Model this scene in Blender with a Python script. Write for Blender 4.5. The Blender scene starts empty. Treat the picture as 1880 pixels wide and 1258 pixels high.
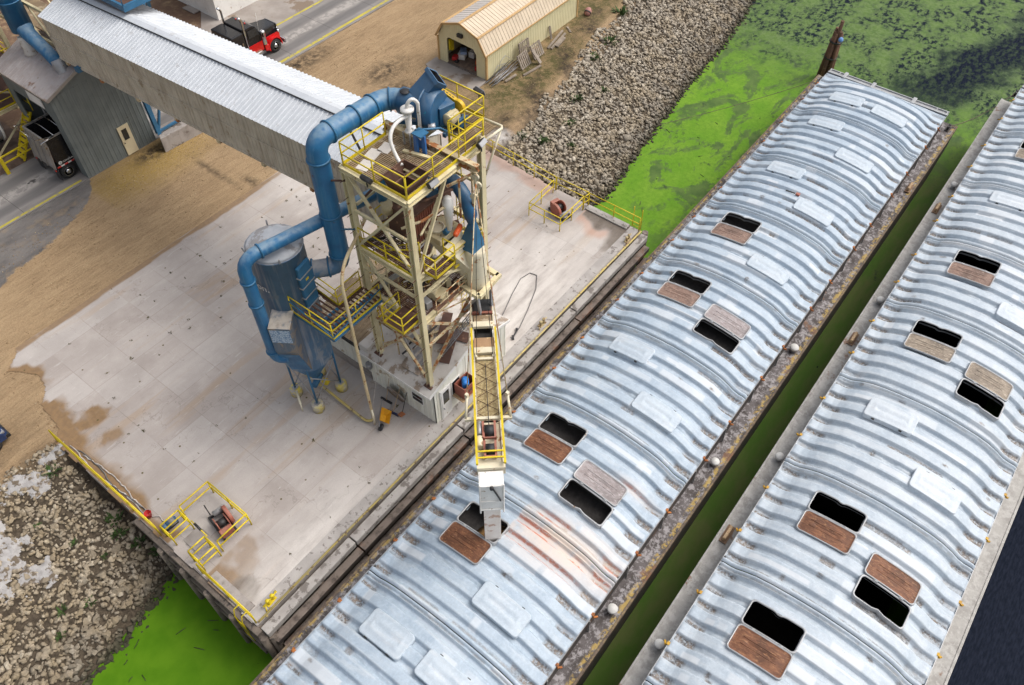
import bpy, bmesh, math, random
import numpy as np
from mathutils import Vector, Matrix
random.seed(7); rng = np.random.default_rng(11)
R = math.radians
scene = bpy.context.scene
COL = scene.collection

# ------------------------------------------------------------------ camera, sky, sun, exposure
# World: X runs along the river (towards the far end of the barges), Y inland, Z up, water at 0, metres.
cam_d = bpy.data.cameras.new('camera'); cam = bpy.data.objects.new('camera', cam_d); COL.objects.link(cam)
_th, _ro, _yb = R(51.16), R(0.515), R(52.87)
_f = Vector((0, math.cos(_th), -math.sin(_th))); _r = Vector((1, 0, 0)); _u = _r.cross(_f)
_r2 = _r*math.cos(_ro)+_u*math.sin(_ro); _u2 = -_r*math.sin(_ro)+_u*math.cos(_ro)
_U = Vector((math.cos(_yb), math.sin(_yb), 0)); _V = Vector((-math.sin(_yb), math.cos(_yb), 0))
def _w(a): return Vector((_U.dot(a), _V.dot(a), a.z))
_r2, _u2, _f = _w(_r2), _w(_u2), _w(_f)
_m = Matrix((( _r2.x, _u2.x, -_f.x, 0), (_r2.y, _u2.y, -_f.y, 0), (_r2.z, _u2.z, -_f.z, 37.8), (0, 0, 0, 1)))
cam.matrix_world = _m
cam_d.sensor_width = 36; cam_d.lens = 1462/1880*36; cam_d.clip_start = 0.5; cam_d.clip_end = 3000
scene.camera = cam

world = bpy.data.worlds.new("World"); scene.world = world; world.use_nodes = True
SUN_EL, SUN_AZ = R(55), R(130)          # overcast: very soft light from high up beyond the barges
wt = world.node_tree; wt.nodes.clear()
sky = wt.nodes.new('ShaderNodeTexSky'); sky.sky_type = 'NISHITA'; sky.sun_disc = False
sky.sun_elevation = SUN_EL; sky.sun_rotation = SUN_AZ; sky.air_density = 1.0; sky.dust_density = 6.0; sky.ozone_density = 1.0
hs = wt.nodes.new('ShaderNodeHueSaturation'); hs.inputs['Saturation'].default_value = 0.40   # cloud-whitened sky
bg = wt.nodes.new('ShaderNodeBackground'); bg.inputs['Strength'].default_value = 0.15
wo = wt.nodes.new('ShaderNodeOutputWorld')
wt.links.new(sky.outputs[0], hs.inputs['Color']); wt.links.new(hs.outputs[0], bg.inputs['Color']); wt.links.new(bg.outputs[0], wo.inputs[0])
sun_d = bpy.data.lights.new('sun', 'SUN'); sun_d.energy = 1.0; sun_d.angle = R(40); sun_d.color = (1.0, 0.96, 0.90)
sun = bpy.data.objects.new('sun', sun_d); COL.objects.link(sun); sun.location = (0, 0, 120)
# direction towards the sun in world axes (sky rotation is measured clockwise from +Y)
_sd = Vector((math.sin(SUN_AZ)*math.cos(SUN_EL), math.cos(SUN_AZ)*math.cos(SUN_EL), math.sin(SUN_EL)))
sun.rotation_euler = _sd.to_track_quat('Z', 'Y').to_euler()
scene.view_settings.view_transform = 'Standard'; scene.view_settings.look = 'None'
scene.view_settings.exposure = 0.34; scene.view_settings.gamma = 1.0
try: scene.view_settings.use_curve_mapping = False
except Exception: pass

# ------------------------------------------------------------------ materials
class NT:
    def __init__(s, name):
        s.m = bpy.data.materials.new(name); s.m.use_nodes = True; s.t = s.m.node_tree; s.t.nodes.clear()
        s.out = s.t.nodes.new('ShaderNodeOutputMaterial')
        s.b = s.t.nodes.new('ShaderNodeBsdfPrincipled'); s.t.links.new(s.b.outputs[0], s.out.inputs[0])
        s._pos = None; s._obj = None
    def n(s, k): return s.t.nodes.new(k)
    def l(s, a, b): s.t.links.new(a, b)
    def pos(s):
        if s._pos is None: s._pos = s.n('ShaderNodeNewGeometry').outputs['Position']
        return s._pos
    def obj(s):
        if s._obj is None: s._obj = s.n('ShaderNodeTexCoord').outputs['Object']
        return s._obj
    def setin(s, sock, v):
        if hasattr(v, 'is_output') or isinstance(v, bpy.types.NodeSocket): s.l(v, sock)
        elif isinstance(v, (tuple, list)) and len(v) == 3 and len(sock.default_value) == 4: sock.default_value = (*v, 1)
        else: sock.default_value = v
    def scale(s, vec, sc):
        k = s.n('ShaderNodeVectorMath'); k.operation = 'MULTIPLY'; s.setin(k.inputs[0], vec); k.inputs[1].default_value = sc; return k.outputs[0]
    def noise(s, sc, detail=4, vec=None, rough=.55, dist=0.0):
        k = s.n('ShaderNodeTexNoise'); k.inputs['Scale'].default_value = sc; k.inputs['Detail'].default_value = detail
        k.inputs['Roughness'].default_value = rough; k.inputs['Distortion'].default_value = dist
        s.l(vec if vec is not None else s.pos(), k.inputs['Vector']); return k.outputs['Fac']
    def voro(s, sc, vec=None, feat='F1', out='Distance'):
        k = s.n('ShaderNodeTexVoronoi'); k.inputs['Scale'].default_value = sc; k.feature = feat
        s.l(vec if vec is not None else s.pos(), k.inputs['Vector']); return k.outputs[out]
    def rng(s, x, a, b, c=0.0, d=1.0):
        k = s.n('ShaderNodeMapRange'); k.interpolation_type = 'SMOOTHSTEP'; s.setin(k.inputs[0], x)
        k.inputs[1].default_value = a; k.inputs[2].default_value = b; k.inputs[3].default_value = c; k.inputs[4].default_value = d
        return k.outputs[0]
    def math(s, op, a, b=0.0, c=None):
        k = s.n('ShaderNodeMath'); k.operation = op; s.setin(k.inputs[0], a); s.setin(k.inputs[1], b)
        if c is not None: s.setin(k.inputs[2], c)
        return k.outputs[0]
    def mul(s, a, b): return s.math('MULTIPLY', a, b)
    def add(s, a, b): return s.math('ADD', a, b)
    def mix(s, f, a, b, mode='MIX'):
        k = s.n('ShaderNodeMix'); k.data_type = 'RGBA'; k.blend_type = mode
        s.setin(k.inputs[0], f); s.setin(k.inputs[6], a); s.setin(k.inputs[7], b); return k.outputs[2]
    def xyz(s, vec=None):
        k = s.n('ShaderNodeSeparateXYZ'); s.l(vec if vec is not None else s.pos(), k.inputs[0]); return k.outputs
    def attr(s, name):
        k = s.n('ShaderNodeAttribute'); k.attribute_name = name; return k.outputs['Fac']
    def bump(s, h, strength=.3, dist=.05):
        k = s.n('ShaderNodeBump'); k.inputs['Strength'].default_value = strength; k.inputs['Distance'].default_value = dist
        s.l(h, k.inputs['Height']); s.l(k.outputs[0], s.b.inputs['Normal'])
    def fin(s, col, rough=.6, metal=0.0, spec=None):
        s.setin(s.b.inputs['Base Color'], col); s.setin(s.b.inputs['Roughness'], rough); s.setin(s.b.inputs['Metallic'], metal)
        if spec is not None: s.b.inputs['Specular IOR Level'].default_value = spec
        return s.m

def paint(name, c, c2=None, rust=None, rust_t=.62, rust_s=2.2, streak=None, streak_amt=.5, s=1.3, rough=.5, metal=0.0, bump=.12, dust=None, dust_amt=.5, spec=None):
    """worn paint: two tones, vertical weather streaks, rust or bare patches, dust or painted-in top light on upward faces"""
    k = NT(name); c2 = c2 or tuple(x*.78 for x in c)
    f = k.rng(k.noise(s, 5), .35, .68); col = k.mix(f, c, c2)
    fine = k.rng(k.noise(26, 3), .3, .75); col = k.mix(k.mul(fine, .22), col, tuple(x*.6 for x in c))
    if streak:
        sv = k.scale(k.pos(), (5, 5, .35)); sf = k.rng(k.noise(1.0, 4, sv), .48, .72); col = k.mix(k.mul(sf, streak_amt), col, streak)
    rr = rough
    if rust:
        rf = k.rng(k.noise(rust_s, 7, rough=.62), rust_t, rust_t+.06); col = k.mix(rf, col, rust)
        rr = k.rng(rf, 0, 1, rough, .85)
    if dust:
        g = k.n('ShaderNodeNewGeometry'); nz = k.xyz(g.outputs['Normal'])[2]
        df = k.mul(k.rng(nz, .35, .9), k.rng(k.noise(3.1, 5), .25, .6)); col = k.mix(k.mul(df, dust_amt), col, dust)
    if bump: k.bump(k.noise(34, 3), bump, .02)
    return k.fin(col, rr, metal, spec)

def plain(name, c, rough=.6, metal=0.0, var=.25, s=4, bump=.0, spec=None):
    k = NT(name); f = k.noise(s, 5)
    col = k.mix(k.rng(f, .3, .7), tuple(min(1, x*(1+var)) for x in c), tuple(x*(1-var) for x in c))
    if bump: k.bump(k.noise(s*7, 4), bump, .03)
    return k.fin(col, rough, metal, spec)

# ------------------------------------------------------------------ mesh helpers
def frame_of(d, up=None):
    d = Vector(d).normalized(); up = Vector(up) if up is not None else Vector((0, 0, 1))
    if abs(d.dot(up)) > .995: up = Vector((0, 1, 0)) if abs(d.y) < .9 else Vector((1, 0, 0))
    x = d.cross(up).normalized(); y = x.cross(d).normalized(); return x, y
class MB:
    def __init__(s): s.v = []; s.f = []; s.mi = []; s.sm = []
    def add(s, vs, fs, mi=0, sm=False):
        o = len(s.v); s.v.extend([tuple(p) for p in vs])
        for f in fs: s.f.append(tuple(i+o for i in f)); s.mi.append(mi); s.sm.append(sm)
        return s
    def box(s, x0, x1, y0, y1, z0, z1, mi=0):
        vs = [(x, y, z) for z in (z0, z1) for y in (y0, y1) for x in (x0, x1)]
        return s.add(vs, [(0, 2, 3, 1), (4, 5, 7, 6), (0, 1, 5, 4), (2, 6, 7, 3), (0, 4, 6, 2), (1, 3, 7, 5)], mi)
    def obox(s, c, sx, sy, sz, M=None, mi=0):
        M = M or Matrix.Identity(3); c = Vector(c)
        vs = [c + M @ Vector((x*sx/2, y*sy/2, z*sz/2)) for z in (-1, 1) for y in (-1, 1) for x in (-1, 1)]
        return s.add(vs, [(0, 2, 3, 1), (4, 5, 7, 6), (0, 1, 5, 4), (2, 6, 7, 3), (0, 4, 6, 2), (1, 3, 7, 5)], mi)
    def bar(s, p, q, w, h, up=None, mi=0):
        p, q = Vector(p), Vector(q); x, y = frame_of(q-p, up)
        vs = [a + x*(i*w/2) + y*(j*h/2) for a in (p, q) for i, j in ((-1, -1), (1, -1), (1, 1), (-1, 1))]
        return s.add(vs, [(0, 1, 2, 3), (7, 6, 5, 4), (0, 4, 5, 1), (1, 5, 6, 2), (2, 6, 7, 3), (3, 7, 4, 0)], mi)
    def ibeam(s, p, q, w, h, up=None, mi=0, t=.03):
        p, q = Vector(p), Vector(q); x, y = frame_of(q-p, up)
        s.bar(p+y*(h/2-t/2), q+y*(h/2-t/2), w, t, up, mi); s.bar(p-y*(h/2-t/2), q-y*(h/2-t/2), w, t, up, mi)
        return s.bar(p, q, t, h-2*t, up, mi)
    def tube(s, p, q, r, n=10, r2=None, mi=0, caps=True, sm=True):
        return s.pipe([p, q], r, n, mi, caps, sm, [r, r if r2 is None else r2])
    def pipe(s, path, r, n=10, mi=0, caps=True, sm=True, rads=None):
        P = [Vector(p) for p in path]; x = None; vs = []; m = len(P)
        for i, p in enumerate(P):
            d = ((P[i+1]-p).normalized() if i < m-1 else Vector()) + ((p-P[i-1]).normalized() if i else Vector())
            d = d.normalized()
            if x is None: x, y = frame_of(d)
            else:
                x = (x - d*x.dot(d)).normalized(); y = x.cross(d).normalized()
            y = d.cross(x).normalized()
            rr = rads[i] if rads else r
            vs += [p + x*(rr*math.cos(2*math.pi*k/n)) + y*(rr*math.sin(2*math.pi*k/n)) for k in range(n)]
        fs = [(i*n+k, i*n+(k+1) % n, (i+1)*n+(k+1) % n, (i+1)*n+k) for i in range(m-1) for k in range(n)]
        s.add(vs, fs, mi, sm)
        if caps:
            o = len(s.v)-len(vs)
            s.f.append(tuple(o+k for k in reversed(range(n)))); s.mi.append(mi); s.sm.append(False)
            s.f.append(tuple(o+(m-1)*n+k for k in range(n))); s.mi.append(mi); s.sm.append(False)
        return s
    def lathe(s, prof, c, n=24, mi=0, sm=True, axis=(0, 0, 1), caps=True):
        ax = Vector(axis).normalized(); x, y = frame_of(ax); c = Vector(c)
        vs = [c + ax*z + x*(r*math.cos(2*math.pi*k/n)) + y*(r*math.sin(2*math.pi*k/n)) for r, z in prof for k in range(n)]
        fs = [(i*n+k, i*n+(k+1) % n, (i+1)*n+(k+1) % n, (i+1)*n+k) for i in range(len(prof)-1) for k in range(n)]
        s.add(vs, fs, mi, sm)
        if caps:
            o = len(s.v)-len(vs); m = len(prof)
            if prof[0][0] > 1e-4: s.f.append(tuple(o+k for k in reversed(range(n)))); s.mi.append(mi); s.sm.append(False)
            if prof[-1][0] > 1e-4: s.f.append(tuple(o+(m-1)*n+k for k in range(n))); s.mi.append(mi); s.sm.append(False)
        return s
    def extr(s, poly, vec, mi=0, sm=False):
        """closed polygon (3D points) extruded along vec"""
        n = len(poly); a = [Vector(p) for p in poly]; vec = Vector(vec)
        s.add(a + [p+vec for p in a], [tuple(reversed(range(n))), tuple(range(n, 2*n))] + [(i, (i+1) % n, n+(i+1) % n, n+i) for i in range(n)], mi, sm)
        return s
    def prism(s, poly2, z0, z1, mi=0):
        return s.extr([(x, y, z0) for x, y in poly2], (0, 0, z1-z0), mi)
    def corr(s, p, along, across, pitch=.3, depth=.03, nrm=None, mi=0, w=.35, backing=.02):
        """ribbed sheet: ribs repeat along 'along', run along 'across'"""
        p = Vector(p); al = Vector(along); ac = Vector(across); L = al.length; a = al/L
        nn = Vector(nrm).normalized() if nrm is not None else a.cross(ac).normalized()
        n = max(2, int(round(L/pitch))); pt = L/n; prof = []
        for i in range(n):
            x = i*pt; prof += [(x, 0), (x+pt*(1-w)-.15*pt*w, 0), (x+pt*(1-w)+.15*pt*w, depth), (x+pt-.3*pt*w, depth)]
        prof.append((L, 0))
        vs = [p+a*x+nn*h for x, h in prof] + [p+a*x+nn*h+ac for x, h in prof]; m = len(prof)
        s.add(vs, [(i, i+1, m+i+1, m+i) for i in range(m-1)], mi)
        return s
    def hedge(s, path, z, h=1.07, mi=0): return s
    def build(s, name, mats, parent=None, origin=None, bevel=0.0):
        me = bpy.data.meshes.new(name)
        o3 = Vector(origin) if origin is not None else (Vector(parent['_o']) if parent is not None and '_o' in parent else Vector((0, 0, 0)))
        v = np.array(s.v, dtype=np.float32).reshape(-1, 3) - np.array(o3, dtype=np.float32)
        me.from_pydata(v.tolist(), [], s.f)
        mats = mats if isinstance(mats, (list, tuple)) else [mats]
        for m in mats: me.materials.append(m)
        if len(mats) > 1: me.polygons.foreach_set('material_index', s.mi)
        me.polygons.foreach_set('use_smooth', s.sm); me.update()
        ob = bpy.data.objects.new(name, me); COL.objects.link(ob)
        if parent is not None:
            ob.parent = parent
            if origin is not None: ob.location = Vector(origin) - Vector(parent['_o'])
        elif origin is not None: ob.location = origin
        if bevel:
            b = ob.modifiers.new('bevel', 'BEVEL'); b.width = bevel; b.segments = 2; b.limit_method = 'ANGLE'; b.angle_limit = R(40)
        if '_o' not in ob: ob['_o'] = tuple(o3) if (origin is not None or parent is None) else tuple(o3)
        return ob
def thing(name, label, cat, loc=(0, 0, 0), group=None):
    o = bpy.data.objects.new(name, None); o.empty_display_size = .3; COL.objects.link(o); o.location = loc
    o['label'] = label; o['category'] = cat; o['_o'] = tuple(loc)
    if group: o['group'] = group
    return o
def tag(o, label, cat, group=None):
    o['label'] = label; o['category'] = cat
    if group: o['group'] = group
    return o
def structure(o): o['kind'] = 'structure'; return o
def stuff(o): o['kind'] = 'stuff'; return o
def kids(o): return [c for c in bpy.data.objects if c.parent == o]
def dup(root, loc, label=None, group=None, rotz=0.0):
    r = root.copy(); COL.objects.link(r); r.location = loc; r.rotation_euler = (0, 0, rotz)
    if label: r['label'] = label
    if group: r['group'] = group
    for ch in kids(root):
        c = ch.copy(); COL.objects.link(c); c.parent = r
        for g in kids(ch):
            d = g.copy(); COL.objects.link(d); d.parent = c
    return r
def arc(a, c, b, n=6):
    """rounded corner points from a via corner c to b (quadratic)"""
    a, c, b = Vector(a), Vector(c), Vector(b)
    return [(a*(1-t)**2 + c*2*t*(1-t) + b*t*t) for t in [i/n for i in range(n+1)]]
def vnoise(x, y, s=1.0, seed=0):
    """cheap smooth value noise, numpy"""
    x = np.asarray(x)*s; y = np.asarray(y)*s
    xi = np.floor(x).astype(int); yi = np.floor(y).astype(int); fx = x-xi; fy = y-yi
    fx = fx*fx*(3-2*fx); fy = fy*fy*(3-2*fy)
    def h(a, b):
        k = (a*374761393 + b*668265263 + seed*974711) & 0xffffffff; k = ((k ^ (k >> 13))*1274126177) & 0xffffffff
        return ((k ^ (k >> 16)) & 0xffff)/65535.0
    return (h(xi, yi)*(1-fx)+h(xi+1, yi)*fx)*(1-fy) + (h(xi, yi+1)*(1-fx)+h(xi+1, yi+1)*fx)*fy
def fbm(x, y, s=1.0, o=4, seed=0):
    a = 0; w = .5
    for i in range(o): a = a + w*vnoise(x, y, s*2**i, seed+i*17); w *= .5
    return a/(1-.5**o)
def grid_mesh(name, X, Y, Z, mat, attrs=None, keep=None, smooth=True, parent=None):
    nu, nv = X.shape
    me = bpy.data.meshes.new(name); V = np.stack([X, Y, Z], -1).reshape(-1, 3).astype(np.float32)
    if parent is not None: V = V - np.array(parent['_o'], dtype=np.float32)
    i = np.arange(nu*nv).reshape(nu, nv)
    F = np.stack([i[:-1, :-1], i[1:, :-1], i[1:, 1:], i[:-1, 1:]], -1)
    if keep is not None: F = F[keep]
    F = F.reshape(-1, 4)
    me.vertices.add(len(V)); me.vertices.foreach_set('co', V.ravel())
    me.loops.add(F.size); me.loops.foreach_set('vertex_index', F.ravel().astype(np.int32))
    me.polygons.add(len(F)); me.polygons.foreach_set('loop_start', (np.arange(len(F))*4).astype(np.int32))
    me.polygons.foreach_set('loop_total', np.full(len(F), 4, dtype=np.int32))
    me.polygons.foreach_set('use_smooth', np.full(len(F), smooth))
    me.update(calc_edges=True); me.materials.append(mat)
    for k, a in (attrs or {}).items():
        at = me.attributes.new(k, 'FLOAT', 'POINT'); at.data.foreach_set('value', np.clip(a, 0, 1).ravel().astype(np.float32))
    ob = bpy.data.objects.new(name, me); COL.objects.link(ob)
    if parent is not None: ob.parent = parent; ob['_o'] = tuple(parent['_o'])
    else: ob['_o'] = (0., 0., 0.)
    return ob
# ------------------------------------------------------------------ setting: terrain, water, roads
def vw_of(u):   # waterline
    return np.interp(u, [-60, -6, -.4, 2.8, 36, 38.8, 45.5, 54.1, 61.9, 70.8, 90, 160], [19, 21.2, 22.1, 22.8, 21.9, 21.2, 22.2, 23.4, 24.1, 25.6, 28, 36])
def vt_of(u):   # top of the bank
    return np.interp(u, [-60, -8, 0, 3.2, 34, 36.8, 42, 52, 58, 70, 90, 160], [27.5, 28.2, 31.2, 30.7, 27.8, 28.4, 29.2, 31, 32, 34.5, 38, 48])
def ledge(v): return np.interp(v, [15, 20, 22.5, 23.8, 28.6, 31, 31.6, 33.7, 33.9, 34.6, 35.4, 36.4, 37, 37.8, 39], [2.9, 2.9, 2.9, 2.9, 2.9, 2.9, 3.5, 3.75, 4.1, 4.6, 4.75, 4.3, 3.85, 4.9, 5.3])
def ground_z(u, v):
    t = (v - vw_of(u))/(vt_of(u)-vw_of(u))
    z = np.where(t >= 1, 3.24, np.where(t >= 0, 3.24*np.clip(t, 0, 1)**.85, np.maximum(t*3.2, -4)))
    z = z + np.where(t >= .98, .05*(fbm(u, v, .35, 3, 3)-.6), .25*(fbm(u, v, .6, 3, 5)-.5)*np.clip(1-np.abs(t-.5)*1.6, 0, 1))
    inside = (u > ledge(v)+.5) & (u < 34.2) & (v < 37.8)
    z = z + .055*np.clip(1.6-np.abs(u-ledge(v))/1.2, 0, 1)*(v > 30.5)*(v < 40)
    return np.where(inside, np.minimum(z, 2.6), z)
def terrain_mat():
    k = NT('dirt_ground'); p = k.pos()
    st = k.scale(p, (.35, 2.4, 1))                       # wheel drag marks run along the yard
    f1 = k.rng(k.noise(.5, 6), .32, .68); f2 = k.rng(k.noise(1.1, 6, st, .6), .35, .7); f3 = k.rng(k.noise(14, 4, rough=.7), .3, .75)
    col = k.mix(f1, (.335, .228, .130), (.25, .166, .094)); col = k.mix(k.mul(f2, .55), col, (.42, .30, .175))
    col = k.mix(k.mul(f3, .5), col, (.15, .09, .042)); f4 = k.rng(k.noise(48, 4, rough=.8), .38, .68); col = k.mix(k.mul(f4, .42), col, (.52, .40, .25)); f5 = k.rng(k.noise(3.3, 7, st, .75), .50, .64); col = k.mix(k.mul(f5, .38), col, (.13, .08, .042))
    gold = k.mul(k.attr('gold'), k.rng(k.noise(8, 5, rough=.7), .3, .6)); col = k.mix(gold, col, (.30, .20, .055))
    speck = k.mul(k.attr('gold'), k.rng(k.voro(9.0), .12, .22, 1, 0)); col = k.mix(speck, col, (.42, .31, .11))
    red = k.mul(k.attr('red'), k.rng(k.noise(1.4, 5), .2, .55)); col = k.mix(red, col, (.135, .082, .056))
    grass = k.mul(k.attr('grass'), k.rng(k.noise(2.3, 7, rough=.68), .38, .62)); gcol = k.mix(k.rng(k.noise(6, 6, rough=.75), .35, .65), (.075, .062, .024), (.215, .15, .07))
    col = k.mix(k.mul(k.attr('grass'), .7), col, gcol); col = k.mix(k.mul(grass, .8), col, (.05, .055, .016))
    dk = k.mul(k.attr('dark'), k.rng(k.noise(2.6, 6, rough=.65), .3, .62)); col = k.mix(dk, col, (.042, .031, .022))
    pale = k.mul(k.attr('pale'), k.rng(k.noise(1.9, 6, rough=.6), .3, .55)); col = k.mix(pale, col, (.50, .47, .44))
    asp = k.rng(k.add(k.attr('asphalt'), k.mul(k.math('SUBTRACT', k.noise(1.5, 7, rough=.7), .5), .75)), .44, .56)
    ac = k.mix(k.rng(k.noise(.8, 5, k.scale(p, (.5, 1.6, 1))), .35, .65), (.175, .160, .150), (.095, .088, .086)); ac = k.mix(k.mul(k.rng(k.noise(40, 4, rough=.8), .3, .75), .5), ac, (.24, .22, .20))
    ck = k.rng(k.voro(.45, k.add(p, k.mul(k.noise(1.5, 5), 1.5)), 'DISTANCE_TO_EDGE'), .0, .012, 1, 0); ac = k.mix(k.mul(ck, .6), ac, (.04, .036, .033)); ac = k.mix(k.mul(k.rng(k.noise(.9, 6, rough=.65), .50, .68), .45), ac, (.30, .215, .13)); col = k.mix(asp, col, ac)
    bank = k.attr('bank'); col = k.mix(bank, col, k.mix(k.rng(k.noise(5, 5), .3, .7), (.10, .078, .055), (.045, .035, .025)))
    k.bump(k.add(k.noise(9, 6, rough=.7), k.mul(k.noise(1.6, 4, st), 1.2)), .55, .10)
    return k.fin(col, .95, 0, .2)
_ae = [(-60, 41.5), (5.0, 41.9), (8.3, 43.7), (10.5, 43.9), (12.6, 44.7), (14.4, 45.4), (15.5, 46.4), (16.0, 47.3)]
_us = np.concatenate([np.linspace(-420, -20, 14), np.arange(-18, 98, .4), np.linspace(102, 520, 14)])
_vs = np.concatenate([np.linspace(-420, 4, 8), np.arange(12, 92, .4), np.linspace(96, 520, 14)])
_U2, _V2 = np.meshgrid(_us, _vs, indexing='ij'); _Z2 = ground_z(_U2, _V2)
def blob(u, v, cu, cv, ru, rv): return np.clip(1.35-np.hypot((u-cu)/ru, (v-cv)/rv), 0, 1)
_tb = (_V2 - vw_of(_U2))/(vt_of(_U2)-vw_of(_U2)); _n = fbm(_U2, _V2, .5, 4, 9)
_bank = np.clip((1.02+.25*(_n-.5)-_tb)*6, 0, 1)
_gold = np.maximum(blob(_U2, _V2, 19, 45.6, 5.5, 2.2), .6*blob(_U2, _V2, 26, 46, 4, 2.5)) * (_U2 > 15.5)
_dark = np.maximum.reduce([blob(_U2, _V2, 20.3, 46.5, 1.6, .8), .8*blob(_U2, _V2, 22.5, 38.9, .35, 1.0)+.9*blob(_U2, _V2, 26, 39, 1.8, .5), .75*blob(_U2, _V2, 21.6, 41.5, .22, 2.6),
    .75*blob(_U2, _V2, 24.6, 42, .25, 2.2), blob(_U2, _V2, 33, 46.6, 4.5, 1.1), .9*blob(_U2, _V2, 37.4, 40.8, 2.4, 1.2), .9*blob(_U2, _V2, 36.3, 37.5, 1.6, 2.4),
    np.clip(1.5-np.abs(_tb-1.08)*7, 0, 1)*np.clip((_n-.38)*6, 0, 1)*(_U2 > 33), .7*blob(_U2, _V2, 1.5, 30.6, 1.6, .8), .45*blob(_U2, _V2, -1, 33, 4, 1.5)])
_grass = np.clip(np.maximum.reduce([blob(_U2, _V2, 44, 31.5, 9, 2.6), blob(_U2, _V2, 57, 35, 12, 4.5), .5*blob(_U2, _V2, 37, 33, 3, 3)]) - np.clip(1.05-_tb, 0, .1)*9, 0, 1)*(_U2 > 35)
_red = np.maximum(np.clip((_V2-52.6)/.5, 0, 1)*.95, .3*blob(_U2, _V2, 36, 32, 3, 5))
_pale = np.maximum.reduce([.95*blob(_U2, _V2, 36.4, 28.6, .9, 1.0), .5*blob(_U2, _V2, -3.5, 33, 2, 2), .35*blob(_U2, _V2, 36, 55, 9, 2)])
ground = structure(grid_mesh('ground', _U2, _V2, _Z2, terrain_mat(), dict(asphalt=np.clip(.5+(_V2-np.interp(_U2, [a for a, b in _ae], [b for a, b in _ae]))/1.6, 0, 1)*(_U2 < 16.1)*(_V2 < 50), bank=_bank, gold=_gold, dark=_dark, grass=_grass, red=_red, pale=_pale)))

# ---- water, algae mat on it
def water_mat():
    k = NT('river_water'); p = k.pos(); x, y, z = k.xyz()
    wx = k.mul(k.math('SUBTRACT', k.noise(.22, 5), .5), 9.0); wy = k.mul(k.math('SUBTRACT', k.noise(.25, 5, k.scale(p, (1, 1.3, 1)), .6), .5), 9.0)
    X = k.add(x, wx); Y = k.add(y, wy)
    far = k.rng(X, 56, 69)                                             # beyond the moored barges the mat breaks up
    str_ = k.math('ABSOLUTE', k.math('SUBTRACT', Y, k.math('MULTIPLY_ADD', X, -.34, 30.0)))
    streak = k.mul(k.rng(str_, 1.0, 4.6, 1, 0), k.rng(X, 60, 68))
    openw = k.math('MAXIMUM', streak, k.rng(Y, -8.5, -5.5, 1, 0))
    rag = k.rng(k.noise(1.6, 7, k.scale(p, (1, 1.5, 1)), .7), .40, .60)
    mid = k.rng(k.noise(.22, 7, k.scale(p, (1, 1.5, 1)), .66, 1.6), .47, .62)        # thin, darker algae
    lacy = k.rng(k.noise(2.8, 6, rough=.75, dist=.8), .42, .58)
    chan = k.mul(k.mul(k.rng(Y, 4.5, 8.5, 1, 0), k.rng(Y, -4, -1)), k.rng(X, 63, 54))
    bright = k.mix(k.rng(k.noise(.5, 5), .3, .7), (.100, .235, .012), (.155, .285, .024))
    bright = k.mix(k.mul(k.rng(k.noise(3.2, 7, rough=.75), .38, .66), .55), bright, (.060, .150, .008)); bright = k.mix(k.mul(k.rng(k.noise(22, 4, rough=.7), .4, .7), .35), bright, (.17, .30, .035))
    left = k.rng(x, 20, 30, 1, 0)
    bright = k.mix(left, bright, k.mix(k.rng(k.noise(.8, 5), .3, .7), (.060, .155, .003), (.085, .190, .006)))
    thin = k.mix(k.rng(k.noise(1.2, 5), .35, .65), (.060, .110, .028), (.092, .150, .038))
    rg2 = k.noise(2.2, 7, k.scale(p, (1, 1.6, 1)), .72); mid = k.rng(k.add(k.noise(.22, 5, k.scale(p, (1, 1.5, 1)), .62, 1.4), k.mul(k.math('SUBTRACT', rg2, .5), .42)), .49, .60)
    th = k.mul(k.math('MAXIMUM', k.mul(mid, k.rng(X, 33, 44)), k.mul(far, .93)), k.rng(x, 20, 30))
    col = k.mix(th, bright, thin)
    col = k.mix(k.mul(k.mul(k.mul(th, far), lacy), .75), col, (.14, .20, .075))
    col = k.mix(k.mul(chan, 1.0), col, k.mix(k.rng(k.noise(.35, 6, k.scale(p, (1, 2.2, 1)), .65), .3, .7), (.060, .130, .014), (.105, .130, .036)))
    clump = k.mul(k.rng(k.noise(.55, 7, rough=.72), .60, .66), k.rng(X, 34, 42)); clump = k.mul(clump, k.rng(k.noise(3, 5, rough=.7), .38, .55))
    col = k.mix(k.mul(clump, .75), col, (.030, .042, .024))
    spk = k.mul(k.rng(k.voro(.42, k.scale(p, (1, 2.3, 1))), .030, .05, 1, 0), k.rng(k.noise(.9, 3), .5, .55)); col = k.mix(spk, col, (.012, .02, .008))
    wat = k.mix(k.rng(k.noise(2.5, 4, k.scale(p, (1, 4, 1))), .3, .7), (.005, .008, .016), (.013, .017, .030))
    of = k.math('MAXIMUM', openw, k.mul(k.mul(far, rag), k.rng(k.noise(.45, 5), .40, .56)))
    of = k.mul(of, k.math('MAXIMUM', k.rng(rag, .0, .8, .80, 1), k.rng(Y, -8.5, -6.5, 1, 0)))
    of = k.math('MINIMUM', of, k.math('SUBTRACT', 1.0, chan))
    col = k.mix(of, col, wat)
    rough = k.rng(of, 0, 1, .60, .06)
    k.bump(k.add(k.noise(5, 3, k.scale(p, (.5, 1.6, 1))), k.mul(k.noise(22, 3), .35)), .22, .05)
    k.setin(k.b.inputs['IOR'], 1.33)
    k.l(k.rng(of, 0, 1, .2, .015), k.b.inputs['Specular IOR Level'])
    return k.fin(col, rough, 0)
w = MB(); w.add([(-420, -420, 0), (520, -420, 0), (520, 40, 0), (-420, 40, 0)], [(0, 1, 2, 3)])
structure(w.build('water', water_mat()))

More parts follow.
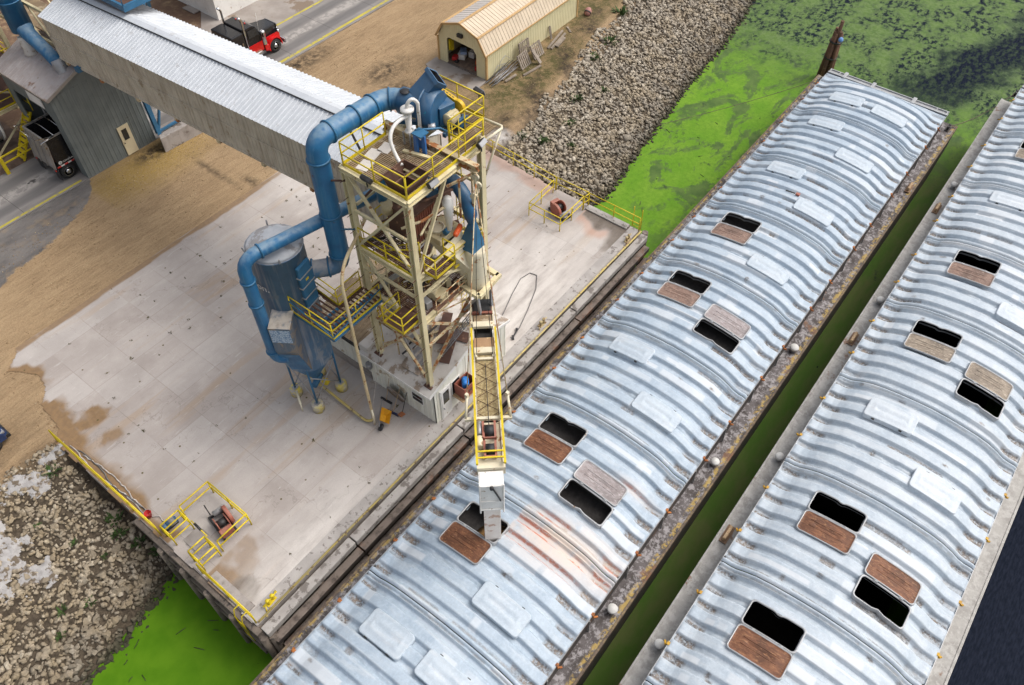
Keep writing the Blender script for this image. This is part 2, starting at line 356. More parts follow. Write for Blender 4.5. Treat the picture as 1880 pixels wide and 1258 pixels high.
# ---- roads and yard slabs
def road_mat():
    k = NT('road_concrete'); p = k.pos(); x, y, z = k.xyz()
    n = k.rng(k.noise(1.1, 6, k.scale(p, (.4, 2, 1))), .3, .7)
    col = k.mix(n, (.27, .25, .235), (.19, .175, .165))
    w1 = k.math('ABSOLUTE', k.math('SUBTRACT', y, 48.9)); w2 = k.math('ABSOLUTE', k.math('SUBTRACT', y, 51.1))
    tr = k.rng(k.math('MINIMUM', w1, w2), .25, .62, 1, 0)              # darker wheel tracks
    col = k.mix(k.mul(tr, .65), col, (.105, .10, .10))
    cr = k.mul(k.rng(k.math('ABSOLUTE', k.math('SUBTRACT', y, 50.0)), .25, .6, 1, 0), k.rng(k.noise(2.2, 6, rough=.7), .42, .55)); col = k.mix(k.mul(cr, .8), col, (.40, .37, .34))
    oil = k.mul(k.rng(k.math('ABSOLUTE', k.math('SUBTRACT', y, 50.0)), .2, .5, 1, 0), k.rng(k.noise(1.0, 5), .60, .68)); col = k.mix(oil, col, (.04, .037, .034))
    j = k.rng(k.math('ABSOLUTE', k.math('SUBTRACT', k.math('FRACT', k.mul(x, .217)), .5)), .0, .006, 1, 0); col = k.mix(j, col, (.05, .045, .04))
    col = k.mix(k.mul(k.rng(k.noise(30, 3), .35, .7), .25), col, (.10, .09, .08))
    k.bump(k.noise(40, 4), .25, .02); return k.fin(col, .8)
def asphalt_mat():
    k = NT('asphalt'); p = k.pos()
    col = k.mix(k.rng(k.noise(.8, 5, k.scale(p, (.5, 1.6, 1))), .35, .65), (.175, .160, .150), (.085, .078, .078))
    col = k.mix(k.mul(k.rng(k.noise(40, 4, rough=.8), .3, .75), .5), col, (.24, .22, .20))
    ck = k.rng(k.voro(.55, k.add(p, k.noise(1.5, 5)), 'DISTANCE_TO_EDGE'), .0, .014, 1, 0); col = k.mix(k.mul(ck, .65), col, (.04, .036, .033))
    k.bump(k.noise(45, 4), .4, .02); return k.fin(col, .9)
def sheet(name, poly, z, mat, attrs=None):
    m = MB(); n = len(poly)
    m.add([(x, y, z) for x, y in poly] + [(x, y, z-.16) for x, y in poly], [tuple(range(n))] + [(i, n+i, n+(i+1) % n, (i+1) % n) for i in range(n)])
    return structure(m.build(name, mat))
M_road = road_mat(); M_asph = asphalt_mat()
sheet('road', [(-60, 47.5), (120, 47.5), (120, 52.35), (-60, 52.35)], 3.300, M_road)
M_pad = paint('pad_concrete', (.33, .295, .265), (.25, .215, .19), rust=(.20, .15, .11), rust_t=.56, rust_s=.5, rough=.85, bump=.2, s=.7)
sheet('truck_pad', [(31.5, 52.36), (75, 52.36), (75, 59), (34.5, 59), (31.0, 54.6)], 3.285, M_pad)
sheet('shed_apron', [(39.5, 33.7), (41.25, 33.7), (41.25, 38.9), (40.0, 38.9), (39.35, 37.6)], 3.30, M_pad)
M_yline = paint('yellow_line', (.50, .42, .05), (.40, .33, .06), rust=(.22, .2, .17), rust_t=.56, rust_s=4, rough=.8)
def strip(y0, y1, x0, x1): sheet('yellow_line', [(x0, y0), (x1, y0), (x1, y1), (x0, y1)], 3.306, M_yline)
strip(47.62, 47.80, -40, 15.6); strip(47.75, 48.0, 24.0, 70); strip(52.1, 52.3, 33.0, 70)
M_red_dirt = plain('reddish_dirt', (.13, .085, .06), .95, var=.35, s=2, bump=.4)
sheet('dirt_bay', [(-40, 52.36), (15.9, 52.36), (15.9, 58.5), (-40, 58.5)], 3.286, M_red_dirt)

# ------------------------------------------------------------------ riprap on the banks
def rock_mat(name, a, b, c):
    k = NT(name); oi = k.n('ShaderNodeObjectInfo').outputs['Random']; p = k.pos()
    at = k.attr('tone'); t = k.math('FRACT', k.add(at, k.mul(oi, 1.0)))
    zz = k.xyz()[2]; col = k.mix(k.rng(t, 0, .6), a, b); col = k.mix(k.rng(t, .6, 1.0), col, c); col = k.mix(k.mul(k.rng(k.add(zz, k.mul(k.noise(.5, 4), 2.0)), 2.5, 1.3), .55), col, (.15, .135, .115)); col = k.mix(k.mul(k.rng(k.noise(.9, 5), .42, .62), .35), col, (.34, .25, .13))
    col = k.mix(k.mul(k.rng(k.noise(7, 6, rough=.7), .35, .7), .5), col, tuple(x*.5 for x in b))
    z = k.xyz()[2]; col = k.mix(k.rng(z, .45, .05), col, (.045, .042, .026))      # wet, weedy foot of the bank
    k.bump(k.noise(16, 5), .5, .05); return k.fin(col, .9, 0, .25)
M_rock = rock_mat('limestone_rock', (.39, .325, .24), (.26, .215, .155), (.49, .425, .33))
M_rock2 = rock_mat('grey_limestone_rock', (.42, .365, .29), (.25, .215, .172), (.54, .48, .39))
def hull_rock(seed):
    r_ = random.Random(seed); bm = bmesh.new()
    sx, sy, sz = r_.uniform(.8, 1.2), r_.uniform(.65, .95), r_.uniform(.45, .75)
    for _ in range(11):
        v = Vector((r_.gauss(0, 1), r_.gauss(0, 1), r_.gauss(0, 1))).normalized()*r_.uniform(.85, 1.05)
        bm.verts.new((v.x*sx*.5, v.y*sy*.5, v.z*sz*.5))
    g = bmesh.ops.convex_hull(bm, input=bm.verts[:]); bmesh.ops.delete(bm, geom=[v for v in bm.verts if not v.link_faces], context='VERTS')
    bmesh.ops.triangulate(bm, faces=bm.faces[:])
    bm.verts.index_update(); V = np.array([v.co[:] for v in bm.verts]); F = np.array([[v.index for v in f.verts] for f in bm.faces]); bm.free(); return V, F
ROCKS = [hull_rock(100+i) for i in range(14)]
def rand_rot(r_):
    a = r_.uniform(0, 6.283); b = r_.uniform(-.45, .45); c = r_.uniform(-.45, .45)
    return np.array(Matrix.Rotation(a, 3, 'Z') @ Matrix.Rotation(b, 3, 'X') @ Matrix.Rotation(c, 3, 'Y'))
def scatter(u0, u1, n, size, ok, seed):
    r_ = random.Random(seed); out = []
    while len(out) < n:
        u = r_.uniform(u0, u1); a, b = float(vw_of(u)), float(vt_of(u)); v = r_.uniform(a-1.6, b+.25)
        if not ok(u, v): continue
        s = size(r_, u, v); out.append((u, v, s, r_.randrange(14), rand_rot(r_), r_.random()))
    return out
CAMP = np.array([0, 0, 37.8])
def lsize(r_, u, v):
    big = np.clip((26-v)/5, 0, 1)*.22*(u < 1.5)
    return .13+.24*r_.random()**1.6+(.25*r_.random() if r_.random() < .12 else 0)+big*r_.random()
left = scatter(-10.5, 2.75, 6200, lsize, lambda u, v: not (v < float(vw_of(u))-1.0 and random.random() < .6), 5)
right = scatter(34.9, 80, 15500, lambda r_, u, v: .20+.27*r_.random()**1.5+(.30*r_.random() if r_.random() < .08 else 0), lambda u, v: (v-float(vw_of(u)))/(float(vt_of(u))-float(vw_of(u))) < .97+.2*(float(fbm(np.array(u), np.array(v), .5, 3, 91))-.5), 6)
inframe = lambda q: q[0] > -5.4+(25-q[1])*.1 and q[0] < 2.8
left_in = sorted([q for q in left if inframe(q)], key=lambda q: -q[2]/np.linalg.norm(np.array([q[0], q[1], 1.5])-CAMP))
solo, rest_l = left_in[:280], left_in[280:]+[q for q in left if not inframe(q)]
M_solo = []
def rocks_mesh(name, lst, mat):
    VS, FS, TN, off = [], [], [], 0
    for (u, v, s, k, Rm, t) in lst:
        V, F = ROCKS[k]; P = (V*s) @ Rm.T; z = max(float(ground_z(np.array(u), np.array(v))), -.35)
        P = P + np.array([u, v, z+s*.12]); VS.append(P); FS.append(F+off); off += len(V); TN.append(np.full(len(V), t))
    V = np.concatenate(VS).astype(np.float32); F = np.concatenate(FS).astype(np.int32)
    me = bpy.data.meshes.new(name); me.vertices.add(len(V)); me.vertices.foreach_set('co', V.ravel()); me.loops.add(F.size); me.loops.foreach_set('vertex_index', F.ravel())
    me.polygons.add(len(F)); me.polygons.foreach_set('loop_start', (np.arange(len(F))*3).astype(np.int32)); me.polygons.foreach_set('loop_total', np.full(len(F), 3, dtype=np.int32))
    me.update(calc_edges=True); me.materials.append(mat); at = me.attributes.new('tone', 'FLOAT', 'POINT'); at.data.foreach_set('value', np.concatenate(TN).astype(np.float32))
    ob = bpy.data.objects.new(name, me); COL.objects.link(ob); return ob
stuff(rocks_mesh('riprap_rocks', rest_l, M_rock)); stuff(rocks_mesh('riprap_rocks', right, M_rock2))
RM = []
for i, (V, F) in enumerate(ROCKS):
    me = bpy.data.meshes.new('rock'); me.from_pydata(V.tolist(), [], F.tolist()); me.materials.append(M_rock); RM.append(me)
for (u, v, s, k, Rm, t) in solo:
    o = bpy.data.objects.new('rock', RM[k]); COL.objects.link(o)
    z = float(ground_z(np.array(u), np.array(v)))
    o.matrix_world = Matrix.Translation((u, v, max(z, -.35)+s*.14)) @ Matrix([list(r) for r in Rm]).to_4x4() @ Matrix.Scale(s, 4)
    tag(o, 'tan angular rock in the loose riprap slope left of the dock', 'rock', 'loose rocks on the bank left of the dock')
# dumped, hardened concrete along the top of the left bank
M_spill = paint('hardened_concrete', (.40, .385, .375), (.30, .285, .275), rust=(.13, .10, .07), rust_t=.52, rust_s=2.6, rough=.95, bump=.9, s=3.5)
def spill(cu, cv, ru, rv, seed, name='concrete_crust'):
    n = 46; a, b = np.meshgrid(np.linspace(-1.25, 1.25, n), np.linspace(-1.25, 1.25, n), indexing='ij')
    U, V = cu+a*ru, cv+b*rv; d = np.hypot(a, b); e = (fbm(U, V, 1.6, 5, seed)-.55)*2.2
    h = np.clip(1.0-d+e, -1, 1); Z = ground_z(U, V)+.03+.20*np.minimum(h, .6)+.12*(fbm(U, V, 4.5, 3, seed+3)-.5)
    keep = (h[:-1, :-1] > 0) & (h[1:, 1:] > 0) & (h[1:, :-1] > 0) & (h[:-1, 1:] > 0)
    return stuff(grid_mesh(name, U, V, Z, M_spill, keep=keep))
spill(-1.6, 28.6, .7, 1.3, 3); spill(-1.7, 26.5, .9, .7, 8); spill(.9, 30.2, 1.3, .7, 12); spill(2.55, 30.5, .7, .45, 30); spill(-3.2, 27.2, 1.3, 1.2, 33)

# loose gravel and clods on the dirt, so it has grain close up
def gravel(name, n, area, smin, smax, mat, seed):
    r_ = random.Random(seed); lst = []
    while len(lst) < n:
        u, v = r_.uniform(area[0], area[1]), r_.uniform(area[2], area[3])
        if float(fbm(np.array(u), np.array(v), .45, 3, seed)) < r_.uniform(.3, .62): continue
        lst.append((u, v, r_.uniform(smin, smax), r_.randrange(14), rand_rot(r_), r_.random()))
    return stuff(rocks_mesh(name, lst, mat))
M_clod = rock_mat('dirt_clods', (.36, .25, .14), (.22, .14, .075), (.50, .40, .26))
gravel('gravel', 2600, (-3, 40, 38.3, 47.3), .035, .11, M_clod, 31); gravel('gravel', 700, (-6, 4.5, 31.2, 39), .035, .12, M_clod, 32); gravel('gravel', 900, (34.9, 54, 29, 38), .04, .13, M_clod, 33)
# floating twigs
M_twig = plain('wet_twig', (.025, .02, .012), .6); r_ = random.Random(8)
for i in range(26):
    l = i < 12
    while True:
        u, v = (r_.uniform(-2.5, 2.4), r_.uniform(15.5, 22)) if l else (r_.uniform(35.5, 58), r_.uniform(14.8, 24))
        if v < float(vw_of(u))-.6: break
    a = r_.uniform(0, 3.1); q = r_.uniform(.08, .28); m = MB(); m.pipe([(u-q*math.cos(a), v-q*math.sin(a), .012), (u, v+r_.uniform(-.03, .03), .02), (u+q*math.cos(a), v+q*math.sin(a), .012)], .018, 5)
    tag(m.build('twig', M_twig), 'short dark twig floating on the green water left of the dock' if l else 'short dark twig floating on the algae beyond the dock', 'twig', 'twigs on the left pond' if l else 'twigs on the far algae')
# weeds in the riprap and at the dock edges: each tuft a plant
M_weed = plain('weed_green', (.045, .085, .016), .8, var=.4, s=9)
def weed_mesh(seed, n=26, h=.45, sp=.3):
    r_ = random.Random(seed); m = MB()
    for _ in range(n):
        a = r_.uniform(0, 6.28); r0 = r_.uniform(0, sp*.5); l = h*r_.uniform(.4, 1); t = r_.uniform(.2, 1.1)
        b = Vector((r0*math.cos(a), r0*math.sin(a), 0)); d = Vector((math.cos(a)*math.sin(t), math.sin(a)*math.sin(t), math.cos(t)))
        sd = Vector((-math.sin(a), math.cos(a), 0))*.045
        m.add([b-sd*.5, b+sd*.5, b+d*l*.55+sd, b+d*l+Vector((0, 0, -.06)), b+d*l*.55-sd], [(0, 1, 2, 3, 4)])
    o = m.build('weed', M_weed); return o
WD = [weed_mesh(i, 40, .5, .5) for i in range(4)]
WP = [(1.9, 29.9, .8), (2.3, 26.2, .9), (2.0, 25.6, .8), (2.4, 24.7, .8), (-1.9, 24.5, .55), (-.9, 24.0, .6), (2.6, 23.9, .7), (-.2, 28.2, .45), (.4, 26.6, .4), (.9, 25.2, .4), (-2.6, 23.7, .5),
      (38.5, 26.6, 1.0), (41.8, 26.5, .9), (44.2, 27.6, 1.2), (40.0, 25.2, .8), (52, 29.8, 1.3), (49.2, 29.4, 1.1), (56, 31.2, 1.5), (37.6, 27.8, .9), (47.0, 26.9, .8), (61, 31.6, 1.2), (35.2, 25.6, .8)]
for i, (u, v, s) in enumerate(WP):
    o = WD[i] if i < 4 else WD[i % 4].copy()
    if i >= 4: COL.objects.link(o)
    o.location = (u, v, float(ground_z(np.array(u), np.array(v)))+.05); o.scale = (s*1.2, s*1.2, s); o.rotation_euler = (0, 0, i*1.3)
    l = u < 20
    tag(o, 'green weed tuft among the rocks left of the dock' if l else 'green weed tuft among the grey rocks right of the dock', 'weed', 'weeds on the left bank' if l else 'weeds on the right bank')
# ------------------------------------------------------------------ dock
def deck_mat():
    k = NT('dock_concrete'); p = k.pos(); x, y, z = k.xyz()
    base = k.mix(k.rng(k.noise(.35, 6, rough=.6), .36, .66), (.42, .375, .345), (.32, .28, .255))
    tr = k.scale(p, (.25, 1.9, 1)); base = k.mix(k.mul(k.rng(k.noise(.55, 6, tr, .6), .45, .66), .55), base, (.325, .285, .26))
    tr2 = k.scale(p, (.10, 1.0, 1)); band = k.rng(k.noise(1.0, 3, tr2), .55, .68); base = k.mix(k.mul(band, .5), base, (.36, .255, .165))
    # panels poured at different times
    px = k.math('FLOOR', k.mul(k.math('SUBTRACT', x, 6.05), 1/2.45)); py = k.math('FLOOR', k.mul(k.math('SUBTRACT', y, 16.95), 1/1.91))
    pn = k.n('ShaderNodeTexWhiteNoise'); pn.noise_dimensions = '2D'; cb = k.n('ShaderNodeCombineXYZ'); k.l(px, cb.inputs[0]); k.l(py, cb.inputs[1]); k.l(cb.outputs[0], pn.inputs['Vector'])
    base = k.mix(k.mul(pn.outputs['Value'], .26), base, (.56, .54, .52))
    scr = k.rng(k.noise(1.3, 4, k.scale(p, (.6, 7, 1)), .7, .6), .60, .70); base = k.mix(k.mul(scr, .4), base, (.60, .57, .54))
    skid = k.rng(k.noise(1.2, 5, k.scale(p, (5, .8, 1)), .7, 1.0), .62, .70); base = k.mix(k.mul(skid, .35), base, (.20, .175, .155))
    fx = k.math('ABSOLUTE', k.math('SUBTRACT', k.math('FRACT', k.mul(k.math('SUBTRACT', x, 6.05-1.225), 1/2.45)), .5))
    fy = k.math('ABSOLUTE', k.math('SUBTRACT', k.math('FRACT', k.mul(k.math('SUBTRACT', y, 16.95-.955), 1/1.91)), .5))
    jx = k.rng(fx, .004, .010, 1, 0); jy = k.rng(fy, .005, .013, 1, 0); j = k.mul(k.math('MAXIMUM', jx, jy), k.rng(k.noise(.6, 4), .34, .60))
    base = k.mix(k.mul(j, .34), base, (.16, .125, .10))
    ck = k.rng(k.voro(.16, k.add(p, k.mul(k.noise(.8, 6), 3.0)), 'DISTANCE_TO_EDGE'), .0, .004, 1, 0); base = k.mix(k.mul(ck, .4), base, (.14, .115, .095))
    base = k.mix(k.mul(k.attr('mud'), 1.0), base, k.mix(k.rng(k.noise(5, 5), .3, .7), (.25, .155, .075), (.20, .125, .065)))
    base = k.mix(k.mul(k.attr('rim'), .7), base, (.43, .26, .19))
    base = k.mix(k.attr('wet'), base, k.mix(k.rng(k.noise(8, 5), .3, .7), (.155, .125, .10), (.12, .097, .08)))
    base = k.mix(k.mul(k.attr('pale'), k.rng(k.noise(.9, 5, k.scale(p, (.5, 1.6, 1))), .25, .65)), base, (.66, .62, .575))
    sp = k.mul(k.rng(k.voro(1.15), .045, .075, 1, 0), k.rng(k.noise(.3, 2), .46, .52)); base = k.mix(sp, base, (.10, .075, .025))
    base = k.mix(k.mul(k.rng(k.noise(18, 5, rough=.75), .35, .75), .20), base, (.22, .19, .165))
    k.bump(k.add(k.noise(30, 4), k.mul(j, -1.0)), .25, .02)
    return k.fin(base, .85, 0, .3)
DOCK = thing('dock', 'pale concrete loading dock with stepped timber fenders along the barges', 'dock', (2.9, 15.4, 3.3))
_us = np.arange(2.9, 35.01, .09); _vs = np.arange(15.88, 38.2, .09)
_U3, _V3 = np.meshgrid(_us, _vs, indexing='ij'); _nn = fbm(_U3, _V3, .55, 4, 41); _n2 = fbm(_U3, _V3, 1.7, 3, 44)
def redge(v): return np.interp(v, [15, 19.8, 22.3, 28.5, 30, 40], [34.25, 34.22, 34.25, 34.6, 34.75, 34.9])
_in = (_U3 >= ledge(_V3)-.05*(_n2-.5)) & (_U3 <= redge(_V3))
_pit = (_U3 > 3.45) & (_U3 < 4.35) & (_V3 > 20.0) & (_V3 < 21.3)
_keep = (_in & ~_pit); _keep = _keep[:-1, :-1] & _keep[1:, 1:] & _keep[1:, :-1] & _keep[:-1, 1:]
d_left = _U3 - ledge(_V3)
_mud = np.clip((.62+.9*(_nn-.5)-d_left*.55)*4, 0, 1)*((_V3 > 22) & (_V3 < 33.4) | (_V3 < 19.4)*(_V3 > 17))*np.where(_V3 < 19.4, .8, 1)
_mud = np.maximum(_mud, np.clip((1-np.hypot((_U3-4.9)/.8, (_V3-30.9)/.75)+(_nn-.5)*1.6+(_n2-.5)*1.5)*2.5, 0, 1))
_mud = np.maximum(_mud, .8*np.clip((.9-np.hypot((_U3-4.9)/.6, (_V3-29.0)/.4)+(_nn-.5)*1.6+(_n2-.5)*1.8)*2, 0, 1))
_mud = np.maximum(_mud, .5*np.clip((.9-np.hypot((_U3-4.6)/1.1, (_V3-18.6)/.9)+(_nn-.5)*2.2+(_n2-.5)*2)*1.5, 0, 1)*(_V3 < 19.5))
_mud = np.maximum(_mud, np.clip((.30+1.6*(_nn-.5)+.9*(_n2-.5)-d_left*.9)*3, 0, 1)*(_V3 > 31))
_mud = np.maximum(_mud, .9*np.clip((1-np.abs((_V3-37.95)/.28)+(_nn-.5)*1.4)*3, 0, 1))
_mud = np.where((_V3 > 17) & (_U3 > 4.2) & (_U3 < 7), _mud*np.clip(.25+1.6*_n2, 0, 1), _mud)
_wetd = np.minimum(34.2-_U3, (_V3-15.9)*1.6)
_wet = np.clip((1.35+1.5*(_nn-.5)-(34.25-_U3)*.95)*3, 0, 1)*(_V3 < 19.6); _wet = np.maximum(_wet, np.clip((.9+1.2*(_nn-.5)-np.hypot((_U3-33.2)/1.8, (_V3-16.7)/.9))*3.5, 0, 1))
_wet = np.maximum(_wet, .9*np.clip((.75+.8*(_nn-.5)-np.hypot((_U3-3.6)/1.2, (_V3-17.4)/1.0))*4, 0, 1))
_rim = np.clip((2.1+1.7*(_nn-.5)-(34.25-_U3)*.95)*2.2, 0, 1)*(_V3 < 19.7)*(1-_wet); _rim = np.maximum(_rim, .8*np.clip((.95+(_nn-.5)*1.3-(redge(_V3)-_U3)*.7)*3, 0, 1)*(_V3 > 22.4))
_pale = np.clip(1.2-np.hypot((_U3-24)/8.5, (_V3-18.5)/4.5), 0, 1)*.9; _pale = np.maximum(_pale, np.clip(1.2-np.hypot((_U3-6.5)/5, (_V3-16.8)/1.6), 0, 1)*.75)
_pale = np.maximum(_pale, np.clip(1.1-np.hypot((_U3-25.5)/4, (_V3-35.5)/3.5), 0, 1)*.6)
deck = grid_mesh('deck', _U3, _V3, np.full_like(_U3, 3.32)+.012*(_nn-.5), deck_mat(), dict(mud=_mud, wet=_wet, rim=_rim, pale=_pale), keep=_keep, parent=DOCK)
M_conc = paint('weathered_concrete', (.36, .325, .30), (.25, .22, .20), rust=(.16, .13, .11), rust_t=.56, rust_s=1.4, rough=.9, bump=.3, streak=(.18, .15, .13), streak_amt=.4)
M_cap = paint('pale_timber_cap', (.40, .375, .35), (.30, .275, .255), rust=(.17, .15, .135), rust_t=.54, rust_s=1.9, rough=.9, bump=.35)
M_timb = paint('dark_timber', (.085, .065, .054), (.050, .039, .034), rust=(.17, .085, .05), rust_t=.56, rust_s=.9, rough=.9, bump=.5, dust=(.25, .205, .175), dust_amt=.8)  # pale tops and dark fronts put light from above into the colour
M_timb2 = paint('grey_timber', (.19, .155, .125), (.11, .09, .075), rust=(.06, .05, .045), rust_t=.57, rust_s=3, rough=.95, bump=.5)
M_yel = paint('yellow_paint', (.68, .52, .010), (.55, .41, .012), rust=(.30, .20, .06), rust_t=.655, rust_s=3.2, rough=.5)
M_yel2 = paint('worn_yellow', (.52, .40, .12), (.44, .36, .16), rust=(.20, .14, .08), rust_t=.56, rust_s=4, rough=.6)
m = MB(); m.box(2.95, 34.2, 15.9, 28.4, 2.75, 3.30); m.build('slab_edge', M_conc, DOCK)
m = MB(); m.box(3.0, 34.15, 15.76, 15.9, -2.0, 2.9)
m.box(34.08, 34.22, 15.92, 28, -2.0, 3.295); m.box(2.98, 3.12, 15.92, 30.4, -2.0, 3.285); m.build('retaining_wall', M_timb, DOCK)
brk = [2.95, 8.35, 16.15, 26.3, 34.2]
for i in range(4):
    a, b = brk[i]+.035, brk[i+1]-.035
    m = MB(); m.box(a, b, 15.28, 15.75, 2.82, 3.22); m.build('fender_cap', M_cap, DOCK, bevel=.03)
    m = MB(); m.box(a+.12, b+.12 if i < 3 else b, 15.02, 15.42, 2.06, 2.40); m.build('fender_beam', M_timb, DOCK, bevel=.03)
    m = MB(); m.box(a+.3, b+.3 if i < 3 else b, 14.86, 15.22, 1.12, 1.46); m.build('fender_beam', M_timb, DOCK, bevel=.03)
for i, x in enumerate(np.arange(3.6, 34, 2.55)):
    m = MB(); m.tube((x, 15.58, -2), (x, 15.58, 2.8), .17, 10); m.build('fender_pile', M_timb, DOCK)
for dx, dy, r, zt in ((.0, -.12, .19, 3.05), (.28, -.30, .17, 2.9), (-.18, -.38, .18, 2.95), (.12, -.55, .16, 2.75)):
    m = MB(); m.tube((2.98+dx, 15.85+dy, -2), (3.0+dx, 15.85+dy, zt), r, 10); m.build('corner_pile', M_timb2, DOCK)
m = MB(); m.pipe([(3.1, 15.93, 3.40), (34.1, 15.78, 3.40)], .055, 8)
for x in np.arange(3.5, 34, 2.4): m.box(x-.04, x+.04, 15.83, 15.93, 3.29, 3.38)
m.build('edge_pipe', M_yel2, DOCK)
m = MB(); m.box(2.95, 34.15, 15.95, 16.56, 3.315, 3.350); m.build('kerb_strip', paint('kerb_concrete', (.42, .39, .365), (.33, .305, .285), rust=(.20, .175, .16), rust_t=.56, rust_s=3.4, rough=.9, bump=.25), DOCK)
m = MB(); m.box(33.72, 34.2, 16.65, 19.75, 3.32, 3.42); m.build('side_kerb', M_cap, DOCK, bevel=.02)
m = MB(); m.box(3.0, 3.5, 16.62, 19.2, 3.315, 3.42); m.build('side_kerb', M_conc, DOCK, bevel=.02)
for z, o in ((3.1, .0), (2.2, .06), (1.2, .1)):
    m = MB(); m.box(2.66-o, 2.96, 15.6, 24.2+ (3.0-z)*-1.2, z-.17, z+.13); m.build('side_fender', M_timb2, DOCK, bevel=.03)
for v in (17.2, 18.9, 20.6, 22.2):
    m = MB(); m.tube((2.55, v, -2), (2.60, v, 3.1), .16, 9); m.build('side_pile', M_timb2, DOCK)
for z in (2.7, 1.7):
    m = MB(); m.box(34.22, 34.48, 15.6, 22.5, z-.15, z+.15); m.build('side_fender', M_timb, DOCK, bevel=.03)
m = MB(); m.tube((34.4, 15.62, -2), (34.4, 15.62, 3.2), .2, 10); m.build('corner_pile', M_timb, DOCK)
m = MB(); m.box(3.45, 4.35, 20.0, 21.3, 3.17, 3.22); m.build('pit_floor', plain('pit_soil', (.13, .10, .07), .95, var=.4, s=5, bump=.5), DOCK)
m = MB(); m.box(3.52, 4.3, 20.75, 21.62, 3.335, 3.36); m.build('cover_plate', paint('steel_plate', (.34, .31, .29), (.25, .22, .2), rust=(.2, .11, .06), rust_t=.6), DOCK)

# ------------------------------------------------------------------ handrails and dock furniture
def seg_posts(path, gap):
    pts = [Vector(p) for p in path]; out = []
    for a, b in zip(pts, pts[1:]):
        n = max(1, round((b-a).length/gap)); out += [a+(b-a)*(i/n) for i in range(n)]
    out.append(pts[-1]); return out
def railing(t, path, mat, gap=1.6, h=1.07, r=.028, mid=True, toe=None, square=False):
    """parts of a handrail along a path of floor points"""
    up = Vector((0, 0, 1)); pts = [Vector(p) for p in path]
    for nm, hh in (('top_rail', h),)+((('mid_rail', h*.52),) if mid else ()):
        m = MB()
        for a, b in zip(pts, pts[1:]):
            if square: m.bar(a+up*hh, b+up*hh, r*2, r*2)
            else: m.tube(a+up*hh, b+up*hh, r, 7)
        m.build(nm, mat, t)
    for p in seg_posts(path, gap):
        m = MB()
        if square: m.bar(p, p+up*(h-r), r*2, r*2)
        else: m.tube(p, p+up*(h-r), r, 7)
        m.build('post', mat, t)
    if toe:
        m = MB()
        for a, b in zip(pts, pts[1:]): m.bar(a+up*toe/2, b+up*toe/2, .015, toe)
        m.build('toe_board', mat, t)
Z0 = 3.33
t = thing('guard_rail', 'long yellow rail along the left dock edge above the rock bank', 'railing', (3.05, 24, Z0)); railing(t, [(3.05, 30.9, Z0), (3.05, 22.6, Z0)], M_yel, 2.0, r=.036)
t = thing('guard_rail', 'short yellow rail on the left dock edge beside the yellow bitt', 'railing', (3.05, 18, Z0)); railing(t, [(3.05, 19.6, Z0), (3.02, 16.0, Z0)], M_yel, 1.8, r=.036)
t = thing('winch_guard', 'yellow rail cage round the red winch on the left dock edge', 'railing', (4.5, 21, Z0))
railing(t, [(4.35, 22.45, Z0), (5.98, 22.45, Z0), (5.98, 19.72, Z0), (4.3, 19.72, Z0)], M_yel, 1.7, r=.036)
railing(t, [(3.2, 22.35, Z0), (4.2, 22.35, Z0), (4.2, 21.65, Z0), (3.2, 21.65, Z0), (3.2, 22.35, Z0)], M_yel, 1.1, r=.036)
railing(t, [(3.2, 20.35, Z0), (4.1, 20.35, Z0), (4.1, 19.62, Z0), (3.2, 19.62, Z0), (3.2, 20.35, Z0)], M_yel, 1.1, r=.036)
t = thing('swing_gate', 'yellow bar with a dark sleeve closing the left winch cage', 'gate', (4.25, 21, Z0))
m = MB(); m.tube((4.27, 21.6, 4.15), (4.22, 20.4, 4.15), .03, 8); m.build('gate_bar', M_yel, t)
M_blk = plain('black_rubber', (.02, .02, .022), .6, var=.3); M_dk = plain('dark_steel', (.05, .048, .048), .55, .5, var=.3)
m = MB(); m.tube((4.265, 21.35, 4.15), (4.24, 20.85, 4.15), .06, 10); m.build('sleeve', M_dk, t)
t = thing('guard_rail', 'long yellow rail on the back right dock edge above the grey rocks', 'railing', (34.3, 27, Z0)); railing(t, [(34.75, 31.6, Z0), (34.1, 22.35, Z0)], M_yel, 1.85, r=.032)
t = thing('winch_guard', 'yellow rail cage round the winch on the right dock edge', 'railing', (32.4, 21, Z0)); railing(t, [(33.75, 22.3, Z0), (31.05, 22.25, Z0), (31.05, 19.85, Z0), (33.6, 19.85, Z0)], M_yel, 1.4, r=.032)
t = thing('guard_rail', 'yellow rail at the far right dock corner over green water', 'railing', (34.1, 18, Z0)); railing(t, [(33.6, 19.8, Z0), (34.12, 19.75, Z0), (34.1, 15.95, Z0)], M_yel, 1.8, r=.032)
t = thing('guard_rail', 'short yellow rail linking the right winch cage to the long rail', 'railing', (34, 21, Z0)); railing(t, [(34.12, 22.3, Z0), (34.15, 19.8, Z0)], M_yel, 3.0, r=.03)
t = thing('boarding_ladder', 'yellow steel ladder hooked on the left dock edge near the corner', 'ladder', (2.85, 16.6, 1.2))
for v in (16.35, 16.85):
    m = MB(); m.pipe([(2.62, v, .2), (2.62, v, 3.6), (2.75, v, 4.1), (3.05, v, 4.1)], .028, 7); m.build('stringer', M_yel, t)
for z in np.arange(.5, 3.5, .3):
    m = MB(); m.tube((2.62, 16.35, z), (2.62, 16.85, z), .02, 6); m.build('rung', M_yel, t)
t = thing('boarding_ladder', 'yellow steel ladder at the far right dock corner over water', 'ladder', (34.3, 16.2, 1.2))
for v in (16.05, 16.65):
    m = MB(); m.pipe([(34.52, v, .2), (34.52, v, 3.6), (34.5, v, 4.3), (34.45, v, 4.75)], .026, 7); m.build('stringer', M_yel, t)
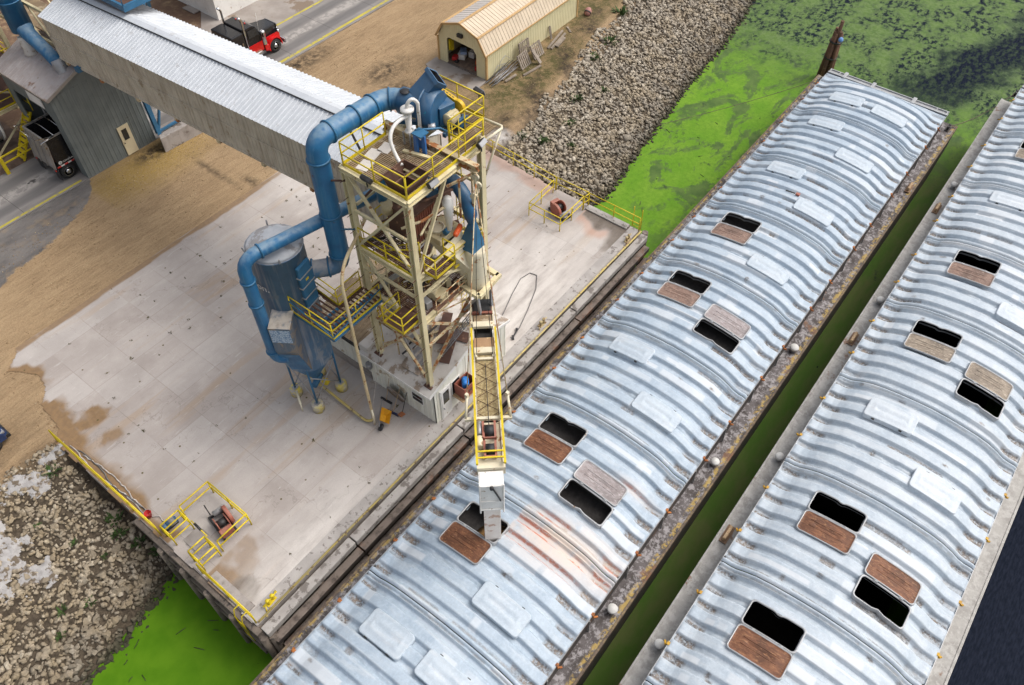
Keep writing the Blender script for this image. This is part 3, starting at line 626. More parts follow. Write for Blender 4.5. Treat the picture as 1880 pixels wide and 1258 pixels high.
for z in np.arange(.5, 3.6, .3):
    m = MB(); m.tube((34.52, 16.05, z), (34.52, 16.65, z), .02, 6); m.build('rung', M_yel, t)
# mooring bitts
def bitt(x, y, label, mat, rz=0):
    t = thing('mooring_bitt', label, 'mooring bitt', (x, y, 3.35)); c, s_ = math.cos(rz), math.sin(rz)
    T = lambda a, b, z: (x+a*c-b*s_, y+a*s_+b*c, z)
    m = MB(); m.extr([T(-.26, -.12, 3.35), T(.26, -.12, 3.35), T(.26, .12, 3.35), T(-.26, .12, 3.35)], (0, 0, .04)); m.build('base_plate', mat, t)
    for a in (-.14, .14):
        m = MB(); m.lathe([(.085, 0), (.075, .1), (.07, .26), (.095, .30), (.09, .34), (0, .36)], T(a, 0, 3.38), 12); m.build('bollard_post', mat, t)
    m = MB(); m.tube(T(-.42, 0, 3.58), T(.42, 0, 3.58), .04, 8); m.build('cross_bar', mat, t)
    for a in (-.42, .42):
        m = MB(); m.tube(T(a*.7, 0, 3.56), T(a*1.05, .17 if a > 0 else -.17, 3.37), .03, 8); m.build('strut', mat, t)
    return t
bitt(4.05, 16.22, 'yellow steel mooring bitt at the near left dock corner', M_yel, .1)
M_yel3 = paint('rusty_cream', (.46, .38, .20), (.38, .28, .14), rust=(.20, .11, .05), rust_t=.50, rust_s=5, rough=.7)
bitt(32.95, 16.05, 'weathered cream bitt at the far right dock corner', M_yel3, .05); bitt(24.2, 16.2, 'weathered cream bitt midway along the right half of the dock front', M_yel3, .0)

# winches
M_red = paint('faded_red', (.36, .105, .065), (.28, .085, .055), rust=(.12, .07, .05), rust_t=.6, rust_s=4, rough=.55, dust=(.35, .22, .17), dust_amt=.35)
M_grey = paint('grey_paint', (.30, .295, .29), (.22, .215, .21), rust=(.14, .09, .06), rust_t=.62, rough=.5)
def winch(x, y, label, rz, steel):
    o = (x, y, 3.34); t = thing('winch', label, 'winch', o); Mz = Matrix.Rotation(rz, 3, 'Z')
    T = lambda a, b, z: Vector(o)+Mz @ Vector((a, b, z))
    m = MB()
    for b in (-.32, .32): m.bar(T(-.75, b, .06), T(.75, b, .06), .10, .12)
    for a in (-.7, -.1, .6): m.bar(T(a, -.32, .05), T(a, .32, .05), .08, .1)
    m.build('skid_frame', M_dk, t)
    m = MB(); m.lathe([(.19, -.22), (.19, .22)], T(.1, 0, .42), 20, axis=T(0, 1, 0)-T(0, 0, 0)); m.build('drum', M_dk, t)
    for b, r in ((-.25, .38), (.25, .34)):
        m = MB(); m.lathe([(r*.55, -.02), (r, -.02), (r, .03), (r*.55, .03)], T(.1, b, .42), 24, axis=T(0, 1, 0)-T(0, 0, 0)); m.build('drum_flange', M_red, t)
    m = MB(); m.lathe([(.46, -.09), (.48, -.07), (.48, .07), (.46, .09)], T(-.05, .42, .46), 26, axis=T(0, 1, 0)-T(0, 0, 0)); m.build('gear_guard', M_red, t, bevel=0)
    m = MB(); m.obox(T(.62, -.05, .38), .28, .62, .42, Mz); m.build('gearbox', M_red, t, bevel=.04)
    m = MB(); m.tube(T(-.55, -.1, .36), T(-.55, .42, .36), .15, 14); m.tube(T(-.55, .42, .36), T(-.55, .5, .36), .11, 14); m.build('motor', steel, t)
    m = MB(); m.bar(T(-.75, -.2, .15), T(-.95, -.2, .85), .05, .05); m.build('brake_lever', M_dk, t)
    return t
winch(5.15, 20.75, 'old red winch with drum in the left yellow rail cage', R(-100), M_grey)
winch(32.45, 20.8, 'old red winch with drum in the right yellow rail cage', R(75), M_grey)
M_bluem = paint('motor_blue', (.075, .17, .30), (.06, .13, .22), rust=(.3, .28, .25), rust_t=.6, rough=.5)
t = thing('pump_motor', 'small blue electric motor beside the left winch cage', 'motor', (3.65, 22.65, 3.34))
m = MB(); m.tube((3.5, 22.62, 3.62), (4.0, 22.58, 3.62), .17, 16); m.build('motor_body', M_bluem, t)
m = MB(); m.tube((3.25, 22.64, 3.58), (3.5, 22.62, 3.6), .12, 14, .16); m.build('pump_head', M_bluem, t)
m = MB(); m.tube((3.62, 22.6, 3.62), (3.9, 22.58, 3.62), .178, 16); m.build('cooling_shroud', M_grey, t)
m = MB(); m.box(3.3, 3.98, 22.5, 22.74, 3.34, 3.45); m.build('foot', M_dk, t)
t = thing('bucket', 'red plastic bucket by the left dock rail', 'bucket', (3.3, 23.85, 3.34))
M_redp = plain('red_plastic', (.45, .02, .02), .4, var=.15)
m = MB(); m.lathe([(.13, 0), (.17, .32), (.19, .33), (.165, .31), (.125, .03), (0, .03)], (3.32, 23.85, 3.34), 20); m.build('pail', M_redp, t)
m = MB(); m.pipe([(3.32+.17*math.cos(a), 23.85+.17*math.sin(a), 3.68+.02*math.sin(a*2)) for a in np.linspace(0, math.pi, 9)], .012, 6); m.build('pail_handle', M_grey, t)
M_hose = plain('pale_hose', (.42, .38, .35), .6, var=.3); M_cable = plain('steel_cable', (.16, .155, .15), .5, .4, var=.2)
for i in range(3):
    r_ = random.Random(i+3); pts = [(3.22+.13*i+.10*math.sin(y*1.3+i*2.1)+r_.uniform(-.04, .04), y, 3.36) for y in np.linspace(24.0, 30.2-i*.5, 26)]
    if i == 2: pts = [(3.75, 22.9, 3.36), (3.55, 23.15, 3.36), (3.62, 23.45, 3.36), (3.4, 23.7, 3.36)]+pts
    m = MB(); m.pipe(pts, .032, 6); tag(m.build('hose', M_hose if i != 1 else M_cable), ['pale hose lying along the left dock rail, outermost of three', 'grey steel cable lying between two hoses along the left rail', 'pale hose by the left rail that runs to the blue motor'][i], 'cable' if i == 1 else 'hose')
cp = [at for at in [(20.35, 17.9), (21.6, 18.0), (23.4, 18.4), (25.0, 18.95), (26.3, 19.3), (27.0, 19.15), (27.1, 18.7), (26.2, 18.1), (24.6, 17.5), (23.2, 17.05), (22.4, 16.9)]]
m = MB(); m.pipe([(x, y, 3.36) for x, y in cp], .026, 6); tag(m.build('power_cable', M_cable), 'thin grey cable looped on the concrete right of the tower', 'cable')
m = MB(); m.bar((22.35, 16.88, 3.38), (23.1, 17.1, 3.38), .06, .05); m.bar((22.3, 16.8, 3.4), (22.5, 17.0, 3.4), .12, .08); m.bar((22.95, 17.05, 3.4), (23.05, 17.15, 3.4), .1, .09)
tag(m.build('cable_hook', M_dk), 'dark steel hook at the end of the grey cable', 'hook')

# little weeds and droppings in the joints of the slab: too many and too small to count
m = MB(); r_ = random.Random(21); M_joint = plain('joint_weed', (.075, .065, .02), .9, var=.5)
for i in range(130):
    u, v = r_.uniform(5, 31), r_.uniform(24, 37.8) if i < 105 else r_.uniform(16.8, 24)
    if r_.random() < .6:
        if r_.random() < .5: u = 6.05+2.45*round((u-6.05)/2.45)+r_.uniform(-.05, .05)
        else: v = 16.95+1.91*round((v-16.95)/1.91)+r_.uniform(-.05, .05)
    if 15.3 < u < 22 and v < 25.5: continue
    s_ = r_.uniform(.03, .085)
    for k in range(6):
        a = r_.uniform(0, 6.28); c = Vector((u+r_.uniform(-s_, s_), v+r_.uniform(-s_, s_), 3.325)); d = Vector((math.cos(a), math.sin(a), 0))*s_; e = Vector((-math.sin(a), math.cos(a), 0))*s_*.4
        m.add([c-e, c+e, c+d+Vector((0, 0, s_*.9))], [(0, 1, 2)])
stuff(m.build('joint_weeds', M_joint))
# ------------------------------------------------------------------ barges
def cover_mat(name, a, b, c):
    k = NT(name); p = k.pos()
    col = k.mix(k.rng(k.noise(.9, 6, rough=.6), .35, .66), a, b)
    stv = k.scale(p, (3.2, .55, 1)); col = k.mix(k.mul(k.rng(k.noise(1.3, 6, stv, .65), .48, .66), .55), col, c)
    col = k.mix(k.mul(k.rng(k.noise(7, 5, rough=.7), .42, .7), .32), col, tuple(min(1, x*1.35) for x in a))
    col = k.mix(k.mul(k.rng(k.noise(24, 4, rough=.7), .4, .75), .22), col, tuple(x*.55 for x in b))
    pat = k.attr('patch'); col = k.mix(k.mul(pat, .6), col, (.62, .64, .66))
    dk = k.mul(k.attr('dirt'), k.rng(k.noise(9, 6, rough=.75), .30, .58)); col = k.mix(dk, col, k.mix(k.rng(k.noise(4, 3), .35, .65), (.10, .095, .095), (.20, .15, .11)))
    sp = k.rng(k.noise(3.4, 7, rough=.72), .70, .74); col = k.mix(k.mul(sp, .6), col, (.16, .15, .15))
    stn = k.attr('stain'); col = k.mix(k.mul(stn, k.rng(k.noise(2.2, 5), .15, .5)), col, (.64, .52, .43))
    red = k.mul(k.rng(k.attr('redline'), .12, .5), k.rng(k.noise(5, 5, rough=.7), .36, .52)); col = k.mix(k.mul(red, .85), col, (.50, .17, .10))
    k.bump(k.noise(20, 4), .12, .02)
    return k.fin(col, .52, 0, .4)
M_cov1 = cover_mat('blue_white_cover', (.395, .465, .535), (.315, .385, .46), (.50, .545, .58))
M_cov2 = cover_mat('white_cover', (.455, .51, .56), (.37, .43, .49), (.55, .58, .605))
M_galv = paint('galvanised_rim', (.40, .41, .42), (.32, .325, .33), rust=(.25, .16, .10), rust_t=.64, rust_s=3, rough=.45, metal=.25)
def wood_like(name, a, b, c):
    k = NT(name); p = k.pos(); g = k.scale(p, (3.4, 1.0, 1.0))
    f = k.noise(1.9, 7, g, .68, 1.3); col = k.mix(k.rng(f, .36, .60), a, b); col = k.mix(k.mul(k.rng(k.noise(.8, 5, rough=.6), .45, .65), .6), col, tuple(x*.45 for x in b)); col = k.mix(k.rng(k.noise(4.5, 7, g, .75, .6), .52, .66), col, c)
    col = k.mix(k.mul(k.rng(k.noise(16, 5, rough=.75), .4, .7), .45), col, tuple(x*.4 for x in a)); k.bump(f, .35, .04); return k.fin(col, .62, 0, .4)
LID = dict(rust=wood_like('rusty_lid_underside', (.24, .098, .046), (.125, .05, .026), (.36, .18, .085)),
           dusty=wood_like('dusty_lid_underside', (.29, .185, .14), (.19, .12, .095), (.42, .32, .26)),
           pale=wood_like('pale_lid_underside', (.37, .33, .33), (.27, .225, .22), (.50, .46, .45)),
           grey=wood_like('grey_lid_underside', (.34, .28, .215), (.21, .165, .125), (.50, .43, .34)))
M_lidtop1 = cover_mat('lid_top_blue', (.45, .51, .565), (.375, .44, .505), (.53, .56, .59)); M_lidtop2 = cover_mat('lid_top_white', (.53, .575, .615), (.455, .51, .565), (.60, .625, .65))
M_latch = paint('orange_latch', (.40, .14, .03), (.28, .085, .02), rust=(.12, .05, .03), rust_t=.55, rust_s=8, rough=.7); M_latchy = paint('yellow_latch', (.55, .32, .02), (.42, .22, .02), rust=(.2, .08, .03), rust_t=.6, rust_s=8, rough=.6)
M_hull = paint('black_hull', (.055, .048, .045), (.035, .03, .03), rust=(.13, .07, .04), rust_t=.58, rust_s=1.4, rough=.7, streak=(.12, .09, .07), streak_amt=.5, bump=.3)
def bdeck_mat(name, a, b, c, yel):
    k = NT(name); p = k.pos(); col = k.mix(k.rng(k.noise(1.3, 7, rough=.7), .36, .62), a, b)
    col = k.mix(k.mul(k.rng(k.noise(3.5, 7, rough=.72), .46, .60), .85), col, c)
    rt = k.rng(k.noise(.7, 6, rough=.65), .60, .66); col = k.mix(k.mul(rt, .8), col, (.20, .105, .06))
    ye = k.mul(k.attr('edge'), k.rng(k.noise(3.2, 7, rough=.72), .47, .56)); col = k.mix(k.mul(ye, yel*.8), col, (.46, .32, .09))
    k.bump(k.noise(14, 5), .4, .03); return k.fin(col, .75, 0, .3)
M_bd1 = bdeck_mat('dark_barge_deck', (.135, .12, .12), (.065, .055, .052), (.36, .34, .345), 1.0); M_bd2 = bdeck_mat('pale_barge_deck', (.40, .385, .36), (.31, .295, .275), (.47, .455, .43), .0)
M_gunw = bdeck_mat('worn_yellow_gunwale', (.16, .12, .09), (.09, .07, .06), (.26, .19, .10), 1.0)
M_hold1 = plain('hold_dust_shade', (.040, .037, .036), .9, var=.2, s=6, bump=.2, spec=.1); M_hold2 = plain('hold_shade_black', (.006, .006, .006), .95, var=.2, spec=.0)  # black puts the deep hold's shade into colour; grey mixes dust and shade
M_grain = plain('grain', (.30, .165, .055), .9, var=.35, s=22, bump=.5)

D_top = ([0, .06, .14, .45, .72, 1.08, 1.6, 2.2, 2.9, 3.66, 4.47, 6], [.05, .115, .14, .155, .23, .44, .665, .80, .90, .975, 1.01, 1.01])
D_bot = ([0, .5, .72, .92, 1.12, 1.6, 2.2, 2.9, 3.66, 4.47, 6], [0, 0, .03, .095, .215, .445, .595, .705, .78, .815, .815])
class Barge:
    def __init__(s, vL, vR, zc): s.vL, s.vR, s.zc = vL, vR, zc; s.W = vL-vR
    def d(s, v): return np.minimum(s.vL-v, v-s.vR)*8.94/s.W
    def top(s, v): return s.zc+np.interp(s.d(v), *D_top)
    def bot(s, v): return s.zc+np.interp(s.d(v), *D_bot)
def ribs(x, L, n):
    """0..1 rib height along a section; x from 0 to L; seam lips at both ends"""
    p = L/n; q = np.mod(x/p+.5, 1.0); d = np.abs(q-.5)*p            # ribs centred between seams
    r = np.clip((.275*p/.87-d)/.085+.5, 0, 1); r = r*r*(3-2*r); return r
def build_cover(b, parent, u0, u1, holes, mat, lidtop, seed, flat_start=False, flat_end=False, stain=None):
    L = u1-u0; n = max(2, int(round(L/.875)))
    us = np.linspace(u0+.02, u1-.02, int(L/.045)); vs = np.concatenate([np.linspace(b.vR, b.vR+1.3, 27), np.linspace(b.vR+1.36, b.vL-1.36, int((b.W-2.6)/.09)), np.linspace(b.vL-1.3, b.vL, 27)])
    U, V = np.meshgrid(us, vs, indexing='ij'); x = U-u0; d = b.d(V)
    r = ribs(x, L, n)
    A, B = b.top(V), b.bot(V)
    # stepped stiffener pockets in the middle trough
    pitch = L/n; ti = np.floor(x/pitch+.5).astype(int); mid = (ti == n//2+ (1 if seed % 2 else 0)) & (d > 1.0)
    step = np.where(mid, .045*((np.floor(V*1.55+seed*.37) % 2) == 0), 0)
    Z = B+(A-B)*r + step*(1-r)
    e0, e1 = x, L-x                                                   # seam: high lip, then groove
    lip = np.clip(1.5-np.abs(e0-.13)/.075, 0, 1); grv = np.clip(1.3-np.abs(e0-.30)/.075, 0, 1); lip1 = np.clip(1-np.abs(e1-.06)/.06, 0, 1); grv1 = np.clip(1.2-np.abs(e1-.17)/.06, 0, 1)
    near = np.maximum(np.clip((.40-e0)/.06, 0, 1), np.clip((.25-e1)/.06, 0, 1)); Zs = A-.03+.095*lip-.13*grv+.03*lip1-.10*grv1
    Z = Z*(1-near)+Zs*near
    if flat_end: q = np.clip((L-x)/1.5, 0, 1); q = .12+.88*q*q*(3-2*q); Z = b.zc+.06+(Z-b.zc-.06)*np.where(Z > b.zc+.06, q, 1)
    Z = Z + .010*(fbm(U, V, 1.4, 3, seed)-.5)
    rr = np.random.default_rng(seed)
    trough = 1-r
    dirt = trough*np.clip((1.0-d)/.15, 0, 1)*np.clip((d-.03)/.06, 0, 1)*(.45+.55*(vnoise(ti*3.7, np.sign(V-(b.vL+b.vR)/2)*5+seed, 1.0, seed) > .35))
    dirt = np.maximum(dirt, .9*(np.maximum(grv, grv1)*.7)*(fbm(U*.4, V, 1.2, 3, seed+2) > .40))
    patch = np.zeros_like(U)
    for _ in range(int(L*4.2)):
        pu, pv = rr.uniform(u0, u1), rr.uniform(b.vR+.7, b.vL-.7); pu = u0+round((pu-u0)/pitch)*pitch+rr.choice([0, .43, -.1])
        w_, h_ = rr.choice([.12, .2, .28]), rr.choice([.18, .35, .7, 1.3])
        mk = (np.abs(U-pu) < w_) & (np.abs(V-pv) < h_)
        if rr.random() < .25: dirt = np.maximum(dirt, mk*trough*rr.uniform(.6, 1.0))
        else: patch = np.maximum(patch, mk*rr.uniform(.3, 1.0)*np.where(rr.random() < .6, r, 1))
    for _ in range(int(L*.8)):
        pu, pv = rr.uniform(u0, u1), rr.uniform(b.vR+.5, b.vL-.5); dirt = np.maximum(dirt, np.clip((1-np.hypot((U-pu)/rr.uniform(.08, .16), (V-pv)/rr.uniform(.1, .2)))*3, 0, 1)*rr.uniform(.5, 1))
    at = dict(dirt=dirt, patch=patch)
    at['stain'] = stain(U, V, r) if stain else np.zeros_like(U); at['redline'] = at['stain']*np.clip(1.2-np.abs(np.abs(np.mod(x/(L/n)+.5, 1)-.5)*(L/n)-.30)/.10, 0, 1)*np.clip((fbm(U, V, .8, 3, seed+9)-.34)*6, 0, 1)
    keep = np.ones((len(us)-1, len(vs)-1), bool); uc = (us[:-1]+us[1:])/2; vc = (vs[:-1]+vs[1:])/2
    for h in holes:
        keep &= ~(((uc > h['u0']+.02) & (uc < h['u1']-.02))[:, None] & ((vc > h['v0']+.02) & (vc < h['v1']-.02))[None, :])
    # flatten seat round every hatch so the coaming sits on it
    ob = None
    for h in holes+[dict(u0=h['u0'], u1=h['u1'], v0=h['v0'], v1=h['v1']) for h in []]:
        pass
    ob = grid_mesh('cover', U, V, Z, mat, at, keep=keep, parent=parent)
    # skirt at both long edges
    for v in (b.vL, b.vR): m = MB(); m.box(u0+.02, u1-.02, v-.012, v+.012, b.zc-.14, b.zc+.075); m.build('cover_skirt', M_galv, ob)
    return ob
def rrect(u0, u1, v0, v1, r, n=6, notch=None):
    pts = []
    for cu, cv, a0 in ((u1-r, v1-r, 0), (u0+r, v1-r, 90), (u0+r, v0+r, 180), (u1-r, v0+r, 270)):
        pts += [(cu+r*math.cos(R(a0+90*i/n)), cv+r*math.sin(R(a0+90*i/n))) for i in range(n+1)]
    # subdivide long sides so the outline follows the arch
    out = []
    for a, b in zip(pts, pts[1:]+pts[:1]):
        k = max(1, int(math.hypot(a[0]-b[0], a[1]-b[1])/.12)); out += [(a[0]+(b[0]-a[0])*i/k, a[1]+(b[1]-a[1])*i/k) for i in range(k)]
    if notch:
        side, depth = notch; vm = (v0+v1)/2; res = []
        for (u, v) in out:
            edge = u1 if side > 0 else u0
            if abs(u-edge) < .02: u -= side*depth*math.exp(-((v-vm)/.15)**2)*1.0
            res.append((u, v))
        out = res
    return out
def ring_shape(b, outline, layers, cu, cv, chord=True):
    """stack of scaled copies of an outline: layers = (scale_u, scale_v, dz) ; surface follows a chord of the arch"""
    m = MB(); n = len(outline); vs = []
    for su, sv, dz in layers:
        for (u, v) in outline:
            uu = cu+(u-cu)*su; vv = cv+(v-cv)*sv; vs.append((uu, vv, float(b.top(np.array(cv+(v-cv)*sv)))+dz))
    fs = [(i*n+k, i*n+(k+1) % n, (i+1)*n+(k+1) % n, (i+1)*n+k) for i in range(len(layers)-1) for k in range(n)]
    return m, vs, fs, n
def hatch(b, cover, u0, u1, v0, v1, state, dirn, lidmat, lidtop, label=None, holdm=None):
    cu, cv = (u0+u1)/2, (v0+v1)/2; inner = -dirn
    out = rrect(u0, u1, v0, v1, .16, notch=(inner, .085))
    hu, hv = (u1-u0)/2, (v1-v0)/2
    sc = lambda t: (1+t/hu, 1+t/hv)
    if state == 'open':
        lay = [(*sc(.075), -.26), (*sc(.07), .055), (*sc(.045), .075), (*sc(.0), .06), (*sc(-.005), .03), (*sc(-.005), -.10)]
        m, vs, fs, n = ring_shape(b, out, lay, cu, cv); m.add(vs, fs, 0, True); m.mi = [0]*(n*4)+[1]*(len(fs)-n*4); m.build('hatch_coaming', [M_galv, holdm], cover)  # inner skirt takes the dark hold colour to stand in for shade
        # lid thrown back flat, underside up
        L0, L1 = (u1+.10, u1+.10+(u1-u0)+.12) if dirn > 0 else (u0-.10-(u1-u0)-.12, u0-.10)
        lo = rrect(L0, L1, v0-.06, v1+.06, .17); cu2 = (L0+L1)/2; hu2 = (L1-L0)/2; hv2 = (v1-v0)/2+.06
        sc2 = lambda t: (1+t/hu2, 1+t/hv2)
        lay = [(*sc2(-.02), .015), (*sc2(0), .03), (*sc2(0), .115), (*sc2(-.035), .125), (*sc2(-.055), .10), (.72, .86, .088), (.36, .62, .13), (.12, .45, .12), (.0, .40, .095)]
        m, vs, fs, n = ring_shape(b, lo, lay, cu2, cv); k = 4*n
        m.add(vs, fs[:k], 0, True); m.f += [tuple(f) for f in fs[k:]]; m.mi += [1]*len(fs[k:]); m.sm += [True]*len(fs[k:])
        # raised stiffener across the underside
        for q in (-.12, .13):
            pth = [(cu2+q*(L1-L0), v, float(b.top(np.array(v)))+.115) for v in np.linspace(v0+.35, v1-.35, 9)]
            m.pipe(pth, .030, 6, 1)
        o = m.build('hatch_lid', [M_galv, lidmat], cover)
        if label: o['label'] = label
        for v in (v0+.5, v1-.5):
            m = MB(); ue = u1+.07 if dirn > 0 else u0-.07; zz = float(b.top(np.array(v)))+.08; m.tube((ue, v-.1, zz), (ue, v+.1, zz), .035, 8); m.build('hatch_hinge', M_galv, cover)
    else:
        out = rrect(u0-.06, u1+.06, v0-.05, v1+.05, .17); hu += .06; hv += .05
        sc = lambda t: (1+t/hu, 1+t/hv)
        lay = [(*sc(.0), -.14), (*sc(.0), .085), (*sc(-.02), .105), (*sc(-.05), .108), (.80, .88, .10), (.62, .80, .10), (.46, .72, .128), (.22, .66, .128), (.10, .60, .10), (0, .58, .10)]
        m, vs, fs, n = ring_shape(b, out, lay, cu, cv); m.add(vs, fs, 0, True); m.build('hatch_lid', lidtop, cover)
        side = u0-.05 if dirn < 0 else u1+.05
        m = MB()
        for v in (v0+.45, v1-.45): m.box(side-.05, side+.05, v-.07, v+.07, float(b.top(np.array(v)))-.03, float(b.top(np.array(v)))+.07)
        m.build('hatch_clip', M_dk, cover)
def make_barge(name, label, b, hull, seams, zdeck, covmat, lidtop, hatches, deckmat, latch, holdmat, holdz, gun, stain=None, bow=False):
    u0, u1, hR, hL = hull; t = thing(name, label, 'barge', (u0, hR, 0)); zb = b.zc
    m = MB()   # hull shell: sides, raked ends, closed deck ring
    prof = [(u0+5, -1.0), (u0, 1.2), (u0, zdeck-.02), (u1, zdeck-.02), (u1, 1.2), (u1-5, -1.0)]
    a = [(x, hR, z) for x, z in prof]; c = [(x, hL, z) for x, z in prof]; n = len(prof)
    m.add(a+c, [tuple(range(n)), tuple(reversed(range(n, 2*n)))]+[(i, n+i, n+(i+1) % n, (i+1) % n) for i in range(n) if i != 2])
    m.build('hull', M_hull, t)
    def dk(ua, ub, va, vb, edge_side):
        us = np.linspace(ua, ub, max(2, int((ub-ua)/.5))); vs = np.linspace(va, vb, 9); U, V = np.meshgrid(us, vs, indexing='ij')
        e = np.zeros_like(U)
        if edge_side > 0: e = np.clip(1-(vb-V)/.32, 0, 1)
        if edge_side < 0: e = np.clip(1-(V-va)/.32, 0, 1)
        return U, V, e
    for va, vb, sd in ((hR, b.vR+.05, -1), (b.vL-.05, hL, 1)):
        U, V, e = dk(u0, u1, va, vb, sd); grid_mesh('side_deck', U, V, np.full_like(U, zdeck)+.03*e, deckmat, dict(edge=(e > .25)*1.0), parent=t)
        ev = va+.0 if sd < 0 else vb; m = MB(); m.box(u0, u1, ev-.06, ev+.06, zdeck-.22, zdeck+.055); m.build('gunwale', gun, t, bevel=.02)
    for ua, ub in ((u0, seams[0]), (seams[-1], u1)):
        U, V, e = dk(ua, ub, b.vR-.0, b.vL+.0, 0); grid_mesh('end_deck', U, V, np.full_like(U, zdeck+.002), deckmat, dict(edge=e), parent=t)
    m = MB(); th = .10
    for v in (b.vR+.02, b.vL-.02-th): m.box(seams[0], seams[-1], v, v+th, zdeck, zb-.02)
    for u in (seams[0], seams[-1]-th): m.box(u, u+th, b.vR+.13, b.vL-.13, zdeck, zb-.02)
    m.build('coaming', M_hull, t)
    for v, s_ in ((b.vR, -1), (b.vL, 1)):
        for u in np.arange(seams[0]+.6, seams[-1]-.2, 3.05):
            mm = MB(); mm.extr([(u-.02, v+s_*.01, zdeck+.01), (u-.02, v+s_*.10, zdeck+.01), (u-.02, v+s_*.05, zb-.15), (u-.02, v+s_*.01, zb-.15)], (.05, 0, 0)); mm.build('coaming_bracket', M_grey, t) if (s_ < 0 and u > 0) else None
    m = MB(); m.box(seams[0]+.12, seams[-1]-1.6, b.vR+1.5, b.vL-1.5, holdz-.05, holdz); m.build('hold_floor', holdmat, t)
    k = 0
    for i, (a_, b_) in enumerate(zip(seams, seams[1:])):
        hs = [h for h in hatches if a_ <= (h[0]+h[1])/2 < b_]
        holes = [dict(u0=h[0]-.05, u1=h[1]+.05, v0=h[2]-.05, v1=h[3]+.05) for h in hs if h[4] == 'open']
        cv = build_cover(b, t, a_, b_, holes, covmat, lidtop, 50+i+int(b.vL*3), stain=stain, flat_end=(i == len(seams)-2))
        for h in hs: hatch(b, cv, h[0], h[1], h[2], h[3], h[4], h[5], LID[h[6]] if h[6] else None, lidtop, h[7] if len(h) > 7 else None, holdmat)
        L = b_-a_; n = max(2, int(round(L/.875))); p = L/n
        for j in ((2, n-2) if n > 5 else (n//2,)):
            for v, s_ in ((b.vL, 1), (b.vR, -1)):
                u = a_+p*j; m = MB(); m.bar((u, v-s_*.42, zb+.06), (u, v+s_*.04, zb+.08), .10, .05); m.box(u-.07, u+.07, v-.06, v+.06, zb-.03, zb+.11)
                m.bar((u-.07, v+s_*.08, zb+.02), (u+.10, v+s_*.18, zb-.14), .08, .07); m.build('latch', latch, cv)
    # end frame with lugs
    for u in (seams[-1]+.06,):
        m = MB(); m.box(u, u+.10, b.vR, b.vL, zb-.14, zb+.16); m.box(u+.55, u+.63, b.vR, b.vL, zb-.14, zb+.10)
        m.box(u+.10, u+.55, b.vR, b.vL, zb-.12, zb+.02)
        for v in (b.vR+.05, b.vL-.85): m.box(u+.1, u+.55, v, v+.08, zb+.02, zb+.12); m.box(u+.1, u+.55, v+.72, v+.80, zb+.02, zb+.12)
        m.build('end_frame', M_galv, t)
        for f in (.28, .62, .86):
            mm = MB(); mm.box(u-.12, u+.68, b.vR+f*b.W-.13, b.vR+f*b.W+.13, zb+.0, zb+.22); mm.build('end_lug', M_galv, t, bevel=.03)
    return t
def sc(z, zp, u, v): f = (37.8-zp)/(37.8-z); return u*f, v*f
B1 = Barge(13.42, 4.55, 4.28)
seams1 = [-1.2, 1.35, 7.5, 13.6, 19.74, 25.85, 31.95, 38.1, 44.1, 50.4, 56.3]
H1 = []
def HL(u, st, dn=-1, lid=None, lab=None): H1.append((u, u+1.08, 9.58, 11.70, st, dn, lid, lab))
def HR(u, st, dn=1, lid=None, lab=None): H1.append((u, u+1.05, 6.42, 8.72, st, dn, lid, lab))
HL(5.25, 'shut'); HL(11.48, 'open', -1, 'rust', 'dark brown rusty hatch lid thrown open beside the loading spout'); HL(17.65, 'open', -1, 'rust'); HL(23.88, 'shut'); HL(29.98, 'open', -1, 'dusty'); HL(36.15, 'open', -1, 'dusty'); HL(42.35, 'shut'); HL(48.6, 'shut'); HL(52.1, 'shut')
HR(2.6, 'shut'); HR(5.35, 'shut'); HR(8.9, 'shut'); HR(15.1, 'open', 1, 'pale', 'pale grey hatch lid with pink dust, thrown open'); HR(21.3, 'shut'); HR(27.42, 'open', 1, 'pale', 'pale grey hatch lid thrown open'); HR(33.6, 'shut'); HR(39.7, 'shut'); HR(45.95, 'shut'); HR(52.0, 'shut')
def stain1(U, V, r):
    a = np.clip(1.25-np.hypot((U-(13.0+(9.5-V)*.12))/1.5, (V-7.2)/3.6), 0, 1)*(V < 9.6); b_ = .5*np.clip(1.1-np.hypot((U-17.6)/.5, (V-6.2)/1.6), 0, 1)
    return np.maximum(a*.95, b_)*(.55+.45*fbm(U*1.0, V*.35, 2.6, 3, 77))
make_barge('barge', 'blue-white covered barge moored against the dock, under the loading spout', B1, (-3.2, 57.9, 3.72, 14.35), seams1, 2.98, M_cov1, M_lidtop1, H1, M_bd1, M_latch, M_hold1, 4.42, M_gunw, stain1)
ZC2 = 5.2
def c2(u, v): return sc(4.3, ZC2, u, v)
vL2 = c2(0, 1.40)[1]; vR2 = c2(0, -7.62)[1]; B2 = Barge(vL2, vR2, ZC2-.02)
seams2 = [c2(u, 0)[0] for u in (-2.5, 4.5, 10.94, 17.31, 23.73, 30.23, 36.84, 43.35, 50.0, 56.6, 63.2)]
H2 = []
def hh(u0, u1, left, st, dn, lid=None, lab=None):
    f = (37.8-(ZC2+.77))/(37.8-5.05); v0, v1 = (-2.80, -.56) if left else (-5.92, -3.74); H2.append((u0*f, u1*f, v0*f, v1*f, st, dn, lid, lab))
hh(21.62, 22.7, 1, 'open', -1, 'rust'); hh(18.88, 19.95, 0, 'open', 1, 'rust'); hh(15.12, 16.25, 1, 'open', -1, 'rust'); hh(25.4, 26.5, 0, 'shut', 1); hh(34.75, 35.8, 1, 'open', -1, 'grey'); hh(31.9, 33.05, 0, 'open', 1, 'grey', 'mottled grey-brown hatch lid thrown open')
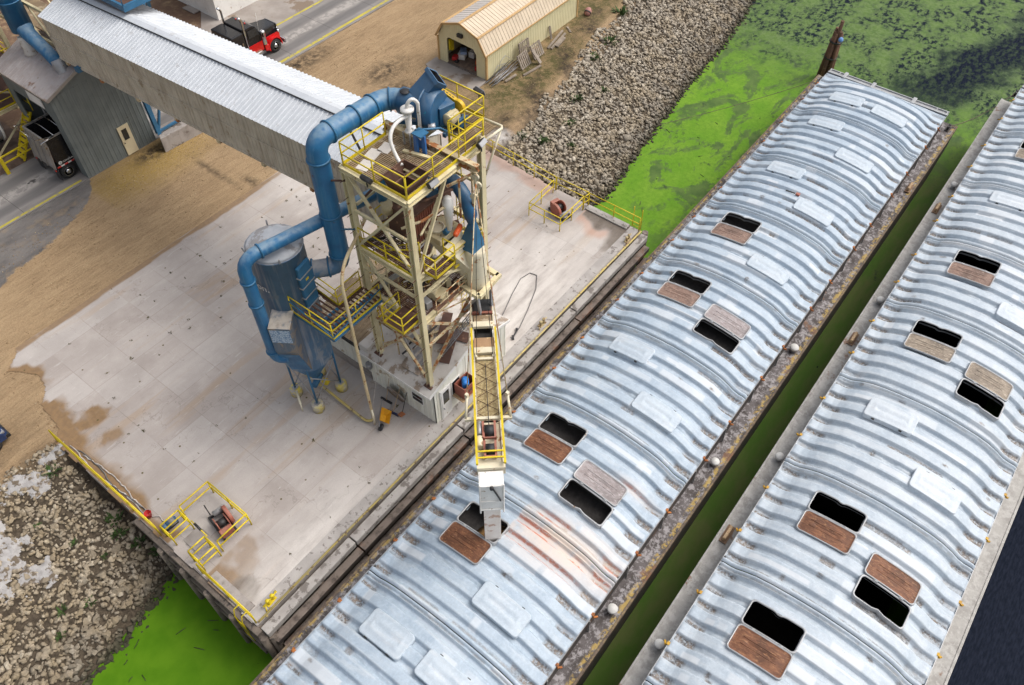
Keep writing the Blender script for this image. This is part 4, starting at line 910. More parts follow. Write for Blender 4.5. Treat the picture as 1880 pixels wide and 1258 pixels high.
hh(28.1, 29.25, 1, 'shut', -1); hh(41.5, 42.6, 1, 'open', -1, 'dusty'); hh(38.5, 39.6, 0, 'shut', 1); hh(48.1, 49.2, 1, 'shut', -1); hh(54.7, 55.8, 1, 'open', -1, 'grey'); hh(12.2, 13.3, 0, 'shut', 1); hh(8.7, 9.8, 1, 'open', -1, 'rust'); hh(45, 46.1, 0, 'shut', 1)
make_barge('barge', 'white covered barge beside the open dark river, outer one of two', B2, (c2(-4, 0)[0], c2(62.6, 0)[0]+.8, -.2465*(37.8-3.9), .0625*(37.8-3.9)), seams2, 3.9, M_cov2, M_lidtop2, H2, M_bd2, M_latchy, M_hold2, .5, M_bd2)
# deck fittings: pale vents, bitts and timberheads standing on the decks
M_white = paint('chalky_white', (.66, .65, .62), (.54, .53, .51), rust=(.3, .25, .2), rust_t=.66, rust_s=5, rough=.7); M_woodf = wood_like('weathered_fitting', (.60, .42, .24), (.44, .28, .15), (.72, .56, .36))
def capvent(x, y, z, r, label):
    t = thing('deck_vent', label, 'deck vent', (x, y, z), 'pale round vent caps on the barge decks')
    m = MB(); m.tube((x, y, z), (x, y, z+.28), r*.6, 12); m.build('vent_pipe', M_galv, t); m = MB(); m.lathe([(r, .26), (r*1.02, .33), (r*.9, .40), (0, .43)], (x, y, z), 14); m.build('vent_cap', M_white, t)
def dk_at(x, v): return x
capvent(12.95, 4.15, 3.0, .24, 'white round vent cap on the dark deck opposite the loading spout'); capvent(31.45, 4.16, 3.0, .25, 'white round vent cap on the dark deck far along the inner barge')
capvent(22.3, 4.15, 3.0, .22, 'small pale vent cap on the dark deck midway along the inner barge')
f2 = (37.8-3.9)/(37.8-4.3)
for x, lb in ((12.4, 'chalky vent cap at the near end of the outer barge deck'), (23.6, 'chalky vent cap midway along the outer barge deck'), (36.4, 'chalky vent cap on the pale deck level with open grey hatches'), (48.9, 'chalky vent cap at the far end of the outer barge deck')): capvent(x*f2, 1.66*f2, 3.93, .22, lb)
def timberhead(x, y, z, label, rz=0):
    t = thing('timberhead', label, 'deck fitting', (x, y, z)); Mz = Matrix.Rotation(rz, 3, 'Z')
    m = MB(); m.obox((x, y, z+.03), 1.0, .34, .05, Mz); m.build('base_plate', paint('rusty_plate', (.24, .15, .09), (.18, .11, .07), rough=.8), t); m = MB(); m.obox((x, y, z+.17), .78, .16, .24, Mz); m.build('timber_block', M_woodf, t, bevel=.04)
for x, lb in ((18.6, 'tan timber fitting on the pale deck by the two rusty lids'), (33.0, 'tan timber fitting on the pale deck by the mottled grey lids'), (46.3, 'tan timber fitting on the far part of the pale deck')): timberhead(x*f2, 1.78*f2, 3.93, lb)
timberhead(49.0, 4.0, 3.03, 'pale timber fitting on the dark deck near the far corner')
def bbitt(x, y, z, label):
    t = thing('barge_bitt', label, 'mooring bitt', (x, y, z)); 
    m = MB(); m.box(x-.3, x+.3, y-.16, y+.16, z, z+.04); m.build('base_plate', M_hull, t)
    for a in (-.15, .15):
        m = MB(); m.tube((x+a, y, z+.03), (x+a, y, z+.36), .08, 12); m.build('bollard_post', M_dk, t)
bbitt(57.1, 4.15, 3.0, 'dark double bitt on the far right corner of the inner barge'); bbitt(57.0, 13.9, 3.0, 'dark double bitt on the far left corner of the inner barge'); bbitt(62.0*f2, 1.5*f2, 3.92, 'rusty double bitt at the far end of the outer barge')
M_rope = plain('mooring_rope', (.12, .095, .07), .8, var=.3)
a_, b_ = Vector((57.1, 4.15, 3.3)), Vector((62.0*f2, 1.5*f2, 4.2)); m = MB(); m.pipe([a_.lerp(b_, q)+Vector((0, 0, -1.6*4*q*(1-q)*.35)) for q in np.linspace(0, 1, 14)], .03, 6); tag(m.build('mooring_line', M_rope), 'slack dark mooring line between the far ends of two barges', 'rope')
a_, b_ = Vector((57.0, 13.9, 3.3)), Vector((47.5, 23.0, .25)); m = MB(); m.pipe([a_.lerp(b_, q)+Vector((0, 0, -.25*4*q*(1-q))) for q in np.linspace(0, 1, 14)], .018, 6); tag(m.build('mooring_line', M_rope), 'thin mooring wire from the inner barge to the rocky bank', 'rope')
t = thing('hand_lamp', 'small red-capped tool with a dark handle lying on the inner barge cover', 'tool', (41.0, 9.2, 5.3))
m = MB(); m.bar((40.9, 9.75, 5.32), (40.95, 9.15, 5.34), .06, .06); m.build('handle', M_dk, t); m = MB(); m.obox((40.95, 8.98, 5.36), .22, .26, .12); m.build('tool_head', M_red, t, bevel=.03)
# dolphin of driven piles past the barge end
t = thing('pile_dolphin', 'cluster of brown timber piles bound together past the barge end', 'pile dolphin', (62.6, 15.1, 0))
M_pile = paint('brown_pile', (.15, .075, .042), (.095, .05, .03), rust=(.22, .14, .085), rust_t=.58, rust_s=2, rough=.9, bump=.5, streak=(.05, .03, .025), streak_amt=.5)
r_ = random.Random(5)
for i, (dx, dy, h) in enumerate([(0, 0, 5.1), (.34, .05, 4.2), (-.33, .05, 4.1), (.16, .32, 4.4), (-.18, .30, 4.2), (.15, -.32, 4.0), (-.18, -.30, 4.3)]):
    m = MB(); m.tube((62.6+dx*1.6, 15.1+dy*1.6, -2), (62.6+dx*.75, 15.1+dy*.75, h), .18, 10, .14); m.build('pile', M_pile, t)
for z in (2.0, 3.4):
    m = MB(); m.lathe([(.50, -.05), (.52, -.05), (.52, .05), (.50, .05)], (62.6, 15.1, z), 20); m.build('wire_band', M_dk, t)
m = MB(); m.lathe([(.0, 0), (.17, 0), (.2, .05), (.17, .1), (0, .1)], (62.25, 14.7, 3.8), 16, axis=(-.75, -.45, .5)); m.build('blue_disc', plain('blue_plastic', (.12, .25, .55), .5, var=.15), t)
# ------------------------------------------------------------------ loading tower, dust filter, ducts, boom
M_cream = paint('cream_steel', (.72, .635, .40), (.62, .53, .32), rust=(.30, .15, .06), rust_t=.63, rust_s=2.4, streak=(.36, .27, .16), streak_amt=.35, rough=.55)
M_creamr = paint('rusty_cream_steel', (.60, .50, .31), (.46, .36, .22), rust=(.33, .13, .045), rust_t=.50, rust_s=3, rough=.65)
M_creamw = paint('pale_cream', (.72, .66, .50), (.62, .55, .40), rust=(.40, .22, .10), rust_t=.60, rust_s=3.5, rough=.55)
M_blue = paint('blue_duct', (.020, .155, .33), (.018, .11, .25), rust=(.11, .075, .055), rust_t=.655, rust_s=1.5, streak=(.085, .21, .34), streak_amt=.7, rough=.48, bump=.10, dust=(.19, .28, .35), dust_amt=.8)
M_blued = paint('dusty_blue', (.085, .175, .285), (.075, .14, .23), rust=(.22, .25, .29), rust_t=.56, rust_s=.8, streak=(.36, .36, .37), streak_amt=.75, rough=.6, dust=(.42, .40, .39), dust_amt=.85)
M_bluef = paint('blue_fan', (.022, .105, .225), (.018, .08, .17), rust=(.02, .20, .30), rust_t=.63, rust_s=2.5, rough=.45, dust=(.14, .19, .24), dust_amt=.5)
M_bluest = paint('blue_steel', (.03, .14, .27), (.025, .11, .2), rust=(.11, .07, .05), rust_t=.66, rough=.5)
M_dome = paint('dusty_dome', (.47, .48, .50), (.35, .37, .40), rust=(.26, .25, .25), rust_t=.56, rust_s=1.0, rough=.65)
M_grate = paint('tan_grating', (.30, .215, .125), (.20, .14, .085), rust=(.40, .32, .22), rust_t=.56, rust_s=2.4, rough=.9, bump=.5)
M_brown = paint('rusty_brown', (.125, .062, .042), (.085, .045, .034), rust=(.24, .13, .08), rust_t=.58, rust_s=2.2, rough=.85, bump=.3)
M_redbr = paint('red_brown', (.30, .105, .065), (.22, .08, .055), rust=(.12, .07, .05), rust_t=.58, rust_s=2.5, rough=.8)
M_wht = paint('white_paint', (.82, .80, .76), (.72, .70, .66), rust=(.42, .33, .25), rust_t=.62, rust_s=3, rough=.5)
M_steel = paint('bare_steel', (.40, .40, .41), (.30, .30, .31), rust=(.22, .15, .10), rust_t=.62, rough=.45, metal=.4)
M_motor = paint('cream_motor', (.56, .48, .30), (.46, .39, .24), rust=(.2, .14, .08), rust_t=.62, rough=.5)
M_orange = plain('orange_guard', (.62, .095, .02), .45, var=.15); M_glass = plain('dark_glass', (.02, .024, .028), .12, var=.3, spec=.6)
M_roofw = paint('dusty_white_roof', (.60, .565, .525), (.49, .45, .41), rust=(.30, .235, .18), rust_t=.53, rust_s=1.3, rough=.9, bump=.35)
M_wallw = paint('cream_white_siding', (.80, .785, .69), (.72, .705, .61), rust=(.45, .37, .26), rust_t=.62, rust_s=1.2, streak=(.46, .40, .30), streak_amt=.4, rough=.65)
def grating(m, x0, x1, y0, y1, z, mi=0, pitch=.085, th=.04):
    """bar grating with a few cross bars; gaps show what lies below"""
    for x in np.arange(x0, x1-.03, pitch): m.box(x, x+pitch*.55, y0, y1, z-th, z, mi)
    for y in np.arange(y0, y1, .45): m.box(x0, x1, y, y+.04, z-th-.01, z-.008, mi)
TW = thing('loading_tower', 'tall cream and yellow steel tower with stacked decks on the dock', 'loading tower', (17.9, 18.5, 3.3))
PX = ((15.75, 16.9), (15.75, 20.22), (20.1, 16.88), (20.1, 20.2)); ZT, ZM, ZL = 18.0, 13.7, 11.0
for i, (x, y) in enumerate(PX):
    m = MB(); m.ibeam((x, y, 3.3), (x, y, ZT+(.3 if i == 2 else -.02)), .26, .26, (0, 1, 0), t=.045); m.build('column', M_cream, TW)
    m = MB(); m.box(x-.24, x+.24, y-.24, y+.24, 6.10, 6.22); m.build('base_plate', M_brown, TW)
    for z in np.arange(6.6, 17.5, .9):
        mm = MB(); mm.tube((x-.15, y-.1, z), (x-.42, y-.1, z), .016, 5) if i < 2 else mm.tube((x+.15, y-.12, z), (x+.36, y-.12, z), .016, 5); mm.build('step_bolt', M_brown, TW)
def beam(p, q, w=.2, h=.26, name='beam', mat=None): m = MB(); m.ibeam(p, q, w, h, t=.04); return m.build(name, mat or M_cream, TW)
for z in (ZT-.2, ZM-.2, ZL-.2):
    (a, b), (c, d), (e, f), (g, h) = PX
    beam((a, b+.15, z), (c, d-.15, z)); beam((e, f+.15, z), (g, h-.15, z)); beam((a+.15, b, z), (e-.15, f, z)); beam((c+.15, d, z), (g-.15, h, z))
for (p, q) in [((15.75, 20.1, 17.6), (15.75, 17.0, 13.8)), ((15.70, 17.0, 17.6), (15.70, 20.1, 13.8)), ((15.75, 20.1, 13.4), (15.75, 17.05, 9.0)), ((15.75, 20.1, 10.6), (15.75, 17.1, 6.6)), ((15.70, 17.1, 10.5), (15.70, 20.1, 6.6)),
               ((17.9, 16.9, 17.6), (15.9, 16.9, 13.9)), ((15.9, 16.9, 10.7), (19.9, 16.9, 6.9)), ((19.95, 16.9, 10.6), (15.95, 16.95, 6.9)), ((20.1, 17, 17.5), (20.1, 20, 13.8)), ((16, 20.2, 13.4), (20, 20.2, 11)), ((16, 20.2, 10.6), (20, 20.2, 6.6)),
               ((15.75, 17.05, 12.4), (15.75, 20.1, 12.4)), ((16, 17, 12.3), (19.9, 17, 12.3)), ((15.85, 17.0, 6.9), (19.9, 20.1, 7.0)), ((15.85, 20.0, 6.9), (19.9, 17.0, 7.0))]:
    m = MB(); m.bar(p, q, .13, .10); m.build('brace', M_cream if p[2] > 11 else M_creamr, TW)
# top deck
m = MB(); grating(m, 15.85, 17.25, 18.4, 20.15, ZT); grating(m, 17.25, 18.4, 16.95, 20.15, ZT); grating(m, 15.85, 17.25, 16.95, 17.02, ZT); m.build('deck_grating', M_grate, TW)
m = MB(); grating(m, 18.4, 21.3, 17.05, 17.75, ZT-.005); grating(m, 20.0, 21.35, 17.75, 20.4, ZT-.005); m.build('deck_grating', M_grate, TW)
for p, q in (((15.6, 16.78, ZT-.12), (15.6, 20.3, ZT-.12)), ((15.6, 16.74, ZT-.12), (18.35, 16.74, ZT-.12)), ((18.4, 16.95, ZT-.14), (18.4, 20.6, ZT-.14)), ((18.4, 17.75, ZT-.14), (21.45, 17.75, ZT-.14)), ((18.4, 20.5, ZT-.14), (21.45, 20.5, ZT-.14)),
             ((21.42, 17.75, ZT-.14), (21.42, 20.5, ZT-.14)), ((17.1, 16.95, ZT-.2), (17.1, 20.1, ZT-.2)), ((20.0, 17.75, ZT-.14), (20.0, 20.5, ZT-.14)), ((18.5, 19.1, ZT-.14), (21.4, 19.1, ZT-.14))): beam(p, q, .16, .22)
# hopper mouth in the top deck
m = MB()
for a, b in (((15.95, 17.05), (17.2, 17.05)), ((17.2, 17.05), (17.2, 18.35)), ((17.2, 18.35), (15.95, 18.35)), ((15.95, 18.35), (15.95, 17.05))):
    c = (16.58, 17.7); lo = lambda p: (c[0]+(p[0]-c[0])*.35, c[1]+(p[1]-c[1])*.35, 16.6)
    m.add([(*a, ZT+.22), (*b, ZT+.22), lo(b), lo(a)], [(0, 1, 2, 3)]); m.bar((*a, ZT+.22), (*b, ZT+.22), .05, .06)
m.bar((16.58, 17.05, ZT+.18), (16.58, 18.35, ZT+.18), .05, .05); m.bar((15.95, 17.7, ZT+.18), (17.2, 17.7, ZT+.18), .05, .05)
m.build('hopper_mouth', M_brown, TW)
for x, y in ((16.2, 19.5), (16.9, 19.75), (17.5, 19.6)):
    m = MB(); m.obox((x, y, ZT+.012), .62, .5, .02, Matrix.Rotation(.2, 3, 'Z')); m.build('floor_plate', M_roofw, TW)
m = MB(); m.bar((17.75, 18.9, ZT+.06), (18.05, 17.75, ZT+.06), .14, .1); m.build('loose_beam', M_cream, TW)
# trolley beam with hanging gear
m = MB(); m.ibeam((18.5, 20.6, ZT+.12), (18.78, 15.95, ZT-.06), .24, .34, t=.05); m.build('trolley_beam', M_creamr, TW)
for p, q in (((18.78, 16.1, 17.75), (18.8, 16.85, 16.9)), ((18.6, 16.15, 17.7), (17.9, 16.85, 17.2)), ((18.9, 16.1, 17.75), (19.5, 16.85, 17.1))):
    m = MB(); m.bar(p, q, .09, .09); m.build('knee_brace', M_creamr, TW)
for k, (dx, dz) in enumerate(((0, 0), (.14, -.5), (-.12, -.9))):
    m = MB(); m.lathe([(.13, -.03), (.16, -.05), (.16, .05), (.13, .03)], (18.8+dx, 16.12, 17.45+dz), 14, axis=(1, .3, 0)); m.obox((18.8+dx, 16.12, 17.3+dz), .12, .1, .4); m.build('pulley_block', M_creamw, TW)
for x in (18.35, 19.15):
    m = MB(); m.tube((x, 16.6, 17.4), (x, 16.6, 15.4), .05, 8); m.build('hanger_rod', M_creamr, TW)
# outrigger on the right column
m = MB(); m.pipe([(21.35, 17.75, ZT+.03), (21.42, 16.85, ZT+.03), (21.3, 16.75, ZT+.03), (20.15, 16.80, ZT+.03)], .06, 8); m.build('outrigger_pipe', M_creamw, TW)
m = MB(); m.tube((21.3, 16.78, ZT), (20.2, 16.8, 16.2), .05, 8); m.build('outrigger_strut', M_creamw, TW)
# rails of the decks (toe boards yellow)
def trail(path, mat=None, toe=.14, gap=1.6, h=1.07): railing(TW, path, mat or M_yel, gap, h, .030, True, toe)
trail([(18.12, 20.2, ZT), (15.72, 20.2, ZT)]); trail([(15.70, 20.15, ZT), (15.70, 16.86, ZT)]); trail([(15.72, 16.85, ZT), (20.2, 16.83, ZT)], gap=1.5)
trail([(21.45, 20.6, ZT), (21.42, 17.78, ZT), (19.24, 17.8, ZT)]); trail([(19.22, 17.72, ZT), (19.2, 16.92, ZT)], toe=None); trail([(20.18, 17.75, ZT), (20.25, 16.85, ZT)], toe=None)
# mid deck
m = MB(); grating(m, 15.9, 17.0, 17.0, 20.1, ZM); grating(m, 16.2, 17.45, 16.2, 16.85, ZM); m.build('deck_grating', M_brown, TW)
trail([(15.72, 20.1, ZM), (15.72, 17.05, ZM)], gap=1.5); trail([(16.2, 16.85, ZM), (16.2, 16.22, ZM), (17.42, 16.22, ZM), (17.42, 16.85, ZM)], gap=1.3)
# low deck, balcony on the left, walkway in front
m = MB(); grating(m, 15.9, 17.6, 17.0, 20.1, ZL); m.build('deck_grating', M_brown, TW)
m = MB(); m.box(14.66, 15.98, 17.02, 18.14, ZL-.06, ZL); m.build('balcony_floor', M_brown, TW)
trail([(15.95, 17.0, ZL), (14.65, 17.0, ZL), (14.65, 18.16, ZL), (15.7, 18.16, ZL)], gap=1.2)
m = MB(); m.box(16.6, 18.75, 16.75, 17.45, ZL-.12, ZL-.06); m.build('walkway_plate', paint('rust_plate', (.22, .125, .085), (.16, .09, .065), rust=(.35, .22, .16), rust_t=.58, rough=.85), TW)
trail([(16.5, 16.7, ZL-.1), (18.8, 16.7, ZL-.1)], mat=M_creamr, toe=.12, gap=.8, h=.9)
# stair flights inside the left face
def stair(p, q, w, n, mat, name='stair'):
    p, q = Vector(p), Vector(q); side = Vector((q.y-p.y, p.x-q.x, 0)).normalized()*w/2; m = MB()
    for s_ in (-1, 1): m.bar(p+side*s_, q+side*s_, .04, .18)
    m.build('stair_stringer', mat, TW)
    for i in range(n):
        m = MB(); c = p.lerp(q, (i+.5)/n); m.bar(c-side, c+side, .22, .03); m.build('stair_tread', M_steel, TW)
stair((16.3, 19.8, ZL), (16.3, 17.6, ZM), .6, 10, M_steel); stair((16.3, 17.6, 6.2), (16.3, 19.8, ZL), .6, 14, M_steel)
for x in (16.15, 16.75, 17.3):
    m = MB(); m.tube((x, 19.3, 6.2), (x, 19.2, ZM), .04, 7); m.build('conduit', M_creamr, TW)
# machinery inside
m = MB(); m.obox((17.75, 18.85, 14.6), 1.55, 1.35, 1.7); m.build('gate_housing', M_brown, TW)
m = MB(); m.corr((17.1, 18.15, 13.8), (1.4, 0, 0), (0, 0, 1.7), .14, .05, (0, -1, 0)); m.build('housing_ribs', M_redbr, TW)
m = MB(); m.box(16.95, 18.6, 18.05, 19.6, 15.45, 15.52); m.build('housing_lid', M_brown, TW)
m = MB(); m.tube((17.0, 19.7, 15.6), (17.0, 19.7, 17.6), .22, 12); m.build('blue_downpipe', M_blue, TW); m = MB(); m.tube((16.9, 19.4, 15.2), (16.9, 19.4, 15.7), .25, 14); m.build('valve_body', M_motor, TW)
m = MB(); m.box(18.0, 19.8, 18.4, 20.0, 14.2, 15.6); m.build('bin', M_brown, TW); m = MB(); m.tube((18.3, 18.1, 15.9), (19.6, 19.6, 16.2), .3, 14); m.build('transfer_pipe', M_bluef, TW)
for i in range(5):
    m = MB(); m.tube((16.9+i*.22, 17.9+i*.14, 11.32), (17.05+i*.22, 18.9+i*.14, 11.32), .11, 10); m.build('idler_roll', M_blk, TW)
m = MB(); m.tube((16.9, 17.35, 11.35), (17.6, 17.6, 11.35), .19, 14); m.build('drive_motor', M_motor, TW); m = MB(); m.obox((17.35, 17.2, 11.15), .7, .5, .25, Matrix.Rotation(.3, 3, 'Z')); m.build('motor_base', M_motor, TW)
# weigh hopper and spout, cream, with the blue transition above
m = MB()
def loft(m, A, B, mi=0):
    n = len(A); m.add(A+B, [(i, (i+1) % n, n+(i+1) % n, n+i) for i in range(n)], mi)
top = [(17.65, 17.15, 14.1), (18.95, 17.15, 14.1), (18.95, 18.3, 14.1), (17.65, 18.3, 14.1)]; low = [(18.75, 16.3, 11.9), (19.35, 16.5, 11.9), (19.35, 17.0, 11.2), (18.7, 16.9, 11.2)]
loft(m, low, [(17.7, 17.1, 13.9), (18.95, 17.15, 13.9), (18.95, 18.25, 13.9), (17.7, 18.25, 13.9)]); m.build('weigh_hopper', M_creamw, TW)
m = MB(); m.box(17.62, 18.98, 17.2, 18.32, 13.9, 14.22); m.build('hopper_rim', M_motor, TW, bevel=.03)
m = MB(); m.lathe([(.30, 0), (.36, .0), (.36, .12), (.30, .12), (.30, 0)], (18.15, 17.85, 14.22), 18, caps=False); m.tube((18.15, 17.85, 14.2), (18.15, 17.85, 14.26), .3, 16); m.build('inspection_cap', M_creamw, TW)
m = MB(); m.lathe([(.46, 0), (.48, .1), (.48, 2.3), (.44, 2.5)], (19.05, 16.48, 10.72), 24); m.build('spout_drum', M_creamw, TW)
m = MB(); m.lathe([(.40, -.25), (.47, -.02), (.49, 0), (.49, .06)], (19.05, 16.48, 10.72), 24, caps=False); m.build('spout_lip', M_blk, TW)
m = MB(); a = .43; loft(m, [(19.05-a, 16.68-a, 13.2), (19.05+a, 16.68-a, 13.2), (19.05+a, 16.68+a, 13.2), (19.05-a, 16.68+a, 13.2)], [(19.1, 16.62, 14.75), (19.24, 16.62, 14.75), (19.24, 16.76, 14.75), (19.1, 16.76, 14.75)]); m.build('blue_transition', M_bluest, TW)
m = MB(); m.pipe([(19.35, 18.7, 16.35)]+arc((19.3, 18.0, 16.2), (19.2, 16.95, 16.0), (19.08, 16.7, 14.95), 6)+[(19.08, 16.7, 14.5)], .30, 14, rads=[.30]*8+[.14]); m.build('blue_elbow', M_bluef, TW)
m = MB(); m.lathe([(.10, 0), (.23, 1.25), (.24, 1.55), (.17, 1.62), (.17, 1.74), (.05, 1.8)], (18.05, 17.0, 14.7), 18); m.build('cyclone', M_wht, TW)
m = MB(); m.pipe([(15.9, 17.6, 16.0), (16.7, 17.2, 16.05), (17.9, 17.0, 16.1)], .06, 8); m.build('dust_line', M_creamr, TW)
m = MB(); m.obox((18.5, 16.95, 14.36), .75, .24, .24, Matrix.Rotation(.35, 3, 'Z')); m.build('belt_guard', M_orange, TW, bevel=.1)
m = MB(); m.tube((18.0, 17.25, 14.4), (18.42, 17.3, 14.4), .13, 12); m.build('gate_motor', M_bluest, TW)
# square frame round the spout, carrying the boom hinge
for p, q in (((18.42, 15.85, 10.95), (18.5, 17.3, 10.95)), ((18.42, 15.85, 10.95), (20.1, 15.98, 10.95)), ((20.0, 15.98, 10.95), (20.05, 17.0, 10.95)), ((18.5, 16.9, 10.95), (20.0, 16.95, 10.95))):
    m = MB(); m.bar(p, q, .24, .2); m.build('hinge_frame', M_cream, TW)
for p, q in (((18.5, 15.95, 10.85), (18.5, 16.85, 9.3)), ((19.9, 16.05, 10.85), (19.9, 16.85, 9.3)), ((18.5, 16.0, 10.8), (18.55, 15.9, 9.5)), ((19.4, 15.95, 10.8), (19.35, 15.9, 9.5))):
    m = MB(); m.bar(p, q, .12, .12); m.build('hinge_strut', M_steel, TW)
# extra rails, ladders, pipes and hoses that fill the frame
trail([(17.0, 20.3, ZM), (19.9, 20.3, ZM)], gap=1.2); trail([(18.0, 16.8, ZM-1.2), (19.9, 16.8, ZM-1.2)], gap=1.0); trail([(16.2, 19.9, ZL+1.3), (16.2, 17.5, ZM+.05)], toe=None, gap=1.0, h=.9); trail([(15.95, 20.3, 8.4), (19.9, 20.3, 8.4)], gap=1.1)
trail([(16.75, 19.9, ZL+1.0), (16.75, 17.6, ZM)], toe=None, gap=1.0, h=.9); trail([(17.6, 20.0, ZL), (17.6, 18.2, ZL), (19.9, 18.2, ZL)], gap=1.0)
m = MB(); grating(m, 17.6, 20.0, 17.0, 18.2, ZL-.01); m.build('deck_grating', M_brown, TW)
m = MB(); grating(m, 15.95, 19.9, 19.2, 20.2, 8.4); m.build('deck_grating', M_grate, TW)
for x, y, z0_, z1_ in ((19.6, 17.75, ZL, ZT), (16.05, 20.45, 6.3, ZM), (20.35, 18.5, 6.3, ZL)):
    for s_ in (-.2, .2): m = MB(); m.tube((x+s_, y, z0_), (x+s_, y, z1_+.9), .022, 6); m.build('ladder_stringer', M_yel, TW)
    for z in np.arange(z0_+.2, z1_, .33): m = MB(); m.tube((x-.2, y, z), (x+.2, y, z), .014, 5); m.build('ladder_rung', M_yel, TW)
r_ = random.Random(12)
for i in range(26):
    z = r_.choice([7.2, 8.6, 10.3, 11.9, 12.8, 14.2, 15.6, 16.6]); a = Vector((r_.choice([15.8, 16.4, 17.5, 20.0]), r_.uniform(17, 20), z)); b = a+Vector((r_.uniform(.8, 3.2) if a.x < 18 else -r_.uniform(.8, 3), r_.uniform(-1.2, 1.2), r_.uniform(-.8, .8)))
    m = MB(); m.pipe([a, a.lerp(b, .5)+Vector((0, 0, -r_.uniform(0, .3))), b], r_.choice([.018, .025, .04, .055]), 6); m.build('conduit', r_.choice([M_creamr, M_steel, M_dk, M_wht, M_cream, M_brown]), TW)
for i in range(14):
    p = (r_.uniform(16.2, 19.6), r_.uniform(17.3, 19.9), r_.choice([ZL+.2, ZM+.18, 8.6])); m = MB(); m.obox(p, r_.uniform(.2, .5), r_.uniform(.2, .45), r_.uniform(.25, .5), Matrix.Rotation(r_.uniform(0, 3), 3, 'Z')); m.build('junction_box', r_.choice([M_grey, M_motor, M_brown, M_steel, M_bluest]), TW, bevel=.02)
for p, q in (((20.1, 17.05, 13.4), (20.1, 20.0, 11.2)), ((16.0, 16.9, 13.4), (19.95, 16.9, 11.3)), ((15.75, 17.1, 9.0), (15.75, 20.0, 9.0)), ((16, 16.9, 9.0), (20, 16.9, 9.0)), ((16, 20.2, 15.8), (20, 20.2, 15.8)), ((20.1, 17, 15.8), (20.1, 20.1, 15.8)), ((15.75, 17, 15.7), (15.75, 20.1, 15.7))):
    m = MB(); m.bar(p, q, .10, .12); m.build('brace', M_creamr if p[2] < 12 else M_cream, TW)
# flood lamps on the tower
def lamp(p, rz, tilt, label):
    t = thing('flood_lamp', label, 'lamp', p); Mz = Matrix.Rotation(rz, 3, 'Z') @ Matrix.Rotation(tilt, 3, 'X')
    m = MB(); m.obox(p, .52, .2, .26, Mz); m.build('lamp_housing', M_dk, t, bevel=.05); m = MB(); m.obox(Vector(p)+Mz @ Vector((0, -.11, 0)), .46, .02, .2, Mz); m.build('lamp_glass', M_steel, t)
    m = MB(); m.tube(Vector(p)+Vector((0, 0, -.1)), Vector(p)+Vector((0, 0, -.38)), .03, 6); m.build('bracket', M_dk, t)
lamp((15.52, 18.75, 18.15), R(90), R(-30), 'dark flood lamp on the left edge of the top deck'); lamp((16.9, 16.62, 18.15), R(0), R(-30), 'dark flood lamp on the front edge of the top deck above the spout')
lamp((19.75, 16.55, 18.3), R(10), R(-40), 'black flood lamp beside the right tower column'); lamp((21.6, 18.15, 19.0), R(80), R(-20), 'black flood lamp on the far corner rail of the fan deck')

# ---- blue fan on the upper deck
FAN = thing('blower_fan', 'big blue centrifugal blower with raised square outlet on the top deck', 'fan', (19.6, 19.3, 18.05))
m = MB(); m.lathe([(.50, 0), (.54, .02), (.54, .95), (.50, 1.0)], (19.25, 20.25, 19.0), 24, axis=(.25, -1, 0)); m.build('inlet_box', M_bluef, FAN)
m = MB(); m.lathe([(.2, 0), (.2, .03), (0, .03)], (19.2, 19.95, 19.53), 16); m.build('inlet_port', M_blk, FAN)
m = MB(); ax = Vector((.25, -1, 0)).normalized(); m.lathe([(.72, 0), (.78, .03), (.78, .55), (.72, .58)], (19.5, 19.15, 19.0), 28, axis=ax); m.lathe([(.84, -.02), (.84, .03), (.7, .03), (.7, -.02)], (19.5, 19.15, 19.0), 28, axis=ax, caps=False); m.build('scroll_housing', M_bluef, FAN)
o_ = Vector((19.55, 19.38, 19.48)); dirv = Vector((.486, -.354, .59)).normalized(); m = MB(); xx = Vector((-.3, -.91, -.3)); xx = (xx-dirv*xx.dot(dirv)).normalized(); yy = xx.cross(dirv).normalized()
def rect(c, w, h): return [c+xx*(i*w/2)+yy*(j*h/2) for i, j in ((-1, -1), (1, -1), (1, 1), (-1, 1))]
loft(m, rect(o_+dirv*-.25, .74, .54), rect(o_+dirv*.78, .74, .54))
loft(m, rect(o_+dirv*.78, .84, .64), rect(o_+dirv*.94, .84, .64)); A = rect(o_+dirv*.94, .84, .64); B = rect(o_+dirv*.94, .68, .48); loft(m, A, B); m.build('outlet_duct', M_bluef, FAN)
m = MB(); loft(m, rect(o_+dirv*.935, .68, .48), rect(o_+dirv*.4, .66, .46)); q_ = rect(o_+dirv*.4, .66, .46); m.add(q_, [(0, 1, 2, 3)]); m.build('outlet_mouth', M_blk, FAN)
m = MB(); m.obox((20.0, 18.75, 18.75), .75, .75, .8, Matrix.Rotation(-.25, 3, 'Z')); m.build('bearing_box', M_bluef, FAN, bevel=.03)
for p, q in (((19.0, 20.3, 18.12), (20.4, 17.95, 18.12)), ((19.6, 20.4, 18.12), (20.9, 18.2, 18.12)), ((18.9, 19.2, 18.12), (21.0, 19.5, 18.12)), ((19.4, 18.2, 18.12), (20.9, 18.5, 18.12))):
    m = MB(); m.bar(p, q, .14, .18); m.build('skid_beam', M_bluef, FAN)
m = MB(); m.obox((20.3, 18.0, 18.35), .5, .14, .4); m.build('skid_leg', M_bluef, FAN)
